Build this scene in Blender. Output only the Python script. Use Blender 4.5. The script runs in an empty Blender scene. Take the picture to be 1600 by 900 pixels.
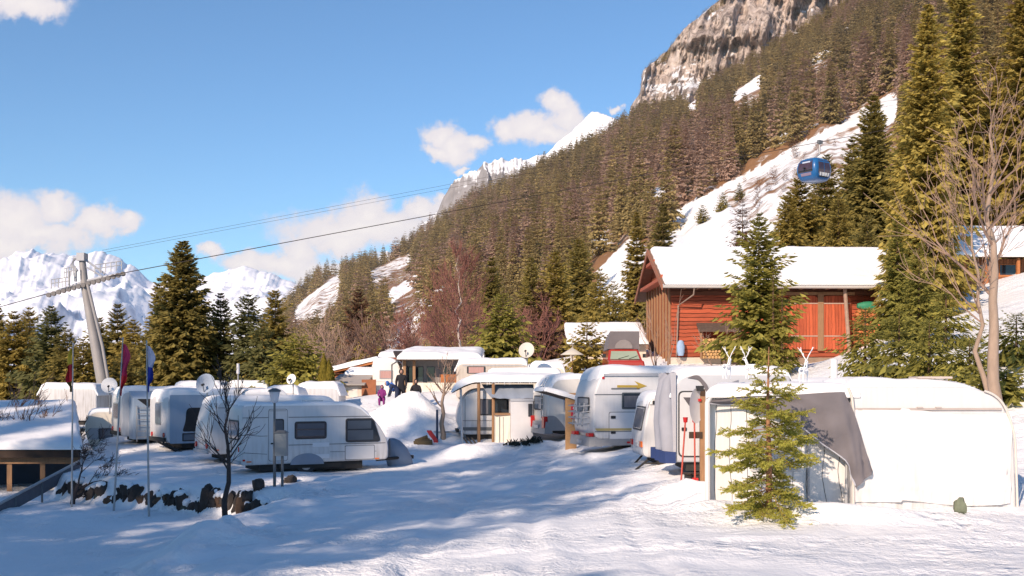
import bpy, math, random
import numpy as np
from mathutils import Vector, Matrix

# ------------------------------------------------------------------ basics
F = 1715.0          # focal length in photo pixels (1600 wide)
CZ = 2.4            # eye height over the main snow yard
HOR = 600.0         # horizon row
SC = bpy.context.scene
COL = SC.collection
R = math.radians
SUN_EL, SUN_AZ = 28.0, 30.0     # sun behind the camera, to the left

def wx(px, Y): return (px - 800.0) / F * Y
def wz(py, Y): return CZ + (HOR - py) / F * Y

# ------------------------------------------------------------------ numpy noise
def _hash(ix, iy, seed):
    h = (ix.astype(np.int64) * 374761393 + iy.astype(np.int64) * 668265263 + seed * 974711) & 0x7fffffff
    h = ((h ^ (h >> 13)) * 1274126177) & 0x7fffffff
    return ((h ^ (h >> 16)) & 0xffff) / 65535.0
def vnoise(x, y, seed=0):
    x = np.asarray(x, float); y = np.asarray(y, float)
    ix = np.floor(x); iy = np.floor(y); fx = x - ix; fy = y - iy
    fx = fx * fx * fx * (fx * (fx * 6 - 15) + 10); fy = fy * fy * fy * (fy * (fy * 6 - 15) + 10)
    a = _hash(ix, iy, seed); b = _hash(ix + 1, iy, seed); c = _hash(ix, iy + 1, seed); d = _hash(ix + 1, iy + 1, seed)
    return (a + (b - a) * fx + (c - a) * fy + (a - b - c + d) * fx * fy) * 2 - 1
def fbm(x, y, seed=0, o=4, g=.5):
    s = 0; a = 1; t = 0
    for i in range(o):
        s = s + a * vnoise(x, y, seed + i * 17); t += a; a *= g; x = np.asarray(x) * 2.03 + 11.3; y = np.asarray(y) * 2.03 + 5.7
    return s / t
def ridged(x, y, seed=0, o=5):
    s = 0; a = 1; t = 0
    for i in range(o):
        n = 1 - np.abs(vnoise(x, y, seed + i * 13)); s = s + a * n * n; t += a; a *= .5; x = np.asarray(x) * 2.1 + 3.1; y = np.asarray(y) * 2.1 + 7.7
    return s / t
def sstep(a, b, x):
    t = np.clip((np.asarray(x, float) - a) / (b - a), 0, 1); return t * t * (3 - 2 * t)

# ------------------------------------------------------------------ terrain
_cp = []
def cpp(px, py, Y): _cp.append((wx(px, Y), Y, wz(py, Y)))
def cpz(x, y, z): _cp.append((x, y, z))
for a in [(-30, -60, .9), (30, -60, 1.5), (0, 0, .75), (8, 6, .6), (-3, 8, .5), (0, 14, .0), (-4, 14, -.1), (60, -30, 4), (-60, -30, 1), (-60, 10, 0), (-40, 20, -.3),
          (-14, 40, -.4), (-18, 46, -.3), (-30, 45, -.6), (wx(450, 56), 56, 1.0), (wx(300, 55), 55, .4), (wx(100, 60), 60, 0.), (-45, 80, -1),
          (12, 72, 5.2), (20, 72, 6.), (1, 75, 3.4), (-9, 80, 2.2), (60, 60, 17), (60, 20, 9), (20, 10, .9), (16, 18, .6),
          (-60, 100, -3), (-20, 100, 0), (0, 100, 3), (10, 100, 6), (27, 100, 10), (50, 100, 17), (-80, 150, -6), (-30, 150, -2), (0, 150, 3), (15, 150, 8), (40, 150, 18), (80, 150, 30)]:
    cpz(*a)
for a in [(1105, 795, 20.5), (1590, 800, 19.5), (1500, 868, 15.2), (700, 860, 16), (600, 735, 36), (440, 742, 35), (710, 700, 44), (900, 708, 38), (1000, 745, 29), (650, 692, 45),
          (560, 622, 54), (700, 618, 54), (800, 615, 56), (1000, 575, 57), (1300, 564, 57), (1150, 570, 57), (900, 560, 62), (1590, 720, 24), (1550, 640, 28), (1400, 600, 34), (1330, 590, 40),
          (1480, 500, 48), (1600, 455, 50), (1500, 452, 58), (1600, 445, 62)]:
    cpp(*a)
_C = np.array(_cp); _n = len(_C)
def _U(r2): return np.where(r2 > 1e-9, r2 * np.log(r2 + 1e-12), 0)
_S = 50.0
_X = _C[:, :2] / _S
_K = _U(((_X[:, None] - _X[None]) ** 2).sum(-1)) + np.eye(_n) * 2e-4
_A = np.zeros((_n + 3, _n + 3)); _A[:_n, :_n] = _K; _A[:_n, _n] = 1; _A[:_n, _n + 1:] = _X; _A[_n, :_n] = 1; _A[_n + 1:, :_n] = _X.T
_W = np.linalg.solve(_A, np.concatenate([_C[:, 2], np.zeros(3)]))
def tps(x, y):
    x = np.asarray(x, float); y = np.asarray(y, float); sh = x.shape; x = x.ravel() / _S; y = y.ravel() / _S
    out = _W[_n] + _W[_n + 1] * x + _W[_n + 2] * y
    for i in range(_n):
        out += _W[i] * _U((x - _X[i, 0]) ** 2 + (y - _X[i, 1]) ** 2)
    return out.reshape(sh)
_SIL = np.array([(300, 640), (380, 600), (425, 520), (445, 478), (500, 432), (560, 412), (600, 405), (640, 388), (700, 347), (750, 314), (830, 272), (880, 248), (930, 222), (1000, 176),
                 (1070, 162), (1160, 108), (1320, 14), (1400, -30), (1700, -200), (2600, -500)], float)
def hill(x, y):
    u = x / np.maximum(y, 1.0)
    vs = np.interp(u * F + 800, _SIL[:, 0], (HOR - _SIL[:, 1]) / F)
    n = sstep(120, 500, y) * (7 * fbm(x / 90, y / 90, 5) + 9 * fbm(u * 22, y / 400, 8))
    yy = np.minimum(y, 1650)
    return yy * (vs + .038) - 65 + CZ + n - np.maximum(y - 1650, 0) * .35
# lower track on the left: polygon of its upper rim
def low_mask(x, y):
    w = .35 * fbm(x / 2.2, y / 2.2, 31, 3)
    rim_x = -4.9 + .25 * np.sin(y * .5) - (y - 18) * .06
    a = rim_x - x                                  # > 0 on the low side of the bank along the yard
    yr = 30.9 + (-7.2 - x) * .72 + np.maximum(-15.0 - x, 0) * 3.0                   # front line of the retaining row
    b = (yr - y) * .81
    d = np.minimum(a, b * 1.0) + w
    # soft bank along the yard, steeper where the boulders stand
    soft = np.where(b < a, .75, 3.1)
    return np.clip(d / soft, 0, 1)
MOUNDS = [(wx(652, 48.3), 48.3, .95, 1.1, 1.2), (wx(625, 47.2), 47.6, .42, 1.6, 1.3), (wx(590, 49), 48.6, .30, 1.5, 1.2), (wx(690, 47.0), 47.0, .30, 1.0, .9),
          (wx(1072, 23.5), 23.5, .30, .6, .7), (wx(1095, 21.6), 21.6, .28, .5, .5), (wx(1120, 20.6), 20.3, .22, .7, .4), (wx(820, 42), 41.6, .30, 1.6, .6), (wx(760, 43), 42.6, .22, 1.6, .6),
          (wx(900, 38), 35.4, .12, 1.2, .6), (wx(352, 20), 20.2, .16, .3, .3), (wx(300, 19), 19.4, .12, .5, .4), (wx(720, 42), 41.5, .35, .9, .8), (wx(1220, 19), 19.0, .28, .8, .5), (wx(1420, 18), 18.6, .18, 1.8, .5), (wx(1330, 18.6), 18.6, .15, .8, .5),
          (wx(1000, 28.4), 28.6, .12, 1.0, .5), (wx(620, 34), 34.4, .15, 1.5, .5), (wx(500, 32.8), 33.2, .18, 1.8, .5)]
def G(x, y):
    x = np.asarray(x, float); y = np.asarray(y, float)
    cx = np.clip(x, -150, 150); cy = np.clip(y, -70, 150)
    z = tps(cx, cy) - np.maximum(y - 150, 0) * .05
    m = low_mask(x, y) * sstep(60, 46, y)
    m = m * m * (3 - 2 * m)
    z = z + (np.minimum(z, -1.30 - .15 * sstep(-8, -20, x)) - z) * m
    for (mx, my, h, sx, sy) in MOUNDS:
        z = z + h * np.exp(-((x - mx) / sx) ** 2 - ((y - my) / sy) ** 2)
    near = sstep(75, 50, y)
    rough = .25 + 1.3 * sstep(-.15, .35, fbm(x / 3.5, y / 4.5, 14, 3))
    z = z + near * (.07 * fbm(x / 1.9, y / 2.1, 3, 3) + .03 * rough * fbm(x / .55, y / .6, 4, 3) + .09 * fbm(x / 5, y / 7, 9, 2))
    crumb = near * (np.exp(-((x + 5.0) / 1.1) ** 2) * (y < 31) + np.exp(-((x - wx(650, 48)) / 4.0) ** 2 - ((y - 47.5) / 2.6) ** 2) + .8 * np.exp(-((x - 3.6) / 1.2) ** 2 - ((y - 23.5) / 4.5) ** 2))
    z = z + crumb * (.22 * (ridged(x / .9, y / .9, 51, 3) - .45) + .26 * fbm(x / 1.1, y / 1.0, 52, 3))
    for xc, w_, dp in ((-1.6 + .055 * (y - 12) + .25 * np.sin(y / 6), .17, .07), (-.05 + .055 * (y - 12) + .25 * np.sin(y / 6), .17, .07), (2.0 + .02 * (y - 12) + .2 * np.sin(y / 4 + 1), .13, .05), (-3.4 + .07 * (y - 12) + .3 * np.sin(y / 5 + 2), .13, .05)):
        z = z + near * dp * (-np.exp(-((x - xc) / w_) ** 2) + .55 * np.exp(-((np.abs(x - xc) - w_ * 2.1) / w_) ** 2)) * (.6 + .8 * fbm(x / .6, y / .7, 83, 2))
    for yc, w_, dp in ((15.4 + .10 * x + .25 * np.sin(x / 3), .13, .055), (15.9 + .10 * x + .25 * np.sin(x / 3), .13, .055), (18.2 - .06 * x + .3 * np.sin(x / 2.4), .16, .05)):
        z = z + near * (x > -4.6) * dp * .55 * (-np.exp(-((y - yc) / w_) ** 2) + .5 * np.exp(-((np.abs(y - yc) - w_ * 2) / w_) ** 2)) * (.6 + .8 * fbm(x / .6, y / .7, 84, 2))
    # boot prints in wandering chains
    cx_, cy_ = np.floor(x / .42), np.floor(y / .62); hx, hy = _hash(cx_, cy_, 5), _hash(cx_, cy_, 6); dd = ((x - (cx_ + .3 + .4 * hx) * .42) / .11) ** 2 + ((y - (cy_ + .3 + .4 * hy) * .62) / .17) ** 2
    z = z - near * (y < 46) * .04 * np.exp(-dd ** 1.5) * sstep(.0, .35, fbm(x / 2.6, y / 4, 91, 2))
    # trodden / wheel lanes through the yard
    lane = np.exp(-((x - (-1.2 + .045 * (y - 14))) / 1.1) ** 2) + np.exp(-((x - (1.0 + .02 * (y - 14))) / .6) ** 2)
    z = z - near * .035 * lane * (1 + .8 * fbm(x / .4, y / .9, 77, 2))
    k = 6 * sstep(80, 200, y)
    h = hill(x, y)
    zz = .5 * (z + h + np.sqrt((z - h) ** 2 + k * k))
    return np.where(y > 80, zz, z)
def g(x, y): return float(G(np.array([x]), np.array([y]))[0])
def at(px, Y, dz=0.0):
    x = wx(px, Y); return Vector((x, Y, g(x, Y) + dz))

# ------------------------------------------------------------------ materials
MATS = {}
def _nm(name):
    m = bpy.data.materials.new(name); m.use_nodes = True; nt = m.node_tree
    return m, nt, nt.nodes['Principled BSDF']
def mat(name, c, rough=.6, var=.15, scale=6.0, metal=0.0, bump=0.0, spec=.4, coat=0.0, stretch=(1, 1, 1)):
    if name in MATS: return MATS[name]
    m, nt, b = _nm(name)
    tc = nt.nodes.new('ShaderNodeTexCoord'); mp = nt.nodes.new('ShaderNodeMapping'); mp.inputs['Scale'].default_value = stretch
    no = nt.nodes.new('ShaderNodeTexNoise'); no.inputs['Scale'].default_value = scale; no.inputs['Detail'].default_value = 5
    nt.links.new(tc.outputs['Object'], mp.inputs['Vector']); nt.links.new(mp.outputs['Vector'], no.inputs['Vector'])
    mx = nt.nodes.new('ShaderNodeMix'); mx.data_type = 'RGBA'
    lo = [max(0, v * (1 - var)) for v in c]; hi = [min(1, v * (1 + var * .7)) for v in c]
    mx.inputs['A'].default_value = (*lo, 1); mx.inputs['B'].default_value = (*hi, 1)
    nt.links.new(no.outputs['Fac'], mx.inputs['Factor']); nt.links.new(mx.outputs['Result'], b.inputs['Base Color'])
    b.inputs['Roughness'].default_value = rough; b.inputs['Metallic'].default_value = metal
    b.inputs['Specular IOR Level'].default_value = spec; b.inputs['Coat Weight'].default_value = coat
    if bump:
        bp = nt.nodes.new('ShaderNodeBump'); bp.inputs['Strength'].default_value = bump; bp.inputs['Distance'].default_value = .02
        nt.links.new(no.outputs['Fac'], bp.inputs['Height']); nt.links.new(bp.outputs['Normal'], b.inputs['Normal'])
    MATS[name] = m; return m
def paint(name, c, dirt=.5, panel=None):
    """weathered painted sheet: streaky grime that thickens toward the bottom"""
    if name in MATS: return MATS[name]
    m, nt, b = _nm(name); N = nt.nodes.new; L = nt.links.new
    tc = N('ShaderNodeTexCoord'); mp = N('ShaderNodeMapping'); mp.inputs['Scale'].default_value = (5, 5, .7)
    n1 = N('ShaderNodeTexNoise'); n1.inputs['Scale'].default_value = 2; n1.inputs['Detail'].default_value = 6
    L(tc.outputs['Object'], mp.inputs['Vector']); L(mp.outputs['Vector'], n1.inputs['Vector'])
    n2 = N('ShaderNodeTexNoise'); n2.inputs['Scale'].default_value = 1.3; n2.inputs['Detail'].default_value = 4
    L(tc.outputs['Object'], n2.inputs['Vector'])
    sp = N('ShaderNodeSeparateXYZ'); L(tc.outputs['Object'], sp.inputs[0])
    low = N('ShaderNodeMapRange'); low.inputs['From Min'].default_value = 1.3; low.inputs['From Max'].default_value = .2; low.inputs['To Min'].default_value = .25; low.inputs['To Max'].default_value = 1
    L(sp.outputs['Z'], low.inputs['Value'])
    r = N('ShaderNodeMapRange'); r.inputs['From Min'].default_value = .42; r.inputs['From Max'].default_value = .75; L(n1.outputs['Fac'], r.inputs['Value'])
    mu = N('ShaderNodeMath'); mu.operation = 'MULTIPLY'; L(r.outputs['Result'], mu.inputs[0]); L(low.outputs['Result'], mu.inputs[1])
    mu2 = N('ShaderNodeMath'); mu2.operation = 'MULTIPLY'; mu2.inputs[1].default_value = dirt; L(mu.outputs[0], mu2.inputs[0])
    mx = N('ShaderNodeMix'); mx.data_type = 'RGBA'; mx.inputs['A'].default_value = (*c, 1); mx.inputs['B'].default_value = (c[0] * .5, c[1] * .46, c[2] * .4, 1)
    L(mu2.outputs[0], mx.inputs['Factor']); L(mx.outputs['Result'], b.inputs['Base Color'])
    b.inputs['Roughness'].default_value = .38
    bp = N('ShaderNodeBump'); bp.inputs['Strength'].default_value = .12; bp.inputs['Distance'].default_value = .03
    L(n2.outputs['Fac'], bp.inputs['Height']); L(bp.outputs['Normal'], b.inputs['Normal'])
    MATS[name] = m; return m
def planks(name, c1, c2, axis='Z', pitch=.16, rough=.8, gap=.08, var=.8):
    """boards: bands along one axis with tone from board to board and fine grain"""
    if name in MATS: return MATS[name]
    m, nt, b = _nm(name); N = nt.nodes.new; L = nt.links.new
    tc = N('ShaderNodeTexCoord'); sp = N('ShaderNodeSeparateXYZ'); L(tc.outputs['Object'], sp.inputs[0])
    dv = N('ShaderNodeMath'); dv.operation = 'DIVIDE'; dv.inputs[1].default_value = pitch
    if axis == 'XY':
        ad = N('ShaderNodeMath'); ad.operation = 'ADD'; L(sp.outputs['X'], ad.inputs[0]); L(sp.outputs['Y'], ad.inputs[1]); L(ad.outputs[0], dv.inputs[0])
    else: L(sp.outputs[axis], dv.inputs[0])
    wob = N('ShaderNodeTexNoise'); wob.inputs['Scale'].default_value = .9; wob.inputs['Detail'].default_value = 2; L(tc.outputs['Object'], wob.inputs['Vector'])
    dw = N('ShaderNodeMath'); dw.operation = 'MULTIPLY_ADD'; dw.inputs[1].default_value = .9; L(wob.outputs['Fac'], dw.inputs[0]); L(dv.outputs[0], dw.inputs[2]); dv = dw
    fl = N('ShaderNodeMath'); fl.operation = 'FLOOR'; L(dv.outputs[0], fl.inputs[0])
    fr = N('ShaderNodeMath'); fr.operation = 'FRACT'; L(dv.outputs[0], fr.inputs[0])
    wn = N('ShaderNodeTexWhiteNoise'); wn.noise_dimensions = '1D'; L(fl.outputs[0], wn.inputs['W'])
    mp = N('ShaderNodeMapping'); mp.inputs['Scale'].default_value = (.7, .7, 9) if axis == 'Z' else (9, 9, .7)
    no = N('ShaderNodeTexNoise'); no.inputs['Scale'].default_value = 2.2; no.inputs['Detail'].default_value = 6
    L(tc.outputs['Object'], mp.inputs[0]); L(mp.outputs[0], no.inputs['Vector'])
    av = N('ShaderNodeMath'); av.operation = 'MULTIPLY_ADD'; av.inputs[1].default_value = .45; L(wn.outputs['Value'], av.inputs[0])
    hf = N('ShaderNodeMath'); hf.operation = 'MULTIPLY'; hf.inputs[1].default_value = 1.0; hf.use_clamp = True; L(no.outputs['Fac'], hf.inputs[0]); L(hf.outputs[0], av.inputs[2])
    mx = N('ShaderNodeMix'); mx.data_type = 'RGBA'; mx.inputs['A'].default_value = (*c1, 1); mx.inputs['B'].default_value = (*c2, 1); L(av.outputs[0], mx.inputs['Factor'])
    gp = N('ShaderNodeMath'); gp.operation = 'GREATER_THAN'; gp.inputs[1].default_value = gap; L(fr.outputs[0], gp.inputs[0])
    m2 = N('ShaderNodeMix'); m2.data_type = 'RGBA'; m2.inputs['A'].default_value = (c1[0] * .25, c1[1] * .25, c1[2] * .25, 1); L(mx.outputs['Result'], m2.inputs['B']); L(gp.outputs[0], m2.inputs['Factor'])
    L(m2.outputs['Result'], b.inputs['Base Color']); b.inputs['Roughness'].default_value = rough; b.inputs['Specular IOR Level'].default_value = .2
    bp = N('ShaderNodeBump'); bp.inputs['Strength'].default_value = .5; bp.inputs['Distance'].default_value = .03
    L(gp.outputs[0], bp.inputs['Height']); L(bp.outputs['Normal'], b.inputs['Normal'])
    MATS[name] = m; return m
def snow_mat(name='snow', ground=False):
    if name in MATS: return MATS[name]
    m, nt, b = _nm(name); N = nt.nodes.new; L = nt.links.new
    tc = N('ShaderNodeTexCoord'); ge = N('ShaderNodeNewGeometry')
    src = ge.outputs['Position']
    h = None
    for sc, st, det in ((.9, 1.0, 5), (4.5, .38, 5), (16, .24, 5)) if ground else ((1.4, .8, 4), (7, .3, 4)):
        no = N('ShaderNodeTexNoise'); no.inputs['Scale'].default_value = sc; no.inputs['Detail'].default_value = det; L(src, no.inputs['Vector'])
        mu = N('ShaderNodeMath'); mu.operation = 'MULTIPLY'; mu.inputs[1].default_value = st; L(no.outputs['Fac'], mu.inputs[0])
        if h is None: h = mu.outputs[0]
        else:
            ad = N('ShaderNodeMath'); ad.operation = 'ADD'; L(h, ad.inputs[0]); L(mu.outputs[0], ad.inputs[1]); h = ad.outputs[0]
    if ground:      # footprints and crumbs
        vo = N('ShaderNodeTexVoronoi'); vo.inputs['Scale'].default_value = 2.6; vo.inputs['Randomness'].default_value = 1; L(src, vo.inputs['Vector'])
        mr = N('ShaderNodeMapRange'); mr.inputs['From Min'].default_value = .08; mr.inputs['From Max'].default_value = .36; mr.inputs['To Max'].default_value = .30; L(vo.outputs['Distance'], mr.inputs['Value'])
        pn = N('ShaderNodeTexNoise'); pn.inputs['Scale'].default_value = .35; L(src, pn.inputs['Vector'])
        pr = N('ShaderNodeMapRange'); pr.inputs['From Min'].default_value = .42; pr.inputs['From Max'].default_value = .62; L(pn.outputs['Fac'], pr.inputs['Value'])
        mm = N('ShaderNodeMath'); mm.operation = 'MULTIPLY'; L(mr.outputs['Result'], mm.inputs[0]); L(pr.outputs['Result'], mm.inputs[1])
        ad = N('ShaderNodeMath'); ad.operation = 'ADD'; L(h, ad.inputs[0]); L(mm.outputs[0], ad.inputs[1]); h = ad.outputs[0]
    bp = N('ShaderNodeBump'); bp.inputs['Strength'].default_value = .85 if ground else .5; bp.inputs['Distance'].default_value = .22 if ground else .08
    if ground:
        rn_ = N('ShaderNodeTexNoise'); rn_.inputs['Scale'].default_value = .28; rn_.inputs['Detail'].default_value = 3; L(src, rn_.inputs['Vector'])
        rm = N('ShaderNodeMapRange'); rm.inputs['From Min'].default_value = .40; rm.inputs['From Max'].default_value = .62; rm.inputs['To Min'].default_value = .28; rm.inputs['To Max'].default_value = 1.0; L(rn_.outputs['Fac'], rm.inputs['Value']); L(rm.outputs['Result'], bp.inputs['Strength'])
    L(h, bp.inputs['Height']); L(bp.outputs['Normal'], b.inputs['Normal'])
    cn = N('ShaderNodeTexNoise'); cn.inputs['Scale'].default_value = .8; cn.inputs['Detail'].default_value = 6; L(src, cn.inputs['Vector'])
    mx = N('ShaderNodeMix'); mx.data_type = 'RGBA'; mx.inputs['A'].default_value = (.78, .785, .80, 1); mx.inputs['B'].default_value = (.90, .90, .905, 1); L(cn.outputs['Fac'], mx.inputs['Factor'])
    col = mx.outputs['Result']
    if ground:
        at_ = N('ShaderNodeAttribute'); at_.attribute_name = 'bare'
        gn = N('ShaderNodeTexNoise'); gn.inputs['Scale'].default_value = .09; gn.inputs['Detail'].default_value = 7; gn.inputs['Roughness'].default_value = .65; L(src, gn.inputs['Vector'])
        gr = N('ShaderNodeMix'); gr.data_type = 'RGBA'; gr.inputs['A'].default_value = (.10, .055, .03, 1); gr.inputs['B'].default_value = (.36, .19, .09, 1); L(gn.outputs['Fac'], gr.inputs['Factor'])
        ad = N('ShaderNodeMath'); ad.operation = 'ADD'; L(at_.outputs['Fac'], ad.inputs[0]); L(gn.outputs['Fac'], ad.inputs[1])
        rr = N('ShaderNodeMapRange'); rr.inputs['From Min'].default_value = .95; rr.inputs['From Max'].default_value = 1.10; L(ad.outputs[0], rr.inputs['Value'])
        m2 = N('ShaderNodeMix'); m2.data_type = 'RGBA'; L(rr.outputs['Result'], m2.inputs['Factor']); L(col, m2.inputs['A']); L(gr.outputs['Result'], m2.inputs['B']); col = m2.outputs['Result']
    L(col, b.inputs['Base Color']); b.inputs['Roughness'].default_value = .65; b.inputs['Specular IOR Level'].default_value = .25
    MATS[name] = m; return m
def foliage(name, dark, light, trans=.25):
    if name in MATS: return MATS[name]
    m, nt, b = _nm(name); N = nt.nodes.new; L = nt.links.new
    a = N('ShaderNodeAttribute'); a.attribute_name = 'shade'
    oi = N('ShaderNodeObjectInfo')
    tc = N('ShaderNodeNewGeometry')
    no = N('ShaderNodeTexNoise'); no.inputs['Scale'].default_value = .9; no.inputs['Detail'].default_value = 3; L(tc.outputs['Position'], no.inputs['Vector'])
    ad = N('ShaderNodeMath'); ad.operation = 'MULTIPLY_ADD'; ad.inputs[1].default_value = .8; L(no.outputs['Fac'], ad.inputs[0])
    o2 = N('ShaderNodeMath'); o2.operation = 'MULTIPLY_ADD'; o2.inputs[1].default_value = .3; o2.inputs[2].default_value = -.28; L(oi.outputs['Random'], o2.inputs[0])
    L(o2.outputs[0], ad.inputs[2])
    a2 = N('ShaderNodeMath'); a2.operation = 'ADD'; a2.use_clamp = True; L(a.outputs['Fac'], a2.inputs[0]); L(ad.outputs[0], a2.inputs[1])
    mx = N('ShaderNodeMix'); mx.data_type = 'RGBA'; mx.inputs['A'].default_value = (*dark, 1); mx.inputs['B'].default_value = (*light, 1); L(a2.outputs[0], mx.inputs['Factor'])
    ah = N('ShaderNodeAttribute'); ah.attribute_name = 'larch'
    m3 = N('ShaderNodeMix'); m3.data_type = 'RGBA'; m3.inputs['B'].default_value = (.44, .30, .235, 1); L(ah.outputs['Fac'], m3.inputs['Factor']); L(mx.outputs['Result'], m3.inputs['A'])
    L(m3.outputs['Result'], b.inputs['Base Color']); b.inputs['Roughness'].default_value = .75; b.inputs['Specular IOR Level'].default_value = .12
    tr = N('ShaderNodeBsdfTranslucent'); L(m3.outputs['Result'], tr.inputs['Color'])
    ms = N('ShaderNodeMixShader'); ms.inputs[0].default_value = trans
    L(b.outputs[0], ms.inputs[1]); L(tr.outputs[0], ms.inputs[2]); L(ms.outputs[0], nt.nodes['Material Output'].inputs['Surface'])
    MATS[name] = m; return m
def glass(name, c, rough=.08, var=.4):
    if name in MATS: return MATS[name]
    m, nt, b = _nm(name); N = nt.nodes.new; L = nt.links.new
    tc = N('ShaderNodeTexCoord'); no = N('ShaderNodeTexNoise'); no.inputs['Scale'].default_value = 2.2; L(tc.outputs['Object'], no.inputs['Vector'])
    mx = N('ShaderNodeMix'); mx.data_type = 'RGBA'; mx.inputs['A'].default_value = (*[v * (1 - var) for v in c], 1); mx.inputs['B'].default_value = (*[v * (1 + var) for v in c], 1)
    L(no.outputs['Fac'], mx.inputs['Factor']); L(mx.outputs['Result'], b.inputs['Base Color']); b.inputs['Roughness'].default_value = rough; b.inputs['Specular IOR Level'].default_value = .6
    MATS[name] = m; return m

SNOW = snow_mat(); GSNOW = snow_mat('ground_snow', True)
WHITE = paint('white_gelcoat', (.60, .595, .60), .6); CREAM = paint('cream_gelcoat', (.72, .66, .56), .5); TARP = paint('white_tarpaulin', (.70, .675, .66), .4)
GREYP = paint('grey_panel', (.40, .41, .44), .4); BLUEP = paint('blue_grey_panel', (.30, .38, .48), .35)
DARK = mat('black_plastic', (.02, .02, .022), .5); CHAS = mat('dark_chassis', (.03, .028, .027), .8)
RUB = mat('rubber_seal', (.035, .035, .04), .6); TRIM = mat('alu_trim', (.42, .42, .43), .35, metal=.6)
GLASS = glass('window_glass', (.018, .028, .042)); GLASS2 = glass('pale_glass', (.14, .17, .21)); BLIND = mat('window_blind', (.055, .075, .105), .3, .3, 3, spec=.6)
CURT = mat('pink_curtain', (.45, .27, .25), .8, .35, 4, stretch=(9, 9, .4)); CURTG = mat('grey_curtain', (.13, .13, .15), .7, .6, 5, stretch=(8, 8, .5))
RED = mat('red_lens', (.45, .02, .02), .25); ORANGE = mat('orange_lens', (.7, .16, .03), .3)
GREYF = mat('grey_fabric', (.155, .14, .15), .85, .25, 3, bump=.3); BGF = mat('blue_grey_fabric', (.24, .28, .35), .8, .25, 2, bump=.3); LGF = mat('light_grey_fabric', (.40, .40, .44), .8, .2, 3, bump=.3)
NAVY = mat('navy_fabric', (.025, .05, .16), .8); BUMP = mat('grey_bumper', (.24, .25, .27), .5)
TIM = mat('raw_timber', (.30, .17, .09), .8, .4, 5, bump=.3, stretch=(6, 6, .6)); DTIM = mat('dark_timber', (.05, .03, .02), .8, .4, 5, bump=.3)
LTIM = mat('pale_plywood', (.46, .27, .13), .75, .3, 4, stretch=(1, 1, 5)); OTIM = mat('orange_timber', (.42, .15, .05), .75, .35, 4, stretch=(1, 1, 6))
STEEL = mat('galvanised_steel', (.40, .40, .40), .5, .25, 2, metal=.35); GREYM = mat('grey_paint_metal', (.12, .13, .14), .5); PYLON = mat('pylon_steel', (.30, .285, .28), .55, .2, 1.2, metal=.1)
BARK = mat('spruce_bark', (.13, .075, .045), .9, .4, 14, bump=.6); BARKR = mat('young_bark', (.34, .17, .09), .85, .35, 18, bump=.5); BARKG = mat('grey_bark', (.34, .25, .19), .9, .35, 9, bump=.6, stretch=(1, 1, .35))
TWIG = mat('brown_twigs', (.17, .10, .075), .9, .4, 4); TWIGR = mat('reddish_twigs', (.22, .095, .075), .9, .4, 3); TWIGP = mat('pale_twigs', (.30, .20, .15), .9, .4, 3); TWIGD = mat('dark_twigs', (.055, .042, .04), .9, .4, 4)
BIRCH = mat('birch_bark', (.55, .47, .42), .8, .35, 9, stretch=(1, 1, 3)); WIRE = mat('white_wire', (.78, .78, .80), .4, .05)
ROCK = mat('dark_boulder', (.055, .045, .04), .9, .8, 3, bump=.8); ROCKB = mat('brown_boulder', (.13, .075, .045), .9, .6, 3, bump=.8); ROCKG = mat('green_boulder', (.055, .075, .068), .9, .6, 3, bump=.8)
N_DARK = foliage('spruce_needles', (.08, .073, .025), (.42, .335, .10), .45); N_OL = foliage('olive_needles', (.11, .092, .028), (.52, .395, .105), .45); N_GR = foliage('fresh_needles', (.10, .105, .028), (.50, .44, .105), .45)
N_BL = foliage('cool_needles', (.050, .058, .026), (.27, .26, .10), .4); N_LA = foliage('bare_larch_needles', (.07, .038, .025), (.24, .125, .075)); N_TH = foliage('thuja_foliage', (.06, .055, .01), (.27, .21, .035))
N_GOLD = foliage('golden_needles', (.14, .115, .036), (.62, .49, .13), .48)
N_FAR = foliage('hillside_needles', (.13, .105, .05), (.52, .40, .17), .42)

# ------------------------------------------------------------------ objects, names, labels
def tag(o, label=None, cat=None, group=None, kind=None):
    if label: o['label'] = label
    if cat: o['category'] = cat
    if group: o['group'] = group
    if kind: o['kind'] = kind
    return o
def thing(name, loc, label, cat, rz=0, group=None):
    o = bpy.data.objects.new(name, None); COL.objects.link(o); o.location = loc; o.rotation_euler = (0, 0, R(rz)); o.empty_display_size = .2
    return tag(o, label, cat, group)
def link(name, me, parent=None, loc=None):
    o = bpy.data.objects.new(name, me); COL.objects.link(o)
    if parent is not None: o.parent = parent
    if loc is not None: o.location = loc
    return o
def np_mesh(name, V, Fs, mats, attrs=None, smooth=False, midx=None):
    """V (n,3); Fs list of int arrays (m,k)"""
    me = bpy.data.meshes.new(name); V = np.asarray(V, np.float32)
    me.vertices.add(len(V)); me.vertices.foreach_set('co', V.ravel())
    Fs = [np.asarray(f, np.int32) for f in Fs if len(f)]
    tot = sum(f.size for f in Fs); nf = sum(len(f) for f in Fs)
    me.loops.add(tot); me.polygons.add(nf)
    me.loops.foreach_set('vertex_index', np.concatenate([f.ravel() for f in Fs]))
    st = []; p = 0
    for f in Fs:
        st.append(p + np.arange(len(f)) * f.shape[1]); p += f.size
    me.polygons.foreach_set('loop_start', np.concatenate(st).astype(np.int32))
    for m in mats: me.materials.append(m)
    if midx is not None: me.polygons.foreach_set('material_index', np.asarray(midx, np.int32))
    if smooth: me.polygons.foreach_set('use_smooth', np.ones(nf, bool))
    me.update(calc_edges=True); 
    for k, v in (attrs or {}).items():
        a = me.attributes.new(k, 'FLOAT', 'POINT'); a.data.foreach_set('value', np.asarray(v, np.float32))
    me.validate(); return me

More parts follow.
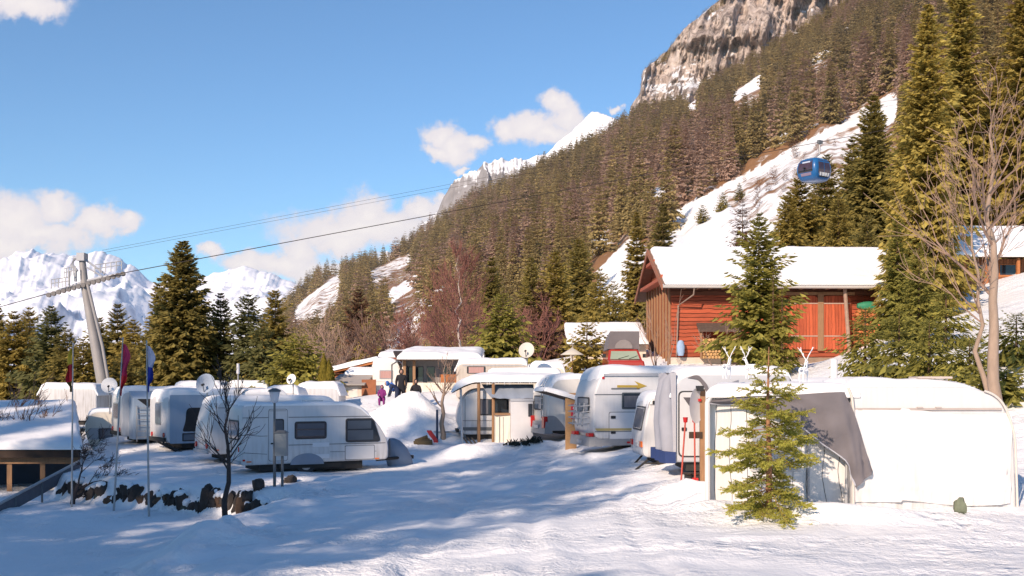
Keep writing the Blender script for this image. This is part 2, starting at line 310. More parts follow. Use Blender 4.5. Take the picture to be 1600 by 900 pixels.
class MB:
    def __init__(s): s.v = []; s.f = []
    def add(s, vs, fs):
        o = len(s.v); s.v += [tuple(v) for v in vs]; s.f += [tuple(i + o for i in f) for f in fs]; return s
    def box(s, x0, y0, z0, x1, y1, z1):
        return s.add([(x0, y0, z0), (x1, y0, z0), (x1, y1, z0), (x0, y1, z0), (x0, y0, z1), (x1, y0, z1), (x1, y1, z1), (x0, y1, z1)],
                     [(3, 2, 1, 0), (4, 5, 6, 7), (0, 1, 5, 4), (1, 2, 6, 5), (2, 3, 7, 6), (3, 0, 4, 7)])
    def hexa(s, b, t):       # 4 bottom points (ccw from above), 4 top points
        return s.add(list(b) + list(t), [(3, 2, 1, 0), (4, 5, 6, 7), (0, 1, 5, 4), (1, 2, 6, 5), (2, 3, 7, 6), (3, 0, 4, 7)])
    def path(s, pts, rad, n=6, cap=True, closed=False):
        pts = [Vector(p) for p in pts]; rad = rad if hasattr(rad, '__len__') else [rad] * len(pts)
        rings = []; ref = None
        for i, p in enumerate(pts):
            if closed: d = pts[(i + 1) % len(pts)] - pts[i - 1]
            else: d = pts[min(i + 1, len(pts) - 1)] - pts[max(i - 1, 0)]
            d = d.normalized() if d.length > 1e-9 else Vector((0, 0, 1))
            if ref is None: ref = Vector((0, 0, 1)) if abs(d.z) < .9 else Vector((1, 0, 0))
            a = d.cross(ref)
            if a.length < 1e-4: a = d.cross(Vector((0, 1, 0)))
            a.normalize(); b = d.cross(a); ref = b.cross(d) * -1 if False else ref
            rings.append([p + (a * math.cos(2 * math.pi * k / n) + b * math.sin(2 * math.pi * k / n)) * rad[i] for k in range(n)])
        vs = [q for r_ in rings for q in r_]; m = len(pts); fs = []
        for i in range(m if closed else m - 1):
            j = (i + 1) % m
            for k in range(n): fs.append((i * n + k, i * n + (k + 1) % n, j * n + (k + 1) % n, j * n + k))
        if cap and not closed: fs += [tuple(range(n))[::-1], tuple((m - 1) * n + k for k in range(n))]
        return s.add(vs, fs)
    def tube(s, p0, p1, r0, r1=None, n=8): return s.path([p0, p1], [r0, r0 if r1 is None else r1], n)
    def prism(s, poly, o, ex, ey, n, t0, t1, inset=0.0):
        """polygon in (a,b) of plane (o,ex,ey), from t0 to t1 along n"""
        o, ex, ey, n = Vector(o), Vector(ex), Vector(ey), Vector(n); k = len(poly)
        A = [o + ex * a + ey * b + n * t0 for a, b in poly]
        if inset:
            ca = sum(p[0] for p in poly) / k; cb = sum(p[1] for p in poly) / k
            ha = max(abs(p[0] - ca) for p in poly); hb = max(abs(p[1] - cb) for p in poly)
            poly = [(ca + (a - ca) * (1 - inset / ha), cb + (b - cb) * (1 - inset / hb)) for a, b in poly]
        B = [o + ex * a + ey * b + n * t1 for a, b in poly]
        fl = ex.cross(ey).dot(n) > 0
        fs = [(i, (i + 1) % k, k + (i + 1) % k, k + i) for i in range(k)] + [tuple(range(k))[::-1], tuple(range(k, 2 * k))]
        if not fl: fs = [f[::-1] for f in fs]
        return s.add(A + B, fs)
    def loft(s, rings, cap=True):
        n = len(rings[0]); m = len(rings); fs = []
        for i in range(m - 1):
            for k in range(n): fs.append((i * n + k, i * n + (k + 1) % n, (i + 1) * n + (k + 1) % n, (i + 1) * n + k))
        if cap: fs += [tuple(range(n))[::-1], tuple((m - 1) * n + k for k in range(n))]
        return s.add([p for r_ in rings for p in r_], fs)
    def build(s, name, m, parent=None, smooth=None, loc=None):
        me = bpy.data.meshes.new(name); me.from_pydata(s.v, [], s.f); me.materials.append(m)
        if smooth is not None:
            me.polygons.foreach_set('use_smooth', [True] * len(me.polygons)); me.set_sharp_from_angle(angle=R(smooth))
        me.update(); return link(name, me, parent, loc)
def fillet(pts, seg=5):
    """pts (a,b,r) -> rounded polygon"""
    out = []; n = len(pts)
    for i in range(n):
        p = Vector(pts[i][:2]); q = Vector(pts[i - 1][:2]); t = Vector(pts[(i + 1) % n][:2]); r_ = pts[i][2] if len(pts[i]) > 2 else 0
        if r_ <= 0: out.append(tuple(p)); continue
        d1 = (q - p); d2 = (t - p); l = min(r_, d1.length * .48, d2.length * .48); a = p + d1.normalized() * l; b = p + d2.normalized() * l
        for k in range(seg + 1):
            s_ = k / seg; out.append(tuple(a * (1 - s_) ** 2 + p * 2 * s_ * (1 - s_) + b * s_ * s_))
    return out
def rrect(a0, b0, a1, b1, r_=.05, seg=4): return fillet([(a0, b0, r_), (a1, b0, r_), (a1, b1, r_), (a0, b1, r_)], seg)
class Face:
    def __init__(s, o, ex, ey, n): s.o, s.ex, s.ey, s.n = Vector(o), Vector(ex), Vector(ey), Vector(n)
def plate(name, parent, m, fc, poly, t=.02, back=.012, inset=0.0, smooth=None):
    return MB().prism(poly, fc.o, fc.ex, fc.ey, fc.n, -back, t, inset).build(name, m, parent, smooth)
def window(parent, fc, a0, b0, a1, b1, r_=.07, fm=None, gm=None, b=.05, poly=None, cur=None, name='window'):
    fr = plate(name, parent, fm or RUB, fc, poly or rrect(a0, b0, a1, b1, r_), .022, .01, .008)
    pp = [(((a - (a0 + a1) / 2) * (1 - 2 * b / (a1 - a0)) + (a0 + a1) / 2), ((q - (b0 + b1) / 2) * (1 - 2 * b / (b1 - b0)) + (b0 + b1) / 2)) for a, q in (poly or rrect(a0, b0, a1, b1, r_))]
    plate('pane', fr, gm or GLASS, fc, pp, .028, -.005)
    if cur:
        for (c0, c1, d0, d1) in cur[1]: plate('blind', fr, cur[0], fc, [(a0 + (a1 - a0) * c0, b0 + (b1 - b0) * d0), (a0 + (a1 - a0) * c1, b0 + (b1 - b0) * d0), (a0 + (a1 - a0) * c1, b0 + (b1 - b0) * d1), (a0 + (a1 - a0) * c0, b0 + (b1 - b0) * d1)], .0315, -.01)
    return fr
def snow_layer(parent, x0, x1, y0, y1, zf, t=.16, seed=0, step=.14, ov=.03, name='roof_snow', edge=.22, rough=.3, tf=None, m=None):
    """a lumpy snow sheet over a roof zf(x,y), with rounded brims"""
    def ax(a, b):
        e = min(edge, (b - a) * .35); k = [0, .04, .12, .28, .55, 1.0]
        mid = np.arange(a + e, b - e, step)[1:]
        return np.concatenate([a + e * np.array(k), mid, (b - e * np.array(k))[::-1]])
    xs = ax(x0 - ov, x1 + ov); ys = ax(y0 - ov, y1 + ov); nx, ny = len(xs), len(ys)
    X, Y = np.meshgrid(xs, ys, indexing='ij'); d = np.minimum(np.minimum(X - xs[0], xs[-1] - X), np.minimum(Y - ys[0], ys[-1] - Y))
    q = np.clip(d / edge, 0, 1); q = np.sqrt(1 - (1 - q) ** 2)
    base = zf(X, Y); tt = t if tf is None else tf(X, Y) * t
    n = fbm(X / .9 + seed * 3.3, Y / .9 + seed, seed, 3)
    Z = base - .02 + q * (tt * (1 + rough * n) + .02)
    wob = .05 * fbm(X / .35 + seed, Y / .35, seed + 5, 2) * (1 - q)
    X = X + wob; 
    V = np.stack([X, Y, Z], -1).reshape(-1, 3)
    idx = np.arange(nx * ny).reshape(nx, ny)
    Fq = np.stack([idx[:-1, :-1], idx[1:, :-1], idx[1:, 1:], idx[:-1, 1:]], -1).reshape(-1, 4)
    rim = np.concatenate([idx[:, 0], idx[-1, 1:], idx[::-1, -1][1:], idx[0, ::-1][1:-1]])
    V2 = V[rim].copy(); V2[:, 2] -= .035; o = len(V); k = len(rim)
    S = np.stack([rim, np.roll(rim, -1), o + np.roll(np.arange(k), -1), o + np.arange(k)], -1)[:, ::-1]
    me = np_mesh(name, np.concatenate([V, V2]), [Fq, S], [m or SNOW], smooth=True)
    return link(name, me, parent)
# ------------------------------------------------------------------ clearings (corner points on the ground, as seen in the survey photo)
def inpoly(px, py, poly):
    px = np.asarray(px); py = np.asarray(py); ins = np.zeros(px.shape, bool); n = len(poly)
    for i in range(n):
        x0, y0 = poly[i]; x1, y1 = poly[i - 1]
        c = ((y0 > py) != (y1 > py)) & (px < (x1 - x0) * (py - y0) / (y1 - y0 + 1e-9) + x0); ins ^= c
    return ins
CLEAR = [[(1025, 420), (1052, 330), (1190, 258), (1300, 198), (1402, 140), (1400, 185), (1345, 232), (1290, 275), (1235, 300), (1200, 345), (1130, 398)], [(1100, 395), (1150, 345), (1235, 322), (1228, 395)],
         [(925, 525), (935, 420), (985, 370), (1015, 390), (1000, 530)],
         [(455, 492), (472, 470), (532, 425), (535, 448), (500, 482), (460, 502)],
         [(590, 548), (600, 525), (665, 485), (672, 503), (610, 548)],
         [(570, 428), (640, 396), (648, 408), (580, 440)],
         [(600, 460), (655, 425), (660, 440), (610, 475)], [(655, 470), (700, 440), (706, 456), (662, 490)], [(870, 470), (900, 440), (905, 470), (878, 500)], [(1210, 215), (1240, 200), (1243, 212), (1214, 228)],
         [(1140, 150), (1190, 113), (1198, 132), (1150, 158)], [(1060, 172), (1092, 152), (1092, 170)], [(1258, 100), (1300, 68), (1302, 86), (1265, 104)],
         [(1020, 300), (1040, 285), (1042, 300), (1025, 312)], [(805, 420), (822, 395), (824, 425), (812, 440)], [(915, 380), (945, 360), (950, 385), (925, 400)]]
def proj(x, y, z):
    return 800 + F * x / y, HOR - F * (z - CZ) / y
def clear_mask(px, py):
    m = np.zeros(np.shape(px), bool)
    for c in CLEAR: m |= inpoly(px, py, c)
    return m

# ------------------------------------------------------------------ ground sheet
def make_ground():
    us = np.concatenate([np.linspace(-1.1, -.36, 50)[:-1], np.linspace(-.36, .36, 430), np.linspace(.36, 1.0, 70)[1:]])
    ys = np.concatenate([np.linspace(-58, 9, 45)[:-1], np.linspace(9, 52, 370)[:-1], np.linspace(52, 160, 150)[:-1], np.geomspace(160, 1650, 230), np.linspace(1700, 2600, 8)])
    U, Y = np.meshgrid(us, ys, indexing='ij'); X = U * (Y + 60)
    Z = G(X, Y)
    px, py = proj(X, np.maximum(Y, 1), Z)
    cl = clear_mask(px, py)
    nearh = sstep(110, 190, Y)
    bare = np.where(cl, .36, .62) * nearh
    og = inpoly(px, py, [(1130, 300), (1250, 240), (1345, 185), (1350, 240), (1290, 330), (1230, 350), (1150, 340)]) | inpoly(px, py, [(455, 500), (480, 470), (535, 430), (560, 440), (500, 500)]) | inpoly(px, py, [(570, 428), (640, 396), (648, 400), (580, 450)])
    bare = np.where(og & (Y > 100), .50, bare)
    bank = inpoly(px, py, [(1290, 440), (1350, 360), (1420, 300), (1420, 380), (1330, 420)])
    bare = np.where(bank & (Y > 60), .45, bare)
    n0, n1 = U.shape; idx = np.arange(n0 * n1).reshape(n0, n1)
    Fq = np.stack([idx[:-1, :-1], idx[1:, :-1], idx[1:, 1:], idx[:-1, 1:]], -1).reshape(-1, 4)
    me = np_mesh('snowy_ground', np.stack([X, Y, Z], -1).reshape(-1, 3), [Fq], [GSNOW], {'bare': bare.ravel()}, True)
    tag(link('snowy_ground', me), 'snow covered camp yard rising into a steep mountainside', None, None, 'structure')
make_ground()

# ------------------------------------------------------------------ far mountains
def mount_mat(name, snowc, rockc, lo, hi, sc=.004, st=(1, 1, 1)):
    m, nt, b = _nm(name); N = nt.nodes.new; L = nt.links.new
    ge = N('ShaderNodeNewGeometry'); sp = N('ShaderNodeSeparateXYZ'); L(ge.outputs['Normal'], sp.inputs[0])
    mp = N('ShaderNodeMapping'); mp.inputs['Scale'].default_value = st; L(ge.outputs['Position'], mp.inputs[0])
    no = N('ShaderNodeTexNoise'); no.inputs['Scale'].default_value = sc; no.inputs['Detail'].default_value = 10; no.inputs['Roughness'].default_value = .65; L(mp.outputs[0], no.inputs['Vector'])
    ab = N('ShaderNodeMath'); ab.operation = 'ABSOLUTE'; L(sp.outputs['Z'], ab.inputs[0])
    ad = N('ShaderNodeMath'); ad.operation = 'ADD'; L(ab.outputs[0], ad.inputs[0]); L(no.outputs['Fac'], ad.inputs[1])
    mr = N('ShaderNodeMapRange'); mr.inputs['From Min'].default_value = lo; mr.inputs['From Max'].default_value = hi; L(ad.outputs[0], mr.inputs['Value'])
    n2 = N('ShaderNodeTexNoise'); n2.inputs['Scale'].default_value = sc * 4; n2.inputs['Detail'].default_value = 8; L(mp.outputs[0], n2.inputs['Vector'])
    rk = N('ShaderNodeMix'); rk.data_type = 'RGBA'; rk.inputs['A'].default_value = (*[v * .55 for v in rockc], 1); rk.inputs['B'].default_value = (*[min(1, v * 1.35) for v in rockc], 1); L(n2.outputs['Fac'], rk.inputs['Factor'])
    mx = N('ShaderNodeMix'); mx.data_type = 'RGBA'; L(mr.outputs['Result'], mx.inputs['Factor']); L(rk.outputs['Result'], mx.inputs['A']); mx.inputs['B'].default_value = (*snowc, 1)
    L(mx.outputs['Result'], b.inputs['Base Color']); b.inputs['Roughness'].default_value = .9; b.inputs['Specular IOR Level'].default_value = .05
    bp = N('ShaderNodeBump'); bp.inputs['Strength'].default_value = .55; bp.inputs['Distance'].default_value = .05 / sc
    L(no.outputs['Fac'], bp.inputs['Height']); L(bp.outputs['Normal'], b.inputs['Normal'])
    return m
def massif(name, label, sil, Y0, Y1, nu, nv, amp, wl, m, base=-60, seed=0, pw=1.2, jag=6.0):
    """a mountain front that climbs from a foot at Y0 to a jagged crest at Y1"""
    sil = np.array(sil, float); u = np.linspace(sil[0, 0], sil[-1, 0], nu); tt = np.linspace(0, 1.12, nv)
    PX, T = np.meshgrid(u, tt, indexing='ij'); Yd = Y0 + (Y1 - Y0) * T
    X = wx(PX, Y1) * (Yd / Y1) ** .8
    crest = CZ + (HOR - np.interp(PX, sil[:, 0], sil[:, 1])) / F * Y1 + jag * fbm(PX / 9, PX * 0, seed + 3, 4) / F * Y1
    tc = np.minimum(T, 1)
    Z = base + (crest - base) * np.where(T <= 1, tc ** pw, 1 - (T - 1) * 2.2)
    w = np.sin(np.clip(tc, 0, 1) * math.pi) ** .7
    Z = Z + w * amp * (ridged(X / wl, Yd / (wl * 1.6), seed) - .5) * 2 + w * amp * .3 * fbm(X / wl * 4, Yd / wl * 4, seed + 9)
    idx = np.arange(nu * nv).reshape(nu, nv); Fq = np.stack([idx[:-1, :-1], idx[1:, :-1], idx[1:, 1:], idx[:-1, 1:]], -1).reshape(-1, 4)
    me = np_mesh(name, np.stack([X, Yd, Z], -1).reshape(-1, 3), [Fq], [m], smooth=True)
    return tag(link(name, me), label, None, None, 'structure')
MF = mount_mat('hazed_far_rock', (.86, .87, .93), (.50, .54, .64), .80, 1.02, .0016)  # paled rock and bluish snow, distance haze put into the colour
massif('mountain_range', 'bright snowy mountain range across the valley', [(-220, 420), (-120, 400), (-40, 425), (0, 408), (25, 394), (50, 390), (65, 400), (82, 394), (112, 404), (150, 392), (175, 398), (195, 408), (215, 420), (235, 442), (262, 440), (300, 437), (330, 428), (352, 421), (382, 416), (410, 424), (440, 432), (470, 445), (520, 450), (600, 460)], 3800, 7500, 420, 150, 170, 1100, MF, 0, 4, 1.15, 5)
MF2 = mount_mat('hazed_mid_rock', (.84, .86, .92), (.36, .42, .55), .96, 1.18, .003)  # blue-grey darks carry painted aerial haze over rock and forest
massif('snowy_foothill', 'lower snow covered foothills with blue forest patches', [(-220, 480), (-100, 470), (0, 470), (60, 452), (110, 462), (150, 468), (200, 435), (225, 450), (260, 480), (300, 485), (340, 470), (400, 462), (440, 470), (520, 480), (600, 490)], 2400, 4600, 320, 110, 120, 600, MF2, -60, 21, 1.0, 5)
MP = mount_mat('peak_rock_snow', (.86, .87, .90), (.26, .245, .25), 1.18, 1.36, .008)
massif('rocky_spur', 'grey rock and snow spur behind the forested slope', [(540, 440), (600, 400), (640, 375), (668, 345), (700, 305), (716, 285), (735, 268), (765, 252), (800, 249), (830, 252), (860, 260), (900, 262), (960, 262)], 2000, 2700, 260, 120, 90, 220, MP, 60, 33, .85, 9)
MW = mount_mat('white_ridge_snow', (.90, .90, .92), (.40, .36, .34), .55, .66, .004)
massif('snow_ridge', 'sunlit white snow ridge above the forest', [(760, 300), (790, 268), (812, 252), (835, 246), (850, 240), (862, 232), (876, 218), (890, 208), (905, 193), (925, 174), (945, 179), (965, 186), (1000, 196), (1060, 210)], 2900, 3600, 240, 90, 60, 500, MW, 200, 41, .9, 4)

# ------------------------------------------------------------------ cliff
def make_cliff():
    m, nt, b = _nm('limestone_cliff'); N = nt.nodes.new; L = nt.links.new
    ge = N('ShaderNodeNewGeometry'); mp = N('ShaderNodeMapping'); mp.inputs['Scale'].default_value = (1, 1, .38); mp.inputs['Rotation'].default_value = (0, R(14), 0); L(ge.outputs['Position'], mp.inputs[0])
    n1 = N('ShaderNodeTexNoise'); n1.inputs['Scale'].default_value = .045; n1.inputs['Detail'].default_value = 11; n1.inputs['Roughness'].default_value = .7; L(mp.outputs[0], n1.inputs['Vector'])
    cr = N('ShaderNodeValToRGB'); e = cr.color_ramp.elements; e[0].position = .36; e[0].color = (.20, .155, .14, 1); e[1].position = .60; e[1].color = (.62, .52, .46, 1)
    x = e.new(.47); x.color = (.42, .34, .295, 1); L(n1.outputs['Fac'], cr.inputs['Fac'])
    n2 = N('ShaderNodeTexNoise'); n2.inputs['Scale'].default_value = .012; n2.inputs['Detail'].default_value = 8; L(ge.outputs['Position'], n2.inputs['Vector'])
    sp = N('ShaderNodeSeparateXYZ'); L(ge.outputs['Normal'], sp.inputs[0])
    ma = N('ShaderNodeMath'); ma.operation = 'MULTIPLY_ADD'; ma.inputs[1].default_value = .55; L(sp.outputs['Z'], ma.inputs[0]); L(n2.outputs['Fac'], ma.inputs[2])
    mr = N('ShaderNodeMapRange'); mr.inputs['From Min'].default_value = .93; mr.inputs['From Max'].default_value = 1.0; L(ma.outputs[0], mr.inputs['Value'])
    mx = N('ShaderNodeMix'); mx.data_type = 'RGBA'; L(mr.outputs['Result'], mx.inputs['Factor']); L(cr.outputs['Color'], mx.inputs['A']); mx.inputs['B'].default_value = (.85, .85, .87, 1)
    L(mx.outputs['Result'], b.inputs['Base Color']); b.inputs['Roughness'].default_value = .9; b.inputs['Specular IOR Level'].default_value = .1
    n3 = N('ShaderNodeTexNoise'); n3.inputs['Scale'].default_value = .022; n3.inputs['Detail'].default_value = 9; n3.inputs['Roughness'].default_value = .6; n3.inputs['Distortion'].default_value = .6; L(mp.outputs[0], n3.inputs['Vector'])
    s3 = N('ShaderNodeMath'); s3.operation = 'SUBTRACT'; s3.inputs[1].default_value = .5; L(n3.outputs['Fac'], s3.inputs[0]); a3 = N('ShaderNodeMath'); a3.operation = 'ABSOLUTE'; L(s3.outputs[0], a3.inputs[0])
    r3 = N('ShaderNodeMapRange'); r3.inputs['From Min'].default_value = 0; r3.inputs['From Max'].default_value = .035; r3.inputs['To Min'].default_value = .35; L(a3.outputs[0], r3.inputs['Value'])
    m3 = N('ShaderNodeMix'); m3.data_type = 'RGBA'; m3.blend_type = 'MULTIPLY'; m3.inputs['Factor'].default_value = 1; L(mx.outputs['Result'], m3.inputs['A']); L(r3.outputs['Result'], m3.inputs['B']); L(m3.outputs['Result'], b.inputs['Base Color'])
    bp = N('ShaderNodeBump'); bp.inputs['Strength'].default_value = 1; bp.inputs['Distance'].default_value = 9; L(n1.outputs['Fac'], bp.inputs['Height']); L(bp.outputs['Normal'], b.inputs['Normal'])
    top = np.array([(985, 165), (1000, 145), (1004, 112), (1018, 97), (1042, 80), (1058, 56), (1080, 36), (1105, 14), (1130, -4), (1180, -40), (1320, -90), (1420, -110)], float)
    nu, nv = 260, 150; PX, T = np.meshgrid(np.linspace(985, 1420, nu), np.linspace(0, 1, nv), indexing='ij')
    tp = np.interp(PX, top[:, 0], top[:, 1]); PY = 215 + (tp - 215) * T - 4 * fbm(PX / 14, PX * 0, 3, 3) * T
    rel = ridged(PX / 34 + PY / 160, PY / 150, 7, 5) * 130 + 60 * fbm(PX / 70, PY / 40, 2, 3) + 18 * fbm(PX / 9, PY / 30, 6, 3)
    Yd = 1800 + T * 230 - rel + (PX - 1100) * .35
    Yd = Yd + np.round(T * 5 + 1.5 * fbm(PX / 60, PY / 60, 5, 3)) * 7
    X = wx(PX, Yd); Z = CZ + (HOR - PY) / F * Yd
    idx = np.arange(nu * nv).reshape(nu, nv); Fq = np.stack([idx[:-1, :-1], idx[1:, :-1], idx[1:, 1:], idx[:-1, 1:]], -1).reshape(-1, 4)
    tag(link('rock_cliff', np_mesh('rock_cliff', np.stack([X, Yd, Z], -1).reshape(-1, 3), [Fq], [m], smooth=True)), 'pale limestone cliff towering above the forest', None, None, 'structure')
    return top
CLIFF_TOP = make_cliff()

# ------------------------------------------------------------------ conifers
def conifer_np(seed, H, Rr, nwh, nb, ntw, droop=.22, power=.8, z0=.06, lw=.34, ll=.42, up=.14, irr=.3, hang=.35):
    rng = np.random.default_rng(seed)
    t = (np.arange(nwh) + rng.random(nwh) * .7) / nwh
    zz = np.repeat(t, nb); n = len(zz)
    az = np.tile(np.arange(nb) / nb * 2 * np.pi, nwh) + np.repeat(rng.random(nwh) * 6.28, nb) + rng.normal(0, .25, n)
    lob = 1 + irr * (.5 * np.sin(az * 2 + rng.random() * 6 + zz * 5) + .5 * np.sin(az * 3 + rng.random() * 6 - zz * 9)) * .6
    Lb = Rr * (np.maximum(1 - zz, 0) ** power * np.minimum(1, .72 + zz * 3) + .02) * (1 - irr + 1.5 * irr * rng.random(n)) * lob
    sl = -droop + (droop + .75) * zz ** 1.8 + rng.normal(0, .08, n)
    zb = H * (z0 + (1 - z0) * zz)
    s = (np.arange(1, ntw + 1)) / ntw
    P = []; D = []; LN = []; SH = []
    for side in (-1, 1, 0):
        ss = s if side else np.array([.9])
        B, S = np.meshgrid(np.arange(n), ss, indexing='ij'); B = B.ravel(); S = S.ravel()
        S = np.clip(S * .92 + rng.normal(0, .04, len(S)), .08, 1)
        r_ = Lb[B] * S; z = zb[B] + sl[B] * r_ + up * Lb[B] * S ** 2
        p = np.stack([np.cos(az[B]) * r_, np.sin(az[B]) * r_, z], -1)
        a = az[B] + side * (1.0 - .35 * S + rng.normal(0, .15, len(S)))
        ln = Lb[B] * ll * (1.15 - .8 * S) * (.7 + .6 * rng.random(len(S))) + .012 * H
        if side == 0: ln = Lb[B] * .22 + .015 * H
        dz = sl[B] * .6 - hang * (.5 + rng.random(len(S))) * (1 - zz[B] * .6)
        d = np.stack([np.cos(a), np.sin(a), dz], -1); d /= np.linalg.norm(d, axis=1, keepdims=True)
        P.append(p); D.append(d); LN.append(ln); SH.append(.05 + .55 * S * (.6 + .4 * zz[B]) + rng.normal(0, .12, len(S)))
    P = np.concatenate(P); D = np.concatenate(D); LN = np.concatenate(LN)[:, None]; SH = np.concatenate(SH); m = len(P)
    up_ = np.array([0, 0, 1.0]) + rng.normal(0, .45, (m, 3)); W = np.cross(D, up_); W /= np.linalg.norm(W, axis=1, keepdims=True) + 1e-9
    w = lw * LN * .5
    V = np.stack([P, P + D * LN * .45 + W * w + np.array([0, 0, -.12]) * LN, P + D * LN, P + D * LN * .45 - W * w + np.array([0, 0, -.12]) * LN], 1).reshape(-1, 3)
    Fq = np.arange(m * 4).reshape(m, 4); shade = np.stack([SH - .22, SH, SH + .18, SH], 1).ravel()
    return V, Fq, shade
def trunk_np(H, r, n=7, lean=0):
    ks = np.array([0, .3, .7, .97]); V = []; 
    for k in ks:
        a = np.arange(n) / n * 6.283; rr = r * (1 - k) + .008; V.append(np.stack([np.cos(a) * rr, np.sin(a) * rr, np.full(n, H * k - (.4 if k == 0 else 0))], -1))
    Fq = [(i * n + j, i * n + (j + 1) % n, (i + 1) * n + (j + 1) % n, (i + 1) * n + j) for i in range(len(ks) - 1) for j in range(n)]
    return np.concatenate(V), np.array(Fq)
_cm = {}
def conifer_meshes(key, m, bark=None, **kw):
    if key not in _cm:
        V, Fq, sh = conifer_np(**kw); tv, tf = trunk_np(kw['H'], kw['H'] * .012 + .03)
        _cm[key] = (np_mesh('crown', V, [Fq], [m], {'shade': sh}), np_mesh('trunk', tv, [tf], [bark or BARK], smooth=True))
    return _cm[key]
_rt = random.Random(5)
def conifer(px, top, Y, Rr, label, m=N_DARK, seed=None, base=None, group=None, q=1.0, cat='conifer', name='conifer_tree', **kw):
    """one tree with its own crown and trunk, its tip at the given height"""
    x = wx(px, Y); z = g(x, Y) if base is None else base
    H = wz(top, Y) - z; seed = seed if seed is not None else int(px * 7 + top)
    pxh = H / Y * F
    nwh = int(np.clip(pxh / 5.6 * q, 14, 66)); nb = 11 if pxh > 250 else 9; ntw = int(np.clip(pxh / 24 * q, 4, 13))
    a = dict(seed=seed, H=H, Rr=Rr * 1.12, nwh=nwh, nb=nb, ntw=ntw, ll=.30 + .55 / ntw, lw=.46, hang=.6); a.update(kw)
    V, Fq, sh = conifer_np(**a); tv, tf = trunk_np(H, H * .013 + .03)
    r = thing(name, (x, Y, z), label, cat, _rt.random() * 360, group)
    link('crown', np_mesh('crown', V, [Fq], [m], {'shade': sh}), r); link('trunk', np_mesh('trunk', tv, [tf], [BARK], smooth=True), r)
    return r

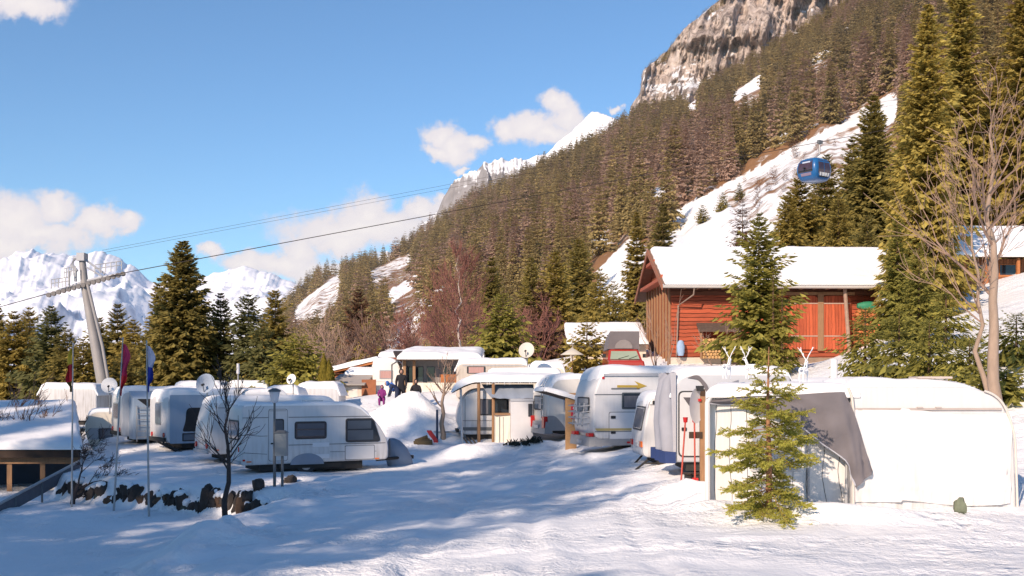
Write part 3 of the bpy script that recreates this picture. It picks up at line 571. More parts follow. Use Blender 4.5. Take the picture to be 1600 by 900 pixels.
def make_forest():
    rng = np.random.default_rng(12)
    # candidate stems over the slope, a denser wood the farther up
    n = 42000
    y = np.sqrt(rng.random(n) * (1650 ** 2 - 150 ** 2) + 150 ** 2); px = rng.random(n) * 1250 + 420
    x = wx(px, y); z = G(x, y)
    h0 = hill(x, y); ok = (h0 > z - 5) & (z > -12)
    hgt = (13 + 17 * rng.random(n) ** 1.2 + 4 * fbm(x / 40, y / 40, 66, 2)) * np.where(y < 330, .85, 1)
    P, Q = proj(x, y, z); P2, Q2 = proj(x, y, z + hgt * .35); P3, Q3 = proj(x, y, z + hgt * .6); P4, Q4 = proj(x, y, z + hgt * .85)
    c1 = clear_mask(P, Q); c2 = clear_mask(P2, Q2); c3 = clear_mask(P3, Q3)
    ok &= ~(c1 | c2 | c3 | clear_mask(P4, Q4))
    dens = sstep(-.55, .25, fbm(x / 60, y / 60, 61, 3)); ok &= rng.random(n) < .55 + .45 * dens
    ok &= ~((px < 560) & (y < 260) & (rng.random(n) < .75))
    # right foreground flank stays open behind the chalet
    i = np.where(ok)[0]; i = i[:7400]; print('TREES', len(np.where(ok)[0]))
    x, y, z, hgt, P, Q = x[i], y[i], z[i], hgt[i], P[i], Q[i]
    lar = (inpoly(P, Q, [(985, 350), (1000, 270), (1050, 215), (1140, 190), (1150, 300), (1060, 350)]) & (rng.random(len(x)) < .75)) | (inpoly(P, Q, [(880, 340), (980, 290), (985, 350), (900, 385)]) & (rng.random(len(x)) < .4)) | (rng.random(len(x)) < .025) | ((fbm(x / 60, y / 110, 71, 2) > .30) & (rng.random(len(x)) < .6))
    # shown size -> the nearest stand as single trees
    app = hgt / y
    order = np.argsort(-app)
    big = order[:230]; rest = order[230:]
    protos = [[conifer_np(s + 100, 20, r_, 24, 8, 3, power=p_, lw=.5, ll=.55, hang=.8, droop=.35) for s, r_, p_ in ((1, 3.6, .85), (2, 2.9, .9), (3, 4.4, .75), (4, 3.4, 1.1), (5, 2.5, .7), (6, 4.0, 1.0), (7, 3.1, .65), (8, 3.8, .9))]]
    trk = trunk_np(20, .26, 5)
    def mk(pr, larch, name):
        V, Fq, sh = pr; k = len(V)
        return np_mesh(name, np.concatenate([V, trk[0]]), [Fq, trk[1] + k], [N_FAR, BARK], {'shade': np.concatenate([sh, np.zeros(len(trk[0]))]), 'larch': np.full(k + len(trk[0]), larch)}, midx=np.concatenate([np.zeros(len(Fq)), np.ones(len(trk[1]))]))
    MS = [mk(p, 0., 'conifer_tree') for p in protos[0]]; ML = [mk(p, .95, 'larch_tree') for p in protos[0][:2]]
    for j in big:
        L_ = lar[j]; me = (ML if L_ else MS)[rng.integers(0, 2 if L_ else 8)]
        o = link('larch_tree' if L_ else 'conifer_tree', me, None, (x[j], y[j], z[j] - .4)); s_ = hgt[j] / 20; w_ = s_ * (.95 + .4 * rng.random())
        o.scale = (w_, w_, s_); o.rotation_euler = (0, 0, rng.random() * 6.28)
        tag(o, 'bare pinkish larch among the spruces on the steep mountainside' if L_ else 'brownish green spruce on the steep forested mountainside', 'larch' if L_ else 'conifer', 'larches on the mountainside' if L_ else 'spruces on the mountainside')
    # the rest: one mass
    lows = [conifer_np(s + 300, 1, r_, 13, 6, 2, power=.85, lw=.75, ll=.7, hang=.9, droop=.4) for s, r_ in ((1, .17), (2, .13), (3, .21), (4, .18), (5, .15), (6, .24), (7, .16), (8, .12))]
    tiny = [conifer_np(s + 400, 1, r_, 9, 5, 1, power=.85, lw=1.0, ll=.9, hang=1.0, droop=.45) for s, r_ in ((1, .17), (2, .19), (3, .15))]
    # conifers along the brow of the cliff
    cp = rng.random(150); ex = 1000 + cp * 130; ey = np.interp(ex, CLIFF_TOP[:, 0], CLIFF_TOP[:, 1])
    xs = np.concatenate([x[rest], wx(ex, 1990) * 1]); ys = np.concatenate([y[rest], np.full(150, 1990.)]); zs = np.concatenate([z[rest], CZ + (HOR - ey - 8) / F * 1990 * .995])
    hs = np.concatenate([hgt[rest], 10 + 9 * rng.random(150)]); la = np.concatenate([lar[rest], np.zeros(150, bool)])
    VV, FF, SS, LL = [], [], [], []; off = 0
    for a in range(len(xs)):
        pr = (lows if hs[a] / ys[a] * F > 26 else tiny); V, Fq, sh = pr[rng.integers(0, len(pr))]
        c, s_ = math.cos(a * 2.4), math.sin(a * 2.4); w = hs[a] * (1.1 + .6 * rng.random())
        VV.append(np.stack([(V[:, 0] * c - V[:, 1] * s_) * w + xs[a], (V[:, 0] * s_ + V[:, 1] * c) * w + ys[a], V[:, 2] * hs[a] + zs[a] - .5], -1)); FF.append(Fq + off); off += len(V)
        SS.append(sh + rng.normal(0, .24)); LL.append(np.full(len(V), .9 if la[a] else .12 * rng.random()))
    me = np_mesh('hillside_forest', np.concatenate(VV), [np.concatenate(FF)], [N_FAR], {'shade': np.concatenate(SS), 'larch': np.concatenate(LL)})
    tag(link('hillside_forest', me), 'dense brownish spruce forest covering the upper mountainside', 'forest', None, 'stuff')
make_forest()
SEAM = mat('dark_seam', (.16, .16, .17), .5)
# ------------------------------------------------------------------ caravans and motorhomes
def body_rings(prof, w, b):
    ca = (min(p[0] for p in prof) + max(p[0] for p in prof)) / 2; cb = (min(p[1] for p in prof) + max(p[1] for p in prof)) / 2
    ha = max(p[0] for p in prof) - ca; hb = max(p[1] for p in prof) - cb
    rings = []
    for y, i in ((0, b), (b * .12, b * .45), (b * .45, b * .12), (b, 0), (w - b, 0), (w - b * .45, b * .12), (w - b * .12, b * .45), (w, b)):
        rings.append([(ca + (x - ca) * (1 - i / ha), y, cb + (z - cb) * (1 - i / hb)) for x, z in prof])
    return rings
class Van:
    """root at the near rear lower corner; x along the length, y away from the near side"""
    def __init__(s, name, px, Y, rz, L, w, pts, m, label, cat, b=.07, z=None, belt=True, ground_gap=.3):
        s.L, s.w = L, w; s.p = at(px, Y)
        if z is not None: s.p.z = z
        s.root = thing(name, s.p, label, cat, rz); s.prof = fillet(pts, 6)
        s.body = MB().loft(body_rings(s.prof, w, b)).build('body', m, s.root, 35)
        s.S = Face((0, 0, 0), (1, 0, 0), (0, 0, 1), (0, -1, 0)); s.Rr = Face((0, w, 0), (0, -1, 0), (0, 0, 1), (-1, 0, 0)); s.Fr = Face((L, 0, 0), (0, 1, 0), (0, 0, 1), (1, 0, 0))
        z0 = min(p[1] for p in s.prof)
        MB().box(L * .12, .15, z0 - .22, L * .82, w - .15, z0 + .05).build('chassis', CHAS, s.root)
        tops = np.array(s.prof); xs = np.linspace(0, L, 80); s.rx = xs
        s.rz = np.array([max([p[1] + (q[1] - p[1]) * (x - p[0]) / (q[0] - p[0]) for p, q in zip(s.prof, s.prof[1:] + s.prof[:1]) if min(p[0], q[0]) <= x <= max(p[0], q[0]) and abs(q[0] - p[0]) > 1e-6] or [0]) for x in xs])
    def zf(s, X, Y): return np.interp(X, s.rx, s.rz)
    def snow(s, x0, x1, t=.15, seed=0, y0=0.03, y1=None, **k):
        return snow_layer(s.root, x0, x1, y0, s.w if y1 is None else y1, s.zf, t, seed, **k)
    def wheel(s, x, r=.31):
        w = MB().path([(x, .12, r * .9), (x, .30, r * .9)], r, 20).build('wheel', RUB, s.root, 40); MB().path([(x, .1, r * .9), (x, .2, r * .9)], r * .55, 16).build('rim', TRIM, w, 40)

# --- big white caravan, long side to the yard
v = Van('caravan', 378, 34.8, 27, 4.95, 2.2, [(0, .32, .08), (0, 2.27, .22), (3.85, 2.27, .7), (4.62, 1.55, .6), (4.95, .95, .3), (4.93, .38, .15)], WHITE,
        'big white caravan with three dark side windows parked broadside above the boulders', 'caravan')
r = v.root
window(r, v.S, 1.70, 1.12, 2.78, 1.70, .09, cur=(BLIND, [(.08, .92, .18, .52), (.08, .92, .58, .88)]))
window(r, v.S, 3.42, .98, 4.62, 1.78, .10, poly=fillet([(3.42, .98, .1), (4.66, .98, .12), (4.40, 1.78, .12), (3.42, 1.78, .1)]), cur=(BLIND, [(.06, .80, .1, .5), (.06, .74, .56, .9)]))
d = plate('door', r, SEAM, v.S, rrect(.845, .435, 1.475, 2.115, .08), .006, .004); plate('door_leaf', d, WHITE, v.S, rrect(.86, .45, 1.46, 2.10, .08), .012, .0)
window(d, v.S, 1.0, 1.12, 1.36, 1.80, .07, b=.05, gm=BLIND); plate('handle', d, DARK, v.S, rrect(.92, .98, 1.06, 1.03, .01), .035)
MB().box(.86, -.03, 2.04, 1.42, .01, 2.075).build('awning_light', TRIM, d)
for (a0, a1, z) in ((0.02, .84, 1.83), (1.5, 4.3, 1.83), (1.5, 4.82, .93)): MB().box(a0, -.012, z, a1, .01, z + .022).build('trim_strip', SEAM, r)
plate('stripe', r, GREYM, v.S, [(.06, .72), (.8, .66), (.8, .675), (.06, .74)], .006); plate('stripe', r, GREYM, v.S, [(2.9, .68), (4.5, .66), (4.5, .675), (2.9, .695)], .006)
for z in (.50, .88): plate('fridge_vent', r, mat('vent_white', (.70, .70, .72), .4, .06), v.S, rrect(2.30, z - .02, 2.86, z + .12, .02), .016)
plate('hatch', r, mat('hatch_white', (.56, .57, .59), .4, .06), v.S, rrect(3.42, .42, 4.42, .86, .04), .008, .0)
plate('hatch_seal', r, SEAM, v.S, rrect(3.40, .40, 4.44, .88, .04), .004, .0)
arch = plate('wheel_cover', r, BGF, v.S, [(2.12 + .56 * math.cos(a), .30 + .36 * math.sin(a)) for a in np.linspace(0, math.pi, 16)], .03, .01); v.wheel(2.12)
plate('side_skirt', r, CHAS, v.S, rrect(1.2, .18, 3.3, .325, .02), -.05, .09)
for y in (.35, 1.85):
    c = MB().path([(-.035, y, .82), (.01, y, .82)], .085, 16).build('tail_light', RED, r, 30)
plate('rear_panel', r, mat('rear_white', (.6, .61, .63), .4, .05), v.Rr, rrect(.25, .45, 1.95, .95, .05), .02); window(r, v.Rr, .4, 1.1, 1.8, 1.75, .1, gm=GLASS2)
MB().box(-.06, .15, .34, .02, 2.05, .44).build('bumper', GREYP, r)
plate('corner_reflector', r, ORANGE, v.S, rrect(.14, .42, .3, .46, .01), .015); plate('corner_reflector', r, ORANGE, v.S, rrect(4.45, .40, 4.60, .44, .01), .015); plate('corner_reflector', r, RED, v.S, rrect(.02, .46, .1, .52, .01), .015)
m = MB(); m.tube((4.6, .25, .36), (6.0, 1.05, .36), .05); m.tube((4.6, 1.95, .36), (6.0, 1.15, .36), .05); m.box(5.85, 1.0, .3, 6.25, 1.2, .42); m.build('drawbar', CHAS, r)
h = MB(); rr = []
for i, (zz, s_) in enumerate(((.05, 1.0), (.35, 1.02), (.68, .82), (.92, .5), (1.0, .2))): rr.append([(5.75 + (.42 * math.cos(a) * (1 + .25 * (math.cos(a) > 0))) * s_ - .12 * i * .6, 1.1 + .33 * math.sin(a) * s_, zz + .03 * math.sin(a * 3)) for a in np.linspace(0, 6.283, 14)[:-1]])
h.loft(rr).build('hitch_cover', BGF, r, 60)
MB().tube((5.2, .6, .42), (5.2, .6, 1.05), .025).build('jockey_post', GREYM, r)
v.snow(.12, 4.3, .06, 1, rough=.5); m = MB(); m.box(2.35, .8, 2.2, 2.9, 1.4, 2.38); m.build('roof_hatch', WHITE, r, 30)

# --- second white caravan, nose window and dark side window
v = Van('caravan', 327, 38.6, 30, 5.2, 2.2, [(0, .36, .3), (0.06, 1.35, .3), (.32, 2.3, .35), (4.6, 2.3, .4), (5.2, 1.4, .4), (5.2, .4, .15)], WHITE, 'white caravan half hidden behind the broadside one, one dark square side window', 'caravan'); r = v.root
window(r, v.S, .75, 1.15, 1.52, 1.95, .09); MB().box(.3, -.012, 2.0, 5, .01, 2.02).build('trim_strip', SEAM, r)
window(r, Face((.10, v.w, 0), (0, -1, 0), (.16, 0, .987), (-.987, 0, .16)), .4, 1.2, 1.85, 1.95, .12, gm=GLASS2)
for y in (.35, 1.85): MB().path([(-.03, y, .66), (.02, y, .66)], .1, 14).build('tail_light', RED, r, 30)
plate('number_plate', r, GREYP, v.Rr, rrect(.85, .72, 1.3, .84, .01), .02); MB().box(-.05, .15, .38, .02, 2.05, .5).build('bumper', GREYP, r)
plate('corner_reflector', r, ORANGE, v.S, rrect(.2, .5, .34, .54, .01), .015); v.wheel(2.6); v.snow(.35, 4.7, .13, 2)

# --- caravan with a grey awning front
v = Van('caravan', 262, 42.5, 35, 5.0, 2.3, [(0, .38, .15), (0, 2.3, .35), (5, 2.3, .4), (5, .4, .15)], WHITE, 'caravan with grey awning panel on its side and a large dark opening in it', 'caravan'); r = v.root
window(r, v.Rr, .75, 1.05, 1.5, 1.95, .12, gm=GLASS2, fm=TRIM)
aw = plate('awning_panel', r, BLUEP, v.S, rrect(.08, .36, 2.9, 2.25, .05), .05); plate('opening', aw, DARK, v.S, fillet([(.55, .82, .1), (2.3, .82, .02), (2.3, 1.75, .02), (.72, 1.75, .2), (.68, 1.2, .2)]), .06)
window(aw, Face((0, -.05, 0), (1, 0, 0), (0, 0, 1), (0, -1, 0)), .55, .44, 1.1, .76, .03, gm=GLASS2, name='window')
for y in (.45, 1.95): MB().path([(-.04, y, .68), (.02, y, .68)], .09, 14).build('tail_light', RED, r, 30)
MB().box(-.1, .2, .42, .02, 2.1, .58).build('bumper', CHAS, r); v.snow(.05, 4.9, .2, 3)
m = MB(); m.tube((-.1, .3, .4), (.6, -.3, -.05), .04); m.tube((-.1, .9, .4), (.5, -.2, -.05), .04); m.build('support_leg', CHAS, r)

# --- caravan with blue-grey storage tent
v = Van('caravan', 190, 46, 30, 5.2, 2.3, [(0, .38, .15), (0, 2.3, .35), (5, 2.3, .4), (5, .4, .15)], WHITE, 'white caravan behind the middle flagpole with a ladder against its blue grey tent wall', 'caravan'); r = v.root
window(r, v.Rr, .5, 1.1, 1.7, 1.8, .12, gm=GLASS2, fm=TRIM)
for y in (.35, 1.95): MB().path([(-.04, y, .66), (.02, y, .66)], .1, 14).build('tail_light', RED, r, 30)
MB().box(-.1, .2, .42, .02, 2.1, .58).build('bumper', CHAS, r)
t = MB(); t.hexa([(.3, -.9, .3), (1.55, -.9, .3), (1.55, 0, .3), (.3, 0, .3)], [(.3, -.9, 2.0), (1.55, -.9, 1.95), (1.55, 0, 2.3), (.3, 0, 2.3)]); t.build('tent_wall', BLUEP, r)
plate('flap', r, DARK, Face((0, -.9, 0), (1, 0, 0), (0, 0, 1), (0, -1, 0)), [(.45, 1.97), (1.25, 1.97), (.9, 1.62)], .012)
m = MB(); m.tube((.42, -1.0, .2), (.42, -.95, 1.7), .02); m.tube((1.2, -1.0, .2), (1.2, -.95, 1.7), .02)
for i in range(6): m.tube((.42, -.99, .4 + i * .24), (1.2, -.99, .4 + i * .24), .016)
m.build('ladder', TRIM, r)
t = MB(); t.box(1.62, -1.1, .3, 2.7, -.02, 1.95); t.build('annex', GREYP, r); window(r, Face((0, -1.1, 0), (1, 0, 0), (0, 0, 1), (0, -1, 0)), 1.66, 1.25, 1.95, 1.75, .04)
v.snow(.05, 5.1, .2, 4)

# --- cream caravan nose
v = Van('caravan', 131, 50, 22, 4.6, 2.2, [(.45, .5, .3), (0, 1.5, .5), (.2, 2.45, .6), (4.4, 2.45, .3), (4.6, 1.4, .3), (4.6, .5, .15)], CREAM, 'cream caravan with a small curtained window beside the snowy flat roof', 'caravan'); r = v.root
plate('grey_band', r, GREYP, v.S, fillet([(.22, 1.15, .1), (1.25, 1.15, 0), (1.25, 1.68, 0), (.18, 1.68, .1)]), .008); window(r, v.S, .62, 1.17, 1.24, 1.66, .05, gm=GLASS2, cur=(CURTG, [(.1, .45, .1, .9)]))  # plain grey band around the window
plate('lower_skirt', r, GREYP, v.S, [(.5, .5), (1.3, .5), (1.3, .9), (.36, .9)], .01); v.snow(.25, 4.4, .12, 5)

# --- long snowy roofs filling the row behind
def dish(px, py, Y, r_, label, m=None, facing=20, tilt=25, pole=.9, base=None):
    z = wz(py, Y); x = wx(px, Y); zb = z - pole if base is None else base
    t = thing('satellite_dish', (x, Y, zb), label, 'dish', facing)
    b = MB(); rings = []
    for k in range(6):
        q = k / 5; rings.append([(r_ * q * math.cos(a), r_ * .17 * (q * q) - .0, r_ * 1.05 * q * math.sin(a)) for a in np.linspace(0, 6.283, 25)[:-1]])
    rings = [[p for p in rg] for rg in rings]; rings.append([(p[0] * 1.0, p[1] + .02, p[2]) for p in rings[-1]]); rings += [[(p[0], p[1] + .02, p[2]) for p in rg] for rg in rings[-2::-1]]
    b.loft(rings, False); M_ = Matrix.Rotation(R(-tilt), 4, 'X') ; b.v = [tuple(M_ @ Vector((p[0], -p[1] + .0, p[2])) + Vector((0, 0, z - zb))) for p in b.v]
    b.build('reflector', m or mat('dish_grey', (.62, .62, .63), .5, .08), t, 40)
    a = MB(); hp = M_ @ Vector((0, -r_ * .75, -r_ * .35)); lo = M_ @ Vector((0, -.05, -r_ * .95)); o = Vector((0, 0, z - zb)); a.tube(lo + o, hp + o, .018); a.build('feed_arm', GREYM, t)
    MB().path([hp + o + Vector((0, -.06, 0)), hp + o + Vector((0, .07, .02))], .045, 8).build('receiver', DARK, t)
    MB().path([(0, .1, -.3), (0, .1, z - zb - r_ * .2), (0, .03, z - zb)], .028, 8).build('mast', STEEL, t)
    return t
dish(171, 603, 46.5, .33, 'white round satellite dish above the caravan beside the middle flagpole', mat('dish_white', (.80, .79, .78), .5, .05), 12, 20)
dish(322, 600, 40.5, .36, 'blue grey satellite dish on a mast above the half hidden caravan', mat('dish_blue', (.30, .36, .45), .5, .08), -8, 18)
dish(456, 593, 45, .21, 'small white satellite dish over the roof of the broadside caravan', mat('dish_white', (.80, .79, .78), .5, .05), -20, 20, 1.0)
dish(823, 548, 50, .36, 'pale beige satellite dish above the long snowy roofs in the middle', mat('dish_beige', (.55, .50, .45), .5, .06), -12, 20, 1.1)

# --- white motorhome on the right of the lane
v = Van('motorhome', 927, 36, 13, 6.2, 2.25, [(0.12, .42, .1), (0, .75, .1), (.02, 1.9, .2), (.3, 2.68, .45), (5.9, 2.68, .3), (6.2, 1.6, .3), (6.2, .5, .15)], WHITE, 'big white motorhome with a yellow arrow emblem and bicycle rack at its tail', 'motorhome'); r = v.root
window(r, v.S, .98, 1.42, 2.45, 1.98, .05, fm=mat('window_grey', (.07, .08, .09), .5), cur=(CURTG, [(.05, .95, .12, .8)]))
plate('locker_seal', r, SEAM, v.S, rrect(.53, .30, 1.97, 1.34, .07), .006, .0); plate('locker_door', r, mat('locker_white', (.60, .605, .62), .4, .06), v.S, rrect(.55, .32, 1.95, 1.32, .07), .014); 
for z in (.62, 1.12): plate('handle', r, DARK, v.S, rrect(.60, z, .76, z + .09, .015), .04)
plate('stripe', r, mat('yellow_stripe', (.46, .36, .15), .5), v.S, [(0.12, .72), (2.4, .72), (2.4, .80), (0.05, .80)], .018)
plate('stripe', r, GREYM, v.S, [(.05, .68), (2.4, .68), (2.4, .705), (.06, .705)], .017)
em = plate('emblem', r, mat('emblem_yellow', (.42, .29, .05), .5), v.S, [(.82, 2.14), (1.5, 2.14), (1.5, 2.08), (1.86, 2.19), (1.42, 2.36), (1.55, 2.22), (.82, 2.22)], .012); plate('dark_stripe', em, GREYM, v.S, [(.62, 2.08), (1.6, 2.08), (1.6, 2.125), (.62, 2.125)], .012)  # dark stripe belongs to the emblem's own colours
MB().box(.05, -.015, 1.90, 2.9, .01, 1.925).build('trim_strip', GREYM, r); MB().box(.35, -.05, 2.52, 5.8, .0, 2.60).build('awning_rail', GREYP, r, 30)
plate('corner_light', r, RED, v.S, rrect(.3, 2.42, .38, 2.5, .01), .02)
plate('side_skirt', r, BUMP, v.S, [(0.02, .22), (6.1, .3), (6.1, .45), (0.05, .45)], .03); plate('side_marker', r, RED, v.S, rrect(1.15, .30, 1.3, .36, .01), .05)
b_ = MB(); b_.hexa([(-.16, .02, .2), (.3, -.03, .2), (.3, 2.28, .2), (-.16, 2.23, .2)], [(-.12, .0, .52), (.12, -.03, .52), (.12, 2.28, .52), (-.12, 2.25, .52)]); b_.build('bumper', BUMP, r)
for y in (.25, 1.95): MB().box(-.14, y - .2, .53, .02, y + .16, .64).build('tail_light', RED, r)
plate('number_plate', r, GREYP, Face((-.15, v.w, 0), (0, -1, 0), (0, 0, 1), (-1, 0, 0)), rrect(.9, .27, 1.4, .38, .01), .02)
m = MB()
for z in (.95, 1.15, 1.35, 1.55): m.path([(-.02, .35, z), (-.3, .4, z - .03), (-.3, 1.9, z - .03), (-.02, 1.95, z)], .022, 6)
for y in (.5, 1.0, 1.6): m.tube((-.24, y, .85), (-.16, y, 1.62), .022)
m.build('bicycle_rack', STEEL, r); window(r, v.Rr, .45, 1.3, 1.8, 1.82, .1, gm=GLASS2)
v.snow(.25, 6.0, .2, 6, edge=.35)

# --- small white caravan beside the motorhome
v = Van('caravan', 1004, 30.5, 4, 3.9, 1.9, [(0.02, .34, .18), (0, .95, .3), (.22, 2.05, .25), (3.7, 2.08, .3), (3.9, 1.3, .3), (3.9, .36, .15)], WHITE, 'small white caravan wedged between the big motorhome and the grey door tent', 'caravan'); r = v.root
fr_ = Face((.0, v.w, .95), (0, -1, 0), (.196, 0, .98), (-.98, 0, .196)); window(r, fr_, .3, .12, 1.62, .82, .1, gm=GLASS2, cur=(CURTG, [(.1, .9, .1, .9)])); window(r, v.S, .72, 1.12, 1.5, 1.72, .08)
MB().box(.2, -.012, 1.80, 3.6, .01, 1.815).build('trim_strip', SEAM, r); plate('corner_light', r, DARK, v.S, rrect(.28, 1.82, .36, 1.92, .01), .02)
for y, m_ in ((.2, ORANGE), (1.65, RED)): MB().box(-.035, y - .14, .62, .03, y + .12, .78).build('tail_light', m_, r)
plate('number_plate', r, GREYP, v.Rr, rrect(.7, .6, 1.15, .72, .01), .02)
m = MB(); m.tube((.35, .3, .36), (-.15, .25, -.02), .03); m.tube((.35, .3, .36), (.75, .25, -.02), .03); m.tube((.1, .26, .16), (.6, .26, .16), .02); m.tube((.35, 1.6, .36), (0, 1.6, -.02), .03); m.build('support_leg', CHAS, r); v.wheel(1.9); v.snow(.2, 3.7, .13, 7)

# --- caravan end with a door and grey tent flap
v = Van('caravan', 1052, 27, 0, 2.9, 2.2, [(0, .42, .08), (0, 2.62, .55), (2.9, 2.62, .2), (2.9, .42, .05)], mat('grey_white_panel', (.50, .51, .54), .45, .08), 'caravan end with narrow white door and grey tent flap beside the wooden post', 'caravan'); r = v.root
d = plate('door', r, RUB, v.S, rrect(.12, .55, .76, 2.18, .13), .015); plate('door_leaf', d, WHITE, v.S, rrect(.155, .585, .725, 2.145, .11), .022)
plate('window', d, mat('diagonal_shade_pane', (.10, .09, .10), .2), v.S, [(.24, 2.02), (.66, 2.02), (.66, 1.42)], .027); plate('handle', d, DARK, v.S, rrect(.2, 1.2, .32, 1.28, .01), .05)  # dark triangle paints the diagonal shading across the door window
plate('side_flap', r, GREYF, v.S, fillet([(.35, 2.50, 0), (.62, 2.46, .1), (.86, 2.1, .2), (.86, 2.3, .1), (.6, 2.6, .2)]), .03)
plate('grey_board', r, mat('slate_panel', (.20, .21, .25), .6, .1), v.S, [(.86, .3), (1.6, .3), (1.6, 2.45), (.86, 2.2)], .02); plate('blue_base', r, NAVY, v.S, [(.86, .66), (1.6, .66), (1.6, .86), (.86, .86)], .026)
f = MB(); n = 18
for i in range(n):
    pass
rings = []
for zz, bul in ((.42, .16), (.8, .2), (1.4, .24), (2.0, .2), (2.45, .08), (2.62, -.1)):
    rings.append([(-.05 - bul * math.sin(q * math.pi) - .045 * math.sin(q * 17 + zz), 2.15 - q * 2.2, zz + (.03 * math.sin(q * 9))) for q in np.linspace(0, 1, 22)] + [(.06, -.06, zz), (.06, 2.15, zz)])
f.loft(rings).build('tent_flap', LGF, r, 50)
f = MB(); f.loft([[(x - .012 * 0, y, z) for x, y, z in [(-.26 - .045 * math.sin(q * 17 + .42), 2.15 - q * 2.22, z0) for q in np.linspace(0, 1, 22)] + [(.05, -.075, z0), (.05, 2.15, z0)]] for z0 in (.40, .68)]).build('blue_base', NAVY, r, 50)
v.snow(-.05, 2.9, .18, 8, edge=.4)

# --- small old motorhome with ladder
v = Van('motorhome', 856, 42, 16, 5.0, 2.05, [(0.1, .45, .1), (0, .8, .1), (.02, 1.75, .15), (.25, 2.36, .4), (1.3, 2.42, .3), (4.6, 2.3, .3), (5, 1.5, .3), (5, .5, .15)], paint('ivory_gelcoat', (.66, .63, .58), .5), 'small ivory motorhome with a rear ladder and tall red tail lights', 'motorhome'); r = v.root
window(r, v.Rr, .35, 1.15, 1.35, 1.72, .05, gm=GLASS2); window(r, v.S, .62, 1.1, 1.35, 1.72, .04, gm=mat('brown_blind', (.16, .11, .09), .5), fm=GREYP)
plate('wheel_arch', r, BUMP, v.S, fillet([(0.02, .38, 0), (.75, .38, 0), (.6, .62, .2), (.3, .95, .2), (0.0, .95, 0)]), .02)
b_ = MB(); b_.hexa([(-.14, 0, .25), (.2, -.02, .25), (.2, 2.07, .25), (-.14, 2.05, .25)], [(-.08, 0, .72), (.1, -.02, .72), (.1, 2.07, .72), (-.08, 2.05, .72)]); b_.build('bumper', BUMP, r)
for y in (.18, 1.85): MB().box(-.15, y - .14, .48, -.0, y + .14, .92).build('tail_light', RED, r, 30)
plate('number_plate', r, GREYP, Face((-.12, v.w, 0), (0, -1, 0), (0, 0, 1), (-1, 0, 0)), rrect(.75, .45, 1.25, .58, .01), .03)
m = MB()
for y in (.2, .52): m.path([(-.1, y, .85), (-.1, y, 2.1), (.1, y, 2.42)], .02, 6)
for i in range(6): m.tube((-.1, .2, .95 + i * .22), (-.1, .52, .95 + i * .22), .016)
m.build('ladder', TRIM, r); plate('step', r, GREYP, v.S, [(.8, .4), (1.6, .42), (1.6, .62), (.75, .6)], .05); v.snow(.1, 4.7, .16, 9, edge=.35)
# raised hood behind the ladder
# --- caravan under the long snowy porch roof
v = Van('caravan', 713, 45, 5, 3.55, 2.2, [(.28, .42, .2), (0, .95, .4), (.12, 1.7, .5), (.6, 2.32, .5), (3.55, 2.32, .1), (3.55, .42, .05)], WHITE, 'white caravan under a long snow laden porch roof on timber posts', 'caravan'); r = v.root
window(r, v.S, .92, 1.2, 2.2, 1.88, .05, cur=(CURTG, [(.04, .3, .1, .95)])); plate('stripe', r, GREYM, v.S, [(.3, .58), (2.3, .58), (2.3, .72), (.22, .72)], .01); MB().box(.2, -.012, .98, 2.4, .01, 1.0).build('trim_strip', SEAM, r)
MB().box(.35, -.012, 1.9, .37, .01, .5).build('panel_seam', SEAM, r); fl_ = Face((.0, v.w, 0), (0, -1, 0), (0, 0, 1), (-1, 0, 0)); window(r, Face((.02, v.w, 0), (0, -1, 0), (.1, 0, .995), (-.995, 0, .1)), .4, 1.1, 1.8, 1.62, .1, gm=GLASS2)
MB().box(.0, .25, .5, .12, 1.9, .62).build('bumper', CHAS, r)
m = MB(); m.tube((.2, .4, .5), (-.9, 1.1, .48), .04); m.tube((.2, 1.8, .5), (-.9, 1.1, .48), .04); m.build('drawbar', STEEL, r)

# porch roof: a thing of its own over the caravan
px0, px1, PY = 706, 905, 44.6
X0, X1 = wx(px0, PY), wx(px1, PY); zb = g(X0 + .8, PY)
pr = thing('porch_roof', (X0, PY, zb), 'long snow covered porch roof on timber posts with icicles along its edge', 'porch roof')
ztop = wz(595, PY) - zb
def pzf(X, Y): return ztop - .42 * np.clip((1.0 - X) / 1.0, 0, 1) ** 1.4 + 0 * Y + .05 * (Y)
snow_layer(pr, 0, X1 - X0, 0, 2.9, pzf, .23, 11, edge=.3)
m = MB(); xs_ = np.linspace(0.02, X1 - X0 - .02, 14)
for a, b_ in zip(xs_, xs_[1:]):
    za, zc = float(pzf(a, 0)), float(pzf(b_, 0)); m.hexa([(a, .03, za - .1), (b_, .03, zc - .1), (b_, 2.85, zc + .04), (a, 2.85, za + .04)], [(a, .03, za - .02), (b_, .03, zc - .02), (b_, 2.85, zc + .12), (a, 2.85, za + .12)])
m.build('roof_board', DTIM, pr)
m = MB(); rn = random.Random(4)
for i in range(58):
    x = .9 + i * .075 + rn.random() * .04; l = .04 + .16 * rn.random() ** 2; z = float(pzf(x, 0)) - .02; m.path([(x, .0, z), (x, .0, z - l)], [.016, .003], 5)
m.build('icicles', mat('ice', (.75, .78, .82), .15, .05), pr)
for px, rr_ in ((748, .07), (771, .075)):
    x = wx(px, PY) - X0; MB().tube((x, .12, -.5), (x, .1, ztop - .05), rr_, rr_ * .9, 8).build('post', TIM, pr, 40)
MB().tube((.42, .2, -.4), (.35, .25, ztop - .3), .05, .05).build('post', mat('white_post', (.6, .6, .6), .5), pr)
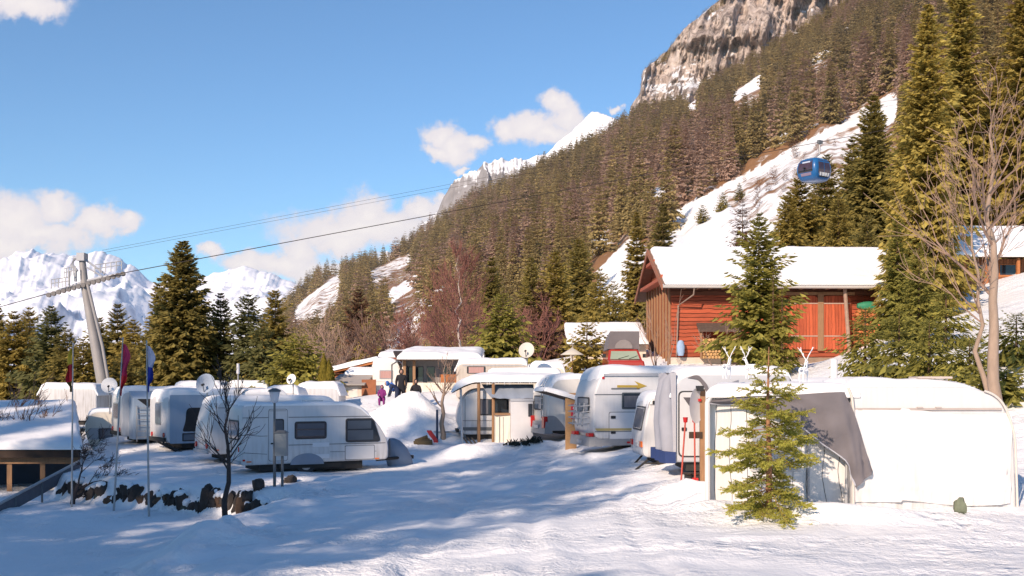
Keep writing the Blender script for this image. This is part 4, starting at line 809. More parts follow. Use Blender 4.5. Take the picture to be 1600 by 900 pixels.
c = MB(); n = 16; top = [(wx(752, PY) - X0 + (wx(834, PY) - wx(752, PY)) * q, .55, ztop - .14) for q in np.linspace(0, 1, n)]; bot = [(wx(768, PY) - X0 + (wx(834, PY) - wx(768, PY)) * q, -.25, ztop - .68 - .05 * math.sin(q * 3.14) + .015 * math.sin(q * 25)) for q in np.linspace(0, 1, n)]
mid = [tuple(Vector(a).lerp(Vector(b_), .5) - Vector((0, 0, .06 + .03 * math.sin(i * 1.3)))) for i, (a, b_) in enumerate(zip(top, bot))]
c.v = top + mid + bot; c.f = [(i, i + 1, n + i + 1, n + i) for i in range(n - 1)] + [(n + i, n + i + 1, 2 * n + i + 1, 2 * n + i) for i in range(n - 1)]; c.build('awning', BGF, pr, 60)
# shed panel beside it
sh = thing('storage_box', at(788, 43.6), 'white box shed with narrow door under the porch roof', 'shed', 4)
MB().box(.25, 0, -.1, 1.15, 1.0, 1.78).build('wall', mat('shed_white', (.60, .59, .60), .5, .08), sh); sf = Face((0, 0, 0), (1, 0, 0), (0, 0, 1), (0, -1, 0))
w_ = MB(); w_.hexa([(-.35, .1, -.1), (.24, .02, -.1), (.24, .9, -.1), (-.35, .9, -.1)], [(-.35, .1, 1.15), (.24, .02, 1.2), (.24, .9, 1.2), (-.35, .9, 1.15)]); w_.build('cupboard', CREAM, sh)
for x in (-.2, -.05, .1): MB().box(x, -.01 + .06, 0, x + .02, .1, 1.1).build('panel_seam', SEAM, sh)
MB().box(-.38, .0, 1.16, .25, .92, 1.24).build('lid', TIM, sh); window(sh, sf, .95, 1.1, 1.13, 1.62, .02); MB().box(.24, -.03, 1.72, 1.18, 1.02, 1.82).build('roof_board', GREYP, sh)

# plywood wall with a red notice
pw = thing('plywood_wall', at(884, 39.6), 'bare plywood board wall carrying a red notice between the two motorhomes', 'board', 18)
MB().box(0, 0, -.2, .42, .05, 2.05).build('board', LTIM, pw); n_ = plate('notice', pw, mat('notice_red', (.50, .02, .05), .5, .05), Face((0, 0, 0), (1, 0, 0), (0, 0, 1), (0, -1, 0)), rrect(.20, 1.12, .42, 1.66, .01), .012, .004)
for k in range(3): plate('notice_mark', n_, mat('notice_white', (.75, .7, .7), .5, .05), Face((0, 0, 0), (1, 0, 0), (0, 0, 1), (0, -1, 0)), fillet([(.26, 1.22 + k * .13, .02), (.37, 1.22 + k * .13, .02), (.35, 1.30 + k * .13, .03), (.28, 1.28 + k * .13, .02)]), .016, .0)
rf = MB(); rf.hexa([(-.75, -.05, 2.1), (.5, -.05, 1.75), (.5, 1.2, 1.75), (-.75, 1.2, 2.1)], [(-.75, -.05, 2.16), (.5, -.05, 1.81), (.5, 1.2, 1.81), (-.75, 1.2, 2.16)]); rf.build('lean_roof', DTIM, pw)
snow_layer(pw, -.75, .5, -.05, 1.2, lambda X, Y: 2.16 - (X + .75) * .28, .14, 14)

# --- wooden post with red-handled tools and the big grey dish
dp = thing('satellite_dish', at(1094, 25.2), 'large pale satellite dish mounted on a wooden post beside the front tent', 'dish', 0)
hz = wz(634, 25.2) - dp.location.z
b = MB(); rings = []
for k in range(7):
    q = k / 6; rings.append([(.30 * q * math.cos(a) * .62, -.06 + .07 * q * q, .40 * q * math.sin(a)) for a in np.linspace(0, 6.283, 29)[:-1]])
rings += [[(p[0], p[1] + .02, p[2]) for p in rg] for rg in rings[::-1]]
b.loft(rings, False); b.v = [(p[0] - .1, -p[1] * .6 - .08 + p[0] * .9, p[2] + hz) for p in b.v]; b.build('reflector', mat('dish_pale', (.58, .57, .58), .5, .06), dp, 40)
MB().box(.0, 0, -.4, .12, .1, hz + .38).build('post', TIM, dp); MB().box(-.05, -.05, hz + .1, .02, .05, hz + .16).build('bracket', RED, dp); MB().box(-.1, -.2, hz + .34, .05, .02, hz + .46).build('receiver', DARK, dp)
MB().box(-.25, -.02, hz - .75, .05, .05, hz - .6).build('cross_board', DTIM, dp)
for k, (xa, xb, lab) in enumerate(((1071, 1064, 'red handled broom leaning beside the grey tent door'), (1085, 1086, 'upright red snow shovel pole against the wooden post'))):
    p = at(xb, 25.0); t = thing('broom' if k == 0 else 'shovel', p, lab, 'tool'); dx = wx(xa, 25.2) - p.x; zt = wz(656, 25.2) - p.z
    MB().path([(0, 0, .1), (dx, .2, zt)], .02, 8).build('handle', mat('red_handle', (.40, .05, .03), .5, .08), t, 40)
    MB().path([(dx, .2, zt - .06), (dx, .2, zt + .06)], [.045, .06], 8).build('grip', RED, t, 40)
    if k == 0: MB().hexa([(-.2, -.08, -.03), (.22, -.08, -.03), (.22, .08, -.03), (-.2, .08, -.03)], [(-.12, -.05, .12), (.14, -.05, .12), (.14, .05, .12), (-.12, .05, .12)]).build('brush', mat('broom_brush', (.36, .16, .05), .9, .3), t)
    else: MB().hexa([(-.07, -.06, -.1), (.07, -.06, -.1), (.07, -.02, -.1), (-.07, -.02, -.1)], [(-.07, -.03, .12), (.07, -.03, .12), (.06, .0, .12), (-.06, .0, .12)]).build('blade', RED, t)
bx = thing('crate', at(1080, 25.6), 'dark crate in the snow at the foot of the grey tent door', 'crate', 10)
MB().box(-.05, 0, -.1, .42, .35, .24).build('crate_body', CHAS, bx); MB().box(-.09, -.03, .24, .46, .38, .27).build('lid', DTIM, bx)
# ------------------------------------------------------------------ front tent and the tarpaulin-covered caravan
FY = 20.5
X0, X1 = wx(1106, FY), wx(1332, FY); zg = 0.02
ft = thing('awning_tent', (X0, FY, zg), 'white panelled awning tent with a torn grey canopy and reindeer on its snowy roof', 'tent')
Wd = X1 - X0; H1 = wz(619, FY) - zg
# recessed panel wall
m = MB(); rn = random.Random(8); n = 9
pw_ = planks('white_wall_boards', (.56, .55, .54), (.74, .72, .70), 'X', .30, .6, .045)
MB().box(.08, .26, -.3, Wd + .3, .33, H1 - .02).build('wall', pw_, ft)
wf = Face((0, .26, 0), (1, 0, 0), (0, 0, 1), (0, -1, 0)); window(ft, wf, wx(1172, FY + .26) - X0, .72, wx(1252, FY + .26) - X0, 1.64, .03, fm=mat('pale_frame', (.5, .5, .5), .5, .05), gm=glass('bright_pane', (.30, .32, .36), .15), b=.04)
plate('window_bar', ft, mat('pale_frame', (.5, .5, .5), .5, .05), wf, [(wx(1212, FY + .26) - X0 - .015, .74), (wx(1212, FY + .26) - X0 + .015, .74), (wx(1212, FY + .26) - X0 + .015, 1.62), (wx(1212, FY + .26) - X0 - .015, 1.62)], .034)
for px in (1222, 1262): MB().box(wx(px, FY + .2) - X0, .19, .1, wx(px, FY + .2) - X0 + .035, .25, H1 - .1).build('pole', mat('pole_grey', (.33, .33, .34), .4, .1), ft)
# white frame tube
MB().path([(0, .03, -.2), (0, .03, H1 - .12), (.06, .03, H1)], .05, 8).build('pole', mat('pole_white', (.66, .65, .64), .4, .08), ft, 40)
MB().path([(.05, .03, H1), (Wd, .03, H1 + .06)], .045, 8).build('roof_rail', mat('pole_white', (.66, .65, .64), .4, .08), ft, 40)
MB().path([(Wd - .12, .02, -.2), (Wd - .1, .02, .95)], .03, 8).build('pole', STEEL, ft, 40)
# side wall and flat roof
MB().box(-.02, .06, -.3, .02, 5.2, H1 - .05).build('side_wall', TARP, ft); MB().box(0, .03, H1 - .04, Wd + .2, 5.2, H1 + .02).build('roof', TARP, ft)
def fz(X, Y): return H1 + .03 + .05 * np.clip(Y, 0, 3) / 3 + 0 * X
snow_layer(ft, 0, Wd + .12, .0, 5.3, fz, .19, 21, edge=.3)
for _o in [c for c in ft.children if c.name.split('.')[0] in ('side_wall', 'roof', 'roof_snow')]:
    for _v in _o.data.vertices: _v.co.x += .215 * max(_v.co.y, 0) * max(0, 1 - _v.co.x / Wd)
# the grey canopy: a sagging sheet from the rail to the tip on the right
def pxz(px, py, Y=FY): return (wx(px, Y) - X0, wz(py, Y) - zg)
up = [(1110, 625), (1150, 620), (1200, 618), (1250, 616), (1290, 613), (1318, 612), (1330, 640), (1341, 672), (1349, 705), (1362, 735)]
lo = [(1108, 630), (1145, 632), (1190, 637), (1230, 650), (1258, 671), (1282, 694), (1305, 706), (1322, 725), (1328, 745), (1333, 762)]
nv = 9; c = MB(); nn = 0
U = np.linspace(0, 1, 44); kk = np.linspace(0, 1, len(up))
for j in range(nv):
    q = j / (nv - 1)
    for u in U:
        a = np.array([np.interp(u, kk, [p[i] for p in up]) for i in (0, 1)]); b_ = np.array([np.interp(u, kk, [p[i] for p in lo]) for i in (0, 1)])
        p = a + (b_ - a) * q; x, z = pxz(*p)
        fold = .035 * math.sin(u * 24 + q * 5) * q + .06 * math.sin(u * 9 - q * 3) * math.sin(q * 3.14) + .03 * math.sin(q * 14 - u * 30) * u + .05 * float(fbm(u * 9, q * 5, 14, 3))
        c.v.append((x, -.04 - .10 * math.sin(q * math.pi * .9) * u + fold * .9 + .12 * q * (1 - u) * .8 - .08 * u, z - .012 * math.sin(u * 31) * q))
nu = len(U); c.f = [(j * nu + i, j * nu + i + 1, (j + 1) * nu + i + 1, (j + 1) * nu + i) for j in range(nv - 1) for i in range(nu - 1)]
c.build('canopy', GREYF, ft, 80)
e = MB(); e.path([Vector(c.v[(nv - 1) * nu + i]) + Vector((0, -.01, 0)) for i in range(0, nu, 2)], .014, 6); e.build('canopy_hem', LGF, ft, 60)
# dark sheet added as painted shade under the canopy
m = MB(); m.prism([(wx(1255, FY) - X0, .1), (wx(1332, FY) - X0, .05), (wx(1330, FY) - X0, .5), (wx(1250, FY) - X0, .5)], (0, 0, g(wx(1290, FY), FY) - zg + .06), (1, 0, 0), (0, 1, 0), (0, 0, 1), -.2, 0).build('canopy_shade', mat('canopy_shade_grey', (.14, .14, .15), .9, .3), ft)

C0, C1 = wx(1331, FY), wx(1589, FY); L_ = C1 - C0
fc = thing('caravan', (C0, FY, zg), 'white caravan wrapped in a pale tarpaulin nearest the camera with rounded corner', 'caravan')
HT = wz(604, FY) - zg; prof = fillet([(0, .0, .02), (0, HT, .05), (2.15, HT, 0), (2.75, HT - .16, .55), (L_ - .06, HT - .8, .4), (L_, .0, .02)], 8)
MB().loft(body_rings(prof, 5.2, .05)).build('body', WHITE, fc, 40)
cf = Face((0, 0, 0), (1, 0, 0), (0, 0, 1), (0, -1, 0)); zs = wz(640, FY) - zg
# hanging tarpaulin with folds
c = MB(); nu, nv = 90, 34
for j in range(nv):
    for i in range(nu):
        u = i / (nu - 1); q = j / (nv - 1); zt = zs - .03 * u; x = .02 + (L_ - .10 - .02) * u - .05 * (1 - q) * (u > .97)
        z = .18 + .07 * math.sin(u * 5 + 1) * (u > .3) + (zt - .18) * q
        diag = math.exp(-((u - .10 - .22 * (1 - q)) / .05) ** 2); d2 = math.exp(-((u - .92 - .02 * math.sin(q * 9)) / .02) ** 2); d3 = math.exp(-((q - .14 - .05 * u) / .03) ** 2)
        y = -.018 - .02 * (1 - q) - .028 * diag - .022 * d2 - .02 * d3 - .035 * float(fbm(u * 7 + q * 2, q * 4, 3, 3)) - .012 * abs(math.sin(u * 12.5 + 1.5 * q)) ** 8 - .006 * math.sin(u * 70 + q * 8) * (1 - q)
        c.v.append((x, y, z))
c.f = [(j * nu + i, j * nu + i + 1, (j + 1) * nu + i + 1, (j + 1) * nu + i) for j in range(nv - 1) for i in range(nu - 1)]
tp = c.build('tarpaulin', TARP, fc, 80)
MB().box(.02, -.035, zs - .012, L_ - .3, -.0, zs + .03).build('awning_rail', mat('rail_beige', (.42, .36, .33), .5, .1), fc, 30)
for px in (1432, 1461): MB().box(wx(px, FY) - C0, -.05, zs + .02, wx(px + 9, FY) - C0, -.0, zs + .05).build('bracket', mat('rail_beige', (.42, .36, .33), .5, .1), fc)
edge = [(p[0] + .005, -.03, p[1]) for p in prof if p[0] > 2.2 and p[1] > .05]; edge.sort(key=lambda p: -p[2]); edge.append((L_ - .0, -.03, .0)); MB().path(edge, .024, 8).build('edge_trim', mat('trim_cream', (.60, .55, .50), .45, .1), fc, 50)
MB().path([(.01, -.06, -.1), (.01, -.06, zs), (-.02, -.06, zs + .25), (-.08, -.04, HT - .02)], .028, 8).build('corner_piping', mat('trim_cream', (.60, .55, .50), .45, .1), fc, 50)
MB().box(.0, -.09, wz(742, FY) - zg, .36, -.03, wz(738, FY) - zg).build('tarp_batten', mat('trim_cream', (.60, .55, .50), .45, .1), fc)
rx = np.array([p[0] for p in prof]); 
_xs = np.linspace(0, L_, 60); _zs = np.array([max([p[1] + (q[1] - p[1]) * (x - p[0]) / (q[0] - p[0]) for p, q in zip(prof, prof[1:] + prof[:1]) if min(p[0], q[0]) <= x <= max(p[0], q[0]) and abs(q[0] - p[0]) > 1e-6] or [HT - .8]) for x in _xs])
snow_layer(fc, -.02, L_ - .45, .06, 5.2, lambda X, Y: np.interp(X, _xs, _zs) - .01, .17, 22, edge=.45, tf=lambda X, Y: np.clip((L_ - .3 - X) / 1.0, .12, 1))
MB().box(1.35, .3, HT + .15, 2.0, .8, HT + .19).build('roof_hatch', mat('hatch_beige', (.5, .42, .38), .5), fc)
# white pipe on the roof
MB().path([(wx(1303, 23.5) - C0, 3.0, HT - .1), (wx(1303, 23.5) - C0, 3.0, wz(562, 23.5) - zg)], .075, 12).build('flue_pipe', mat('pipe_white', (.72, .70, .68), .5, .06), fc, 40)
# small greenish stone in front
def boulder(px, Y, sx, sy, sz, m, label, seed, group=None, name='boulder', rz=0, dz=0):
    rng = np.random.default_rng(seed); b = MB(); rings = []; ns, nt = 9, 16
    for i in range(ns):
        th = math.pi * (.03 + .94 * i / (ns - 1)); rg = []
        for k in range(nt):
            ph = 2 * math.pi * k / nt; d = np.array([math.sin(th) * math.cos(ph), math.sin(th) * math.sin(ph), -math.cos(th)])
            s = 1 + .6 * float(fbm(d[0] * 1.5 + seed, d[1] * 1.6 + d[2] * 1.7, seed, 3)); q = np.sign(d) * np.abs(d) ** .8 * s
            rg.append((q[0] * sx, q[1] * sy, q[2] * sz))
        rings.append(rg)
    b.loft(rings); x = wx(px, Y); o = b.build(name, m, None, 38); o.location = (x, Y, g(x, Y) + sz * .62 + dz); o.rotation_euler = (0, 0, R(rz))
    return tag(o, label, 'rock', group)
b = boulder(1500, 18.6, .10, .08, .12, mat('mossy_stone', (.17, .19, .13), .9, .4, 12), 'small green grey stone poking from the snow before the tarpaulin caravan', 5, name='stone', dz=.05)

# ------------------------------------------------------------------ wire reindeer on the tent roof
def reindeer(px, Y, py_feet, py_top, label, face=1):
    x = wx(px, Y); zf_ = wz(py_feet, Y); Hh = wz(py_top, Y) - zf_; s = Hh / 1.0
    t = thing('reindeer_ornament', (x, Y, zf_), label, 'ornament', 58 if face > 0 else 118, 'wire reindeer on the tent roof')
    t.scale = (s * .9, s * 1.1, s); w = .014
    b = MB()
    for k in range(5):
        q = k / 4; cx = -.24 + .40 * q; b.path([(cx, .07 * math.cos(a) * (1 - .25 * abs(q - .5)), .36 + .085 * math.sin(a)) for a in np.linspace(0, 6.283, 11)[:-1]], w, 5, closed=True)
    for a in (0, 1.2, 2.4, 3.6, 4.8): b.path([(-.25, .07 * math.cos(a) * .8, .36 + .07 * math.sin(a)), (-.04, .075 * math.cos(a), .355 + .085 * math.sin(a)), (.17, .07 * math.cos(a) * .8, .37 + .07 * math.sin(a))], w, 5)
    b.path([(.14, .03, .42), (.20, .02, .56), (.23, .015, .64)], w * 1.2, 5); b.path([(.17, -.03, .36), (.26, -.02, .52), (.30, -.01, .60)], w * 1.2, 5); b.path([(.14, -.03, .44), (.22, -.02, .60)], w, 5)
    b.path([(.23, 0, .66), (.30, .025, .665), (.39, 0, .60), (.33, -.02, .585), (.24, -.03, .61)], w * 1.2, 5, closed=True); b.path([(-.25, 0, .40), (-.31, 0, .42), (-.30, 0, .37)], w, 5)
    b.build('frame', WIRE, t)
    for lx, ly, kx in ((.13, .05, .02), (.16, -.05, -.02), (-.20, .05, -.05), (-.23, -.05, -.04)):
        MB().path([(lx, ly, .33), (lx + kx, ly, .18), (lx + kx * .2, ly, 0)], [.020, .014, .012], 5).build('leg', WIRE, t)
    for sd in (1, -1):
        a = MB(); a.path([(.24, .015 * sd, .66), (.20, .07 * sd, .78), (.23, .13 * sd, .90), (.29, .15 * sd, 1.0)], [.014, .013, .012, .008], 5)
        for p, q in (((.205, .065 * sd, .77), (.29, .08 * sd, .84)), ((.22, .10 * sd, .85), (.15, .16 * sd, .93)), ((.23, .13 * sd, .91), (.17, .20 * sd, .99)), ((.235, .12 * sd, .89), (.31, .14 * sd, .93))): a.tube(p, q, .011, .007, 5)
        a.build('antler', WIRE, t)
    return t
reindeer(1136, 22.2, 592, 541, 'white wire reindeer with wide antlers, nearest the dish end of the tent roof', 1)
reindeer(1172, 22.0, 592, 541, 'white wire reindeer in the middle of the tent roof behind the small spruce top', -1)
reindeer(1256, 21.6, 600, 542, 'white wire reindeer standing alone toward the tarpaulin caravan', 1)

# ------------------------------------------------------------------ boulders of the retaining row
rn = random.Random(3)
pts = []
X_a, X_b = wx(118, 36.6), wx(440, 30.6)
k = 0; x = wx(122, 36.8)
while x < -6.75:
    Y = 30.9 + (-7.2 - x) * .72 - .05
    sz = .15 + .22 * rn.random() ** .9; sx = .11 + .13 * rn.random()
    m_ = ROCKG if rn.random() < .08 else (ROCKB if rn.random() < .16 else ROCK)
    lab = {'dark_boulder': 'dark upright boulder in the snowy retaining row below the caravans', 'brown_boulder': 'brown weathered boulder among the dark ones in the retaining row', 'green_boulder': 'greenish block in the retaining row of boulders'}[m_.name]
    if rn.random() > .06:
        zz = g(x, Y - .72) - .10 + .16 * rn.random(); o = boulder(x / Y * F + 800, Y, sx, .28, sz, m_, lab, 50 + k, 'boulders of the retaining row', rz=rn.uniform(-25, 10)); o.location.z = zz + sz * .55; o.location.y = Y - .42; o.rotation_euler[1] = R(rn.uniform(-28, 28))
    if rn.random() < .6 and o.name.startswith('boulder'):
        cp_ = MB(); cp_.loft([[(sx * r_ * (1 + .2 * math.sin(3 * a + k)) * math.cos(a), .26 * r_ * math.sin(a) - .02, sz * .62 + h_) for a in np.linspace(0, 6.283, 13)[:-1]] for r_, h_ in ((.55, -.03), (.80, .06), (.72, .13), (.45, .18), (.1, .20))]); sc_ = cp_.build('snow_cap', SNOW, o, 70)
    x += sx * .85 + .06 * rn.random() ** 2; k += 1
for px, Y, s in ((452, 32.4, .2), (404, 30.9, .20), (385, 30.6, .22)):
    o = boulder(px, Y, s * .8, .25, s, ROCK, 'dark upright boulder in the snowy retaining row below the caravans', int(px), 'boulders of the retaining row'); o.location.z -= .1

# ------------------------------------------------------------------ low building with a broad snowy roof at the far left
lx0, lY = wx(-120, 38), 38.5
zr = wz(700, 38.5)
lb = thing('low_building', (wx(126, 38.5), lY, -2.2), 'low timber building under a broad snow laden roof with a dark open front', 'building', 0)
def lz(X, Y): return zr + 2.2 + (Y) * .128 + 0 * X
Wb = wx(126, 38.5) - wx(-160, 38.5)
snow_layer(lb, -Wb, .05, 0, 10.5, lz, .24, 31, edge=.35, step=.25)
m = MB(); m.hexa([(-Wb, .05, zr + 1.86), (0, .05, zr + 1.86), (0, 10.4, zr + 3.2), (-Wb, 10.4, zr + 3.2)], [(-Wb, .05, zr + 2.18), (0, .05, zr + 2.18), (0, 10.4, zr + 3.5), (-Wb, 10.4, zr + 3.5)]); m.build('roof_edge', DTIM, lb)
MB().box(-Wb, .35, zr + 1.62, 0, .5, zr + 1.85).build('eave_beam', TIM, lb)
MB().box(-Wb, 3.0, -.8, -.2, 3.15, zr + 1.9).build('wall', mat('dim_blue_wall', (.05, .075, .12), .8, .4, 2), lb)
for px in (18, 70): MB().box(wx(px, 38.9) - lb.location.x, .4, -.8, wx(px, 38.9) - lb.location.x + .18, .55, zr + 1.62).build('post', TIM, lb)
for px in (30, 52): MB().box(wx(px, 40) - lb.location.x, 1.8, .2, wx(px, 40) - lb.location.x + .5, 2.3, .75).build('bench', LTIM, lb)
for _o in lb.children:
    for _v in _o.data.vertices: _v.co.x -= .42 * _v.co.y
hr = thing('handrail', (wx(0, 34), 34, g(wx(0, 34), 34)), 'sloping board handrail with grey fabric running down beside the low building', 'handrail')
A = Vector((wx(-40, 31.5), 31.5, wz(808, 31.5))); B_ = Vector((wx(125, 37.2), 37.2, wz(720, 37.2))); o_ = Vector(hr.location)
m = MB(); m.path([A - o_, B_ - o_], .045, 6); m.build('rail', STEEL, hr); m = MB(); dn = Vector((0, 0, -.42)); m.add([A - o_, B_ - o_, B_ - o_ + dn, A - o_ + dn], [(0, 1, 2, 3)]); m.build('side_board', mat('grey_board', (.12, .12, .14), .7, .3), hr)
for q in (.1, .35, .6, .85): p = A.lerp(B_, q) - o_; MB().tube(p, p + Vector((0, .03, -1.4)), .035).build('post', GREYM, hr)
# ------------------------------------------------------------------ buildings behind
def slab_roof(parent, c4, t, m, name='roof'):
    b = MB(); top = [Vector(p) for p in c4]; b.hexa([p - Vector((0, 0, t)) for p in top], top); return b.build(name, m, parent)
# barn
BY = 57.5; BX0, BX1 = wx(1049, BY), wx(1372, BY); bz = 3.05
barn = thing('barn', (BX0, BY, bz), 'red brown log barn with snowy roof and big plank double doors', 'barn', 1.2)
BL = BX1 - BX0; BD = 8.4; RH = wz(391, BY + 4.2) - bz; zE = wz(445, BY - 1.05) - bz; EH = zE + (RH - zE) / (BD / 2 + 1.05) * 1.05
logs = planks('red_logs', (.10, .030, .019), (.47, .105, .05), 'Z', .21, .8, .14); shadelog = planks('eave_shade_logs', (.06, .026, .018), (.16, .065, .04), 'Z', .24, .85, .1); dplank = planks('door_planks', (.15, .035, .02), (.56, .125, .055), 'X', .17, .7, .07)  # second log tone darkened to hold the eave shadow
vplank = planks('gable_planks', (.12, .035, .018), (.34, .10, .045), 'Y', .30, .8, .10)
MB().box(0, 0, .75, BL, BD, EH + .1).build('log_wall', logs, barn); MB().box(-.06, -.07, EH - .95, BL, .0, EH + .08).build('eave_shade_band', shadelog, barn)  # darker log band paints the shadow cast by the eave
g_ = MB(); g_.prism([(0, EH), (BD, EH), (BD / 2, RH - .15)], (0, 0, 0), (0, 1, 0), (0, 0, 1), (1, 0, 0), -.03, .12); g_.build('gable', vplank, barn)
MB().box(-.04, .02, .75, .0, BD - .02, EH).build('gable_planking', vplank, barn)
m = MB()
for y in np.linspace(.1, BD - .2, 9): m.box(-.13, y, .3, -.045, y + .14, EH)
m.build('batten', TIM, barn)
plas = mat('cream_plaster', (.58, .50, .42), .9, .15, 2, bump=.2); MB().box(-.03, -.03, -1.6, 2.6, BD - .5, .74).build('stone_base', plas, barn); MB().box(2.63, -.02, -1.6, BL, BD - .5, .74).build('foundation', mat('stone_base_brown', (.26, .19, .14), .9, .4, 3, bump=.6), barn)
ov = 1.05; sl_ = (RH - EH) / (BD / 2); ye = -ov; 
def rz_(y): return RH - abs(y - BD / 2) * sl_
zE = rz_(ye)
RX0, RX1 = -.62, BL + 3.2
rfm = mat('roof_underside', (.20, .12, .085), .85, .3, 5)
slab_roof(barn, [(RX0, ye, zE), (RX1, ye, zE), (RX1, BD / 2, RH), (RX0, BD / 2, RH)], .1, rfm); slab_roof(barn, [(RX0, BD / 2 + .003, RH), (RX1, BD / 2 + .003, RH), (RX1, BD + ov, zE), (RX0, BD + ov, zE)], .1, rfm)
snow_layer(barn, RX0 + .15, RX1, ye + .06, BD / 2 + .1, lambda X, Y: np.minimum(RH - np.abs(Y - BD / 2) * sl_, RH) + .01, .26, 41, step=.22, edge=.4, rough=.3)
snow_layer(barn, RX0 + .15, RX1, BD / 2 + .1, BD + ov, lambda X, Y: RH - np.abs(Y - BD / 2) * sl_ + .01, .24, 42, step=.4, edge=.3, rough=.12)
m = MB()
for i in range(int((RX1 - RX0) / .13)): m.box(RX0 + i * .13, ye - .05, zE - .05, RX0 + i * .13 + .07, ye + .12, zE + .035)
m.build('roof_corrugation', GREYP, barn)
fb = mat('barge_board', (.32, .13, .075), .8, .3, 5)
for y0, y1 in ((ye - .02, BD / 2), (BD + ov, BD / 2)):
    b = MB(); b.hexa([(RX0 - .06, y0, rz_(y0) - .26), (RX0 + .0, y0, rz_(y0) - .26), (RX0 + .0, y1, RH - .26), (RX0 - .06, y1, RH - .26)], [(RX0 - .06, y0, rz_(y0) + .04), (RX0 + .0, y0, rz_(y0) + .04), (RX0 + .0, y1, RH + .04), (RX0 - .06, y1, RH + .04)]); b.build('barge_board', fb, barn)
MB().box(RX0 + .05, .6, EH - .12, .0, BD - .6, EH + .06).build('tie_beam', mat('red_beam', (.38, .10, .05), .8, .3, 5), barn); MB().box(RX0 + .05, 2.4, EH + 1.05, .0, BD - 2.4, EH + 1.22).build('tie_beam', mat('red_beam', (.38, .10, .05), .8, .3, 5), barn)
b = MB(); b.hexa([(-.58, -.02, EH - .12), (-.05, -.02, EH - .12), (-.05, .1, EH - .12), (-.58, .1, EH - .12)], [(-.58, -.02, EH + .15), (-.05, -.02, EH + .15), (-.05, .1, EH + .15), (-.58, .1, EH + .15)]); b.build('eave_bracket', mat('red_beam', (.38, .10, .05), .8, .3, 5), barn)
MB().path([(RX0, ye - .1, zE - .1), (RX1, ye - .1, zE - .12)], .075, 8).build('gutter', mat('gutter_pale', (.50, .47, .44), .5), barn, 40)
MB().path([(1.0, ye - .1, zE - .12), (.98, ye + .05, zE - .5), (.35, -.12, zE - 1.0), (.25, -.12, .8)], .04, 8).build('downpipe', mat('downpipe_brown', (.27, .20, .16), .6), barn, 40)
bf = Face((0, -.02, 0), (1, 0, 0), (0, 0, 1), (0, -1, 0))
def bpx(px): return (px - 1049) / (1372 - 1049) * BL
def bzz(py): return wz(py, BY) - bz
for a, c_, lab in ((1233, 1280, None), (1285, 1331, None)):
    d = plate('door', barn, dplank, bf, fillet([(bpx(a), bzz(546), 0), (bpx(c_), bzz(546), 0), (bpx(c_), bzz(462), .35 if a == 1285 else .35), (bpx(a), bzz(462), .35)]), .09, .03)
    for py in (474, 525): MB().box(bpx(a) + .05, -.135, bzz(py) - .03, bpx(c_) - .05, -.105, bzz(py) + .03).build('hinge_strap', mat('pale_wood', (.42, .30, .24), .8, .3), d)
MB().box(bpx(1278), -.17, bzz(548), bpx(1287), -.02, bzz(458)).build('door_post', TIM, barn); MB().box(bpx(1228), -.14, bzz(461), bpx(1336), -.0, bzz(456)).build('lintel', TIM, barn)
MB().path([(bpx(1322), -.75, .75), (bpx(1315), -.7, zE - .05)], .1, 8).build('porch_post', mat('weathered_post', (.36, .25, .19), .85, .4, 6), barn, 40)
for xq in np.linspace(.6, BL, 16): MB().box(xq - .05, ye + .1, zE - .16, xq + .05, -.05, zE - .05).build('rafter_end', TIM, barn)
m = MB(); m.box(bpx(1086), -.55, 1.35, bpx(1128), -.08, 1.42)
ws = thing('firewood_stack', barn.matrix_world @ Vector((0, 0, 0)), 'stack of pale split firewood against the log barn wall', 'firewood'); ws.location = (BX0 + bpx(1093), BY - .55, bz + .66)
def wood(parent, W, H_, rad, seed, m1, m2):
    rn = random.Random(seed); a, b2 = MB(), MB(); z = rad; row = 0
    while z < H_:
        x = rad + (rad if row % 2 else 0)
        while x < W - rad:
            r_ = rad * rn.uniform(.8, 1.05); n = rn.choice([5, 6, 7, 8]); a.path([(x, rn.uniform(-.04, .03), z), (x, .45, z)], r_, n); x += rad * 2.02
        z += rad * 1.76; row += 1
    a.build('logs', m1, parent)
wood(ws, 2.0, 1.0, .085, 5, mat('cut_wood_pale', (.55, .33, .14), .85, .35, 9), mat('cut_wood_tan', (.42, .22, .085), .85, .35, 9))
rk = thing('lean_to_roof', (BX0 + bpx(1088), BY - .75, bz + 2.05), 'small dark bark covered lean-to roof above the firewood on the barn', 'lean-to'); b = MB(); b.hexa([(0, 0, 0), (2.2, 0, 0), (2.2, .7, .35), (0, .7, .35)], [(0, 0, .12), (2.2, 0, .12), (2.2, .7, .5), (0, .7, .5)]); b.build('roof', mat('bark_shingle', (.10, .07, .055), .95, .5, 8, bump=.8), rk)
for x in (.1, 2.0): MB().box(x, .1, -1.4, x + .08, .2, .02).build('post', TIM, rk)
w2 = thing('firewood_stack', (BX0 + bpx(1333), BY - .42, bz + .75), 'reddish round firewood stacked high beside the barn doors', 'firewood')
wood(w2, 1.45, 2.45, .1, 9, mat('cut_wood_red', (.52, .17, .06), .85, .4, 9), mat('cut_wood_red_dark', (.34, .10, .045), .85, .4, 9))
gb = thing('tarp_bundle', (BX0 + bpx(1336), BY - .35, bz + 3.22), 'green and dark bundle lying on top of the reddish firewood', 'bundle'); rr = []
for i, q in enumerate(np.linspace(0, 1, 8)): rr.append([(q * 1.1, .18 * math.cos(a) * (.6 + .6 * math.sin(q * 3)), .2 + .2 * math.sin(a) * (.6 + .6 * math.sin(q * 3))) for a in np.linspace(0, 6.283, 11)[:-1]])
MB().loft(rr).build('sheet', mat('green_sheet', (.03, .22, .12), .6, .3), gb, 50)
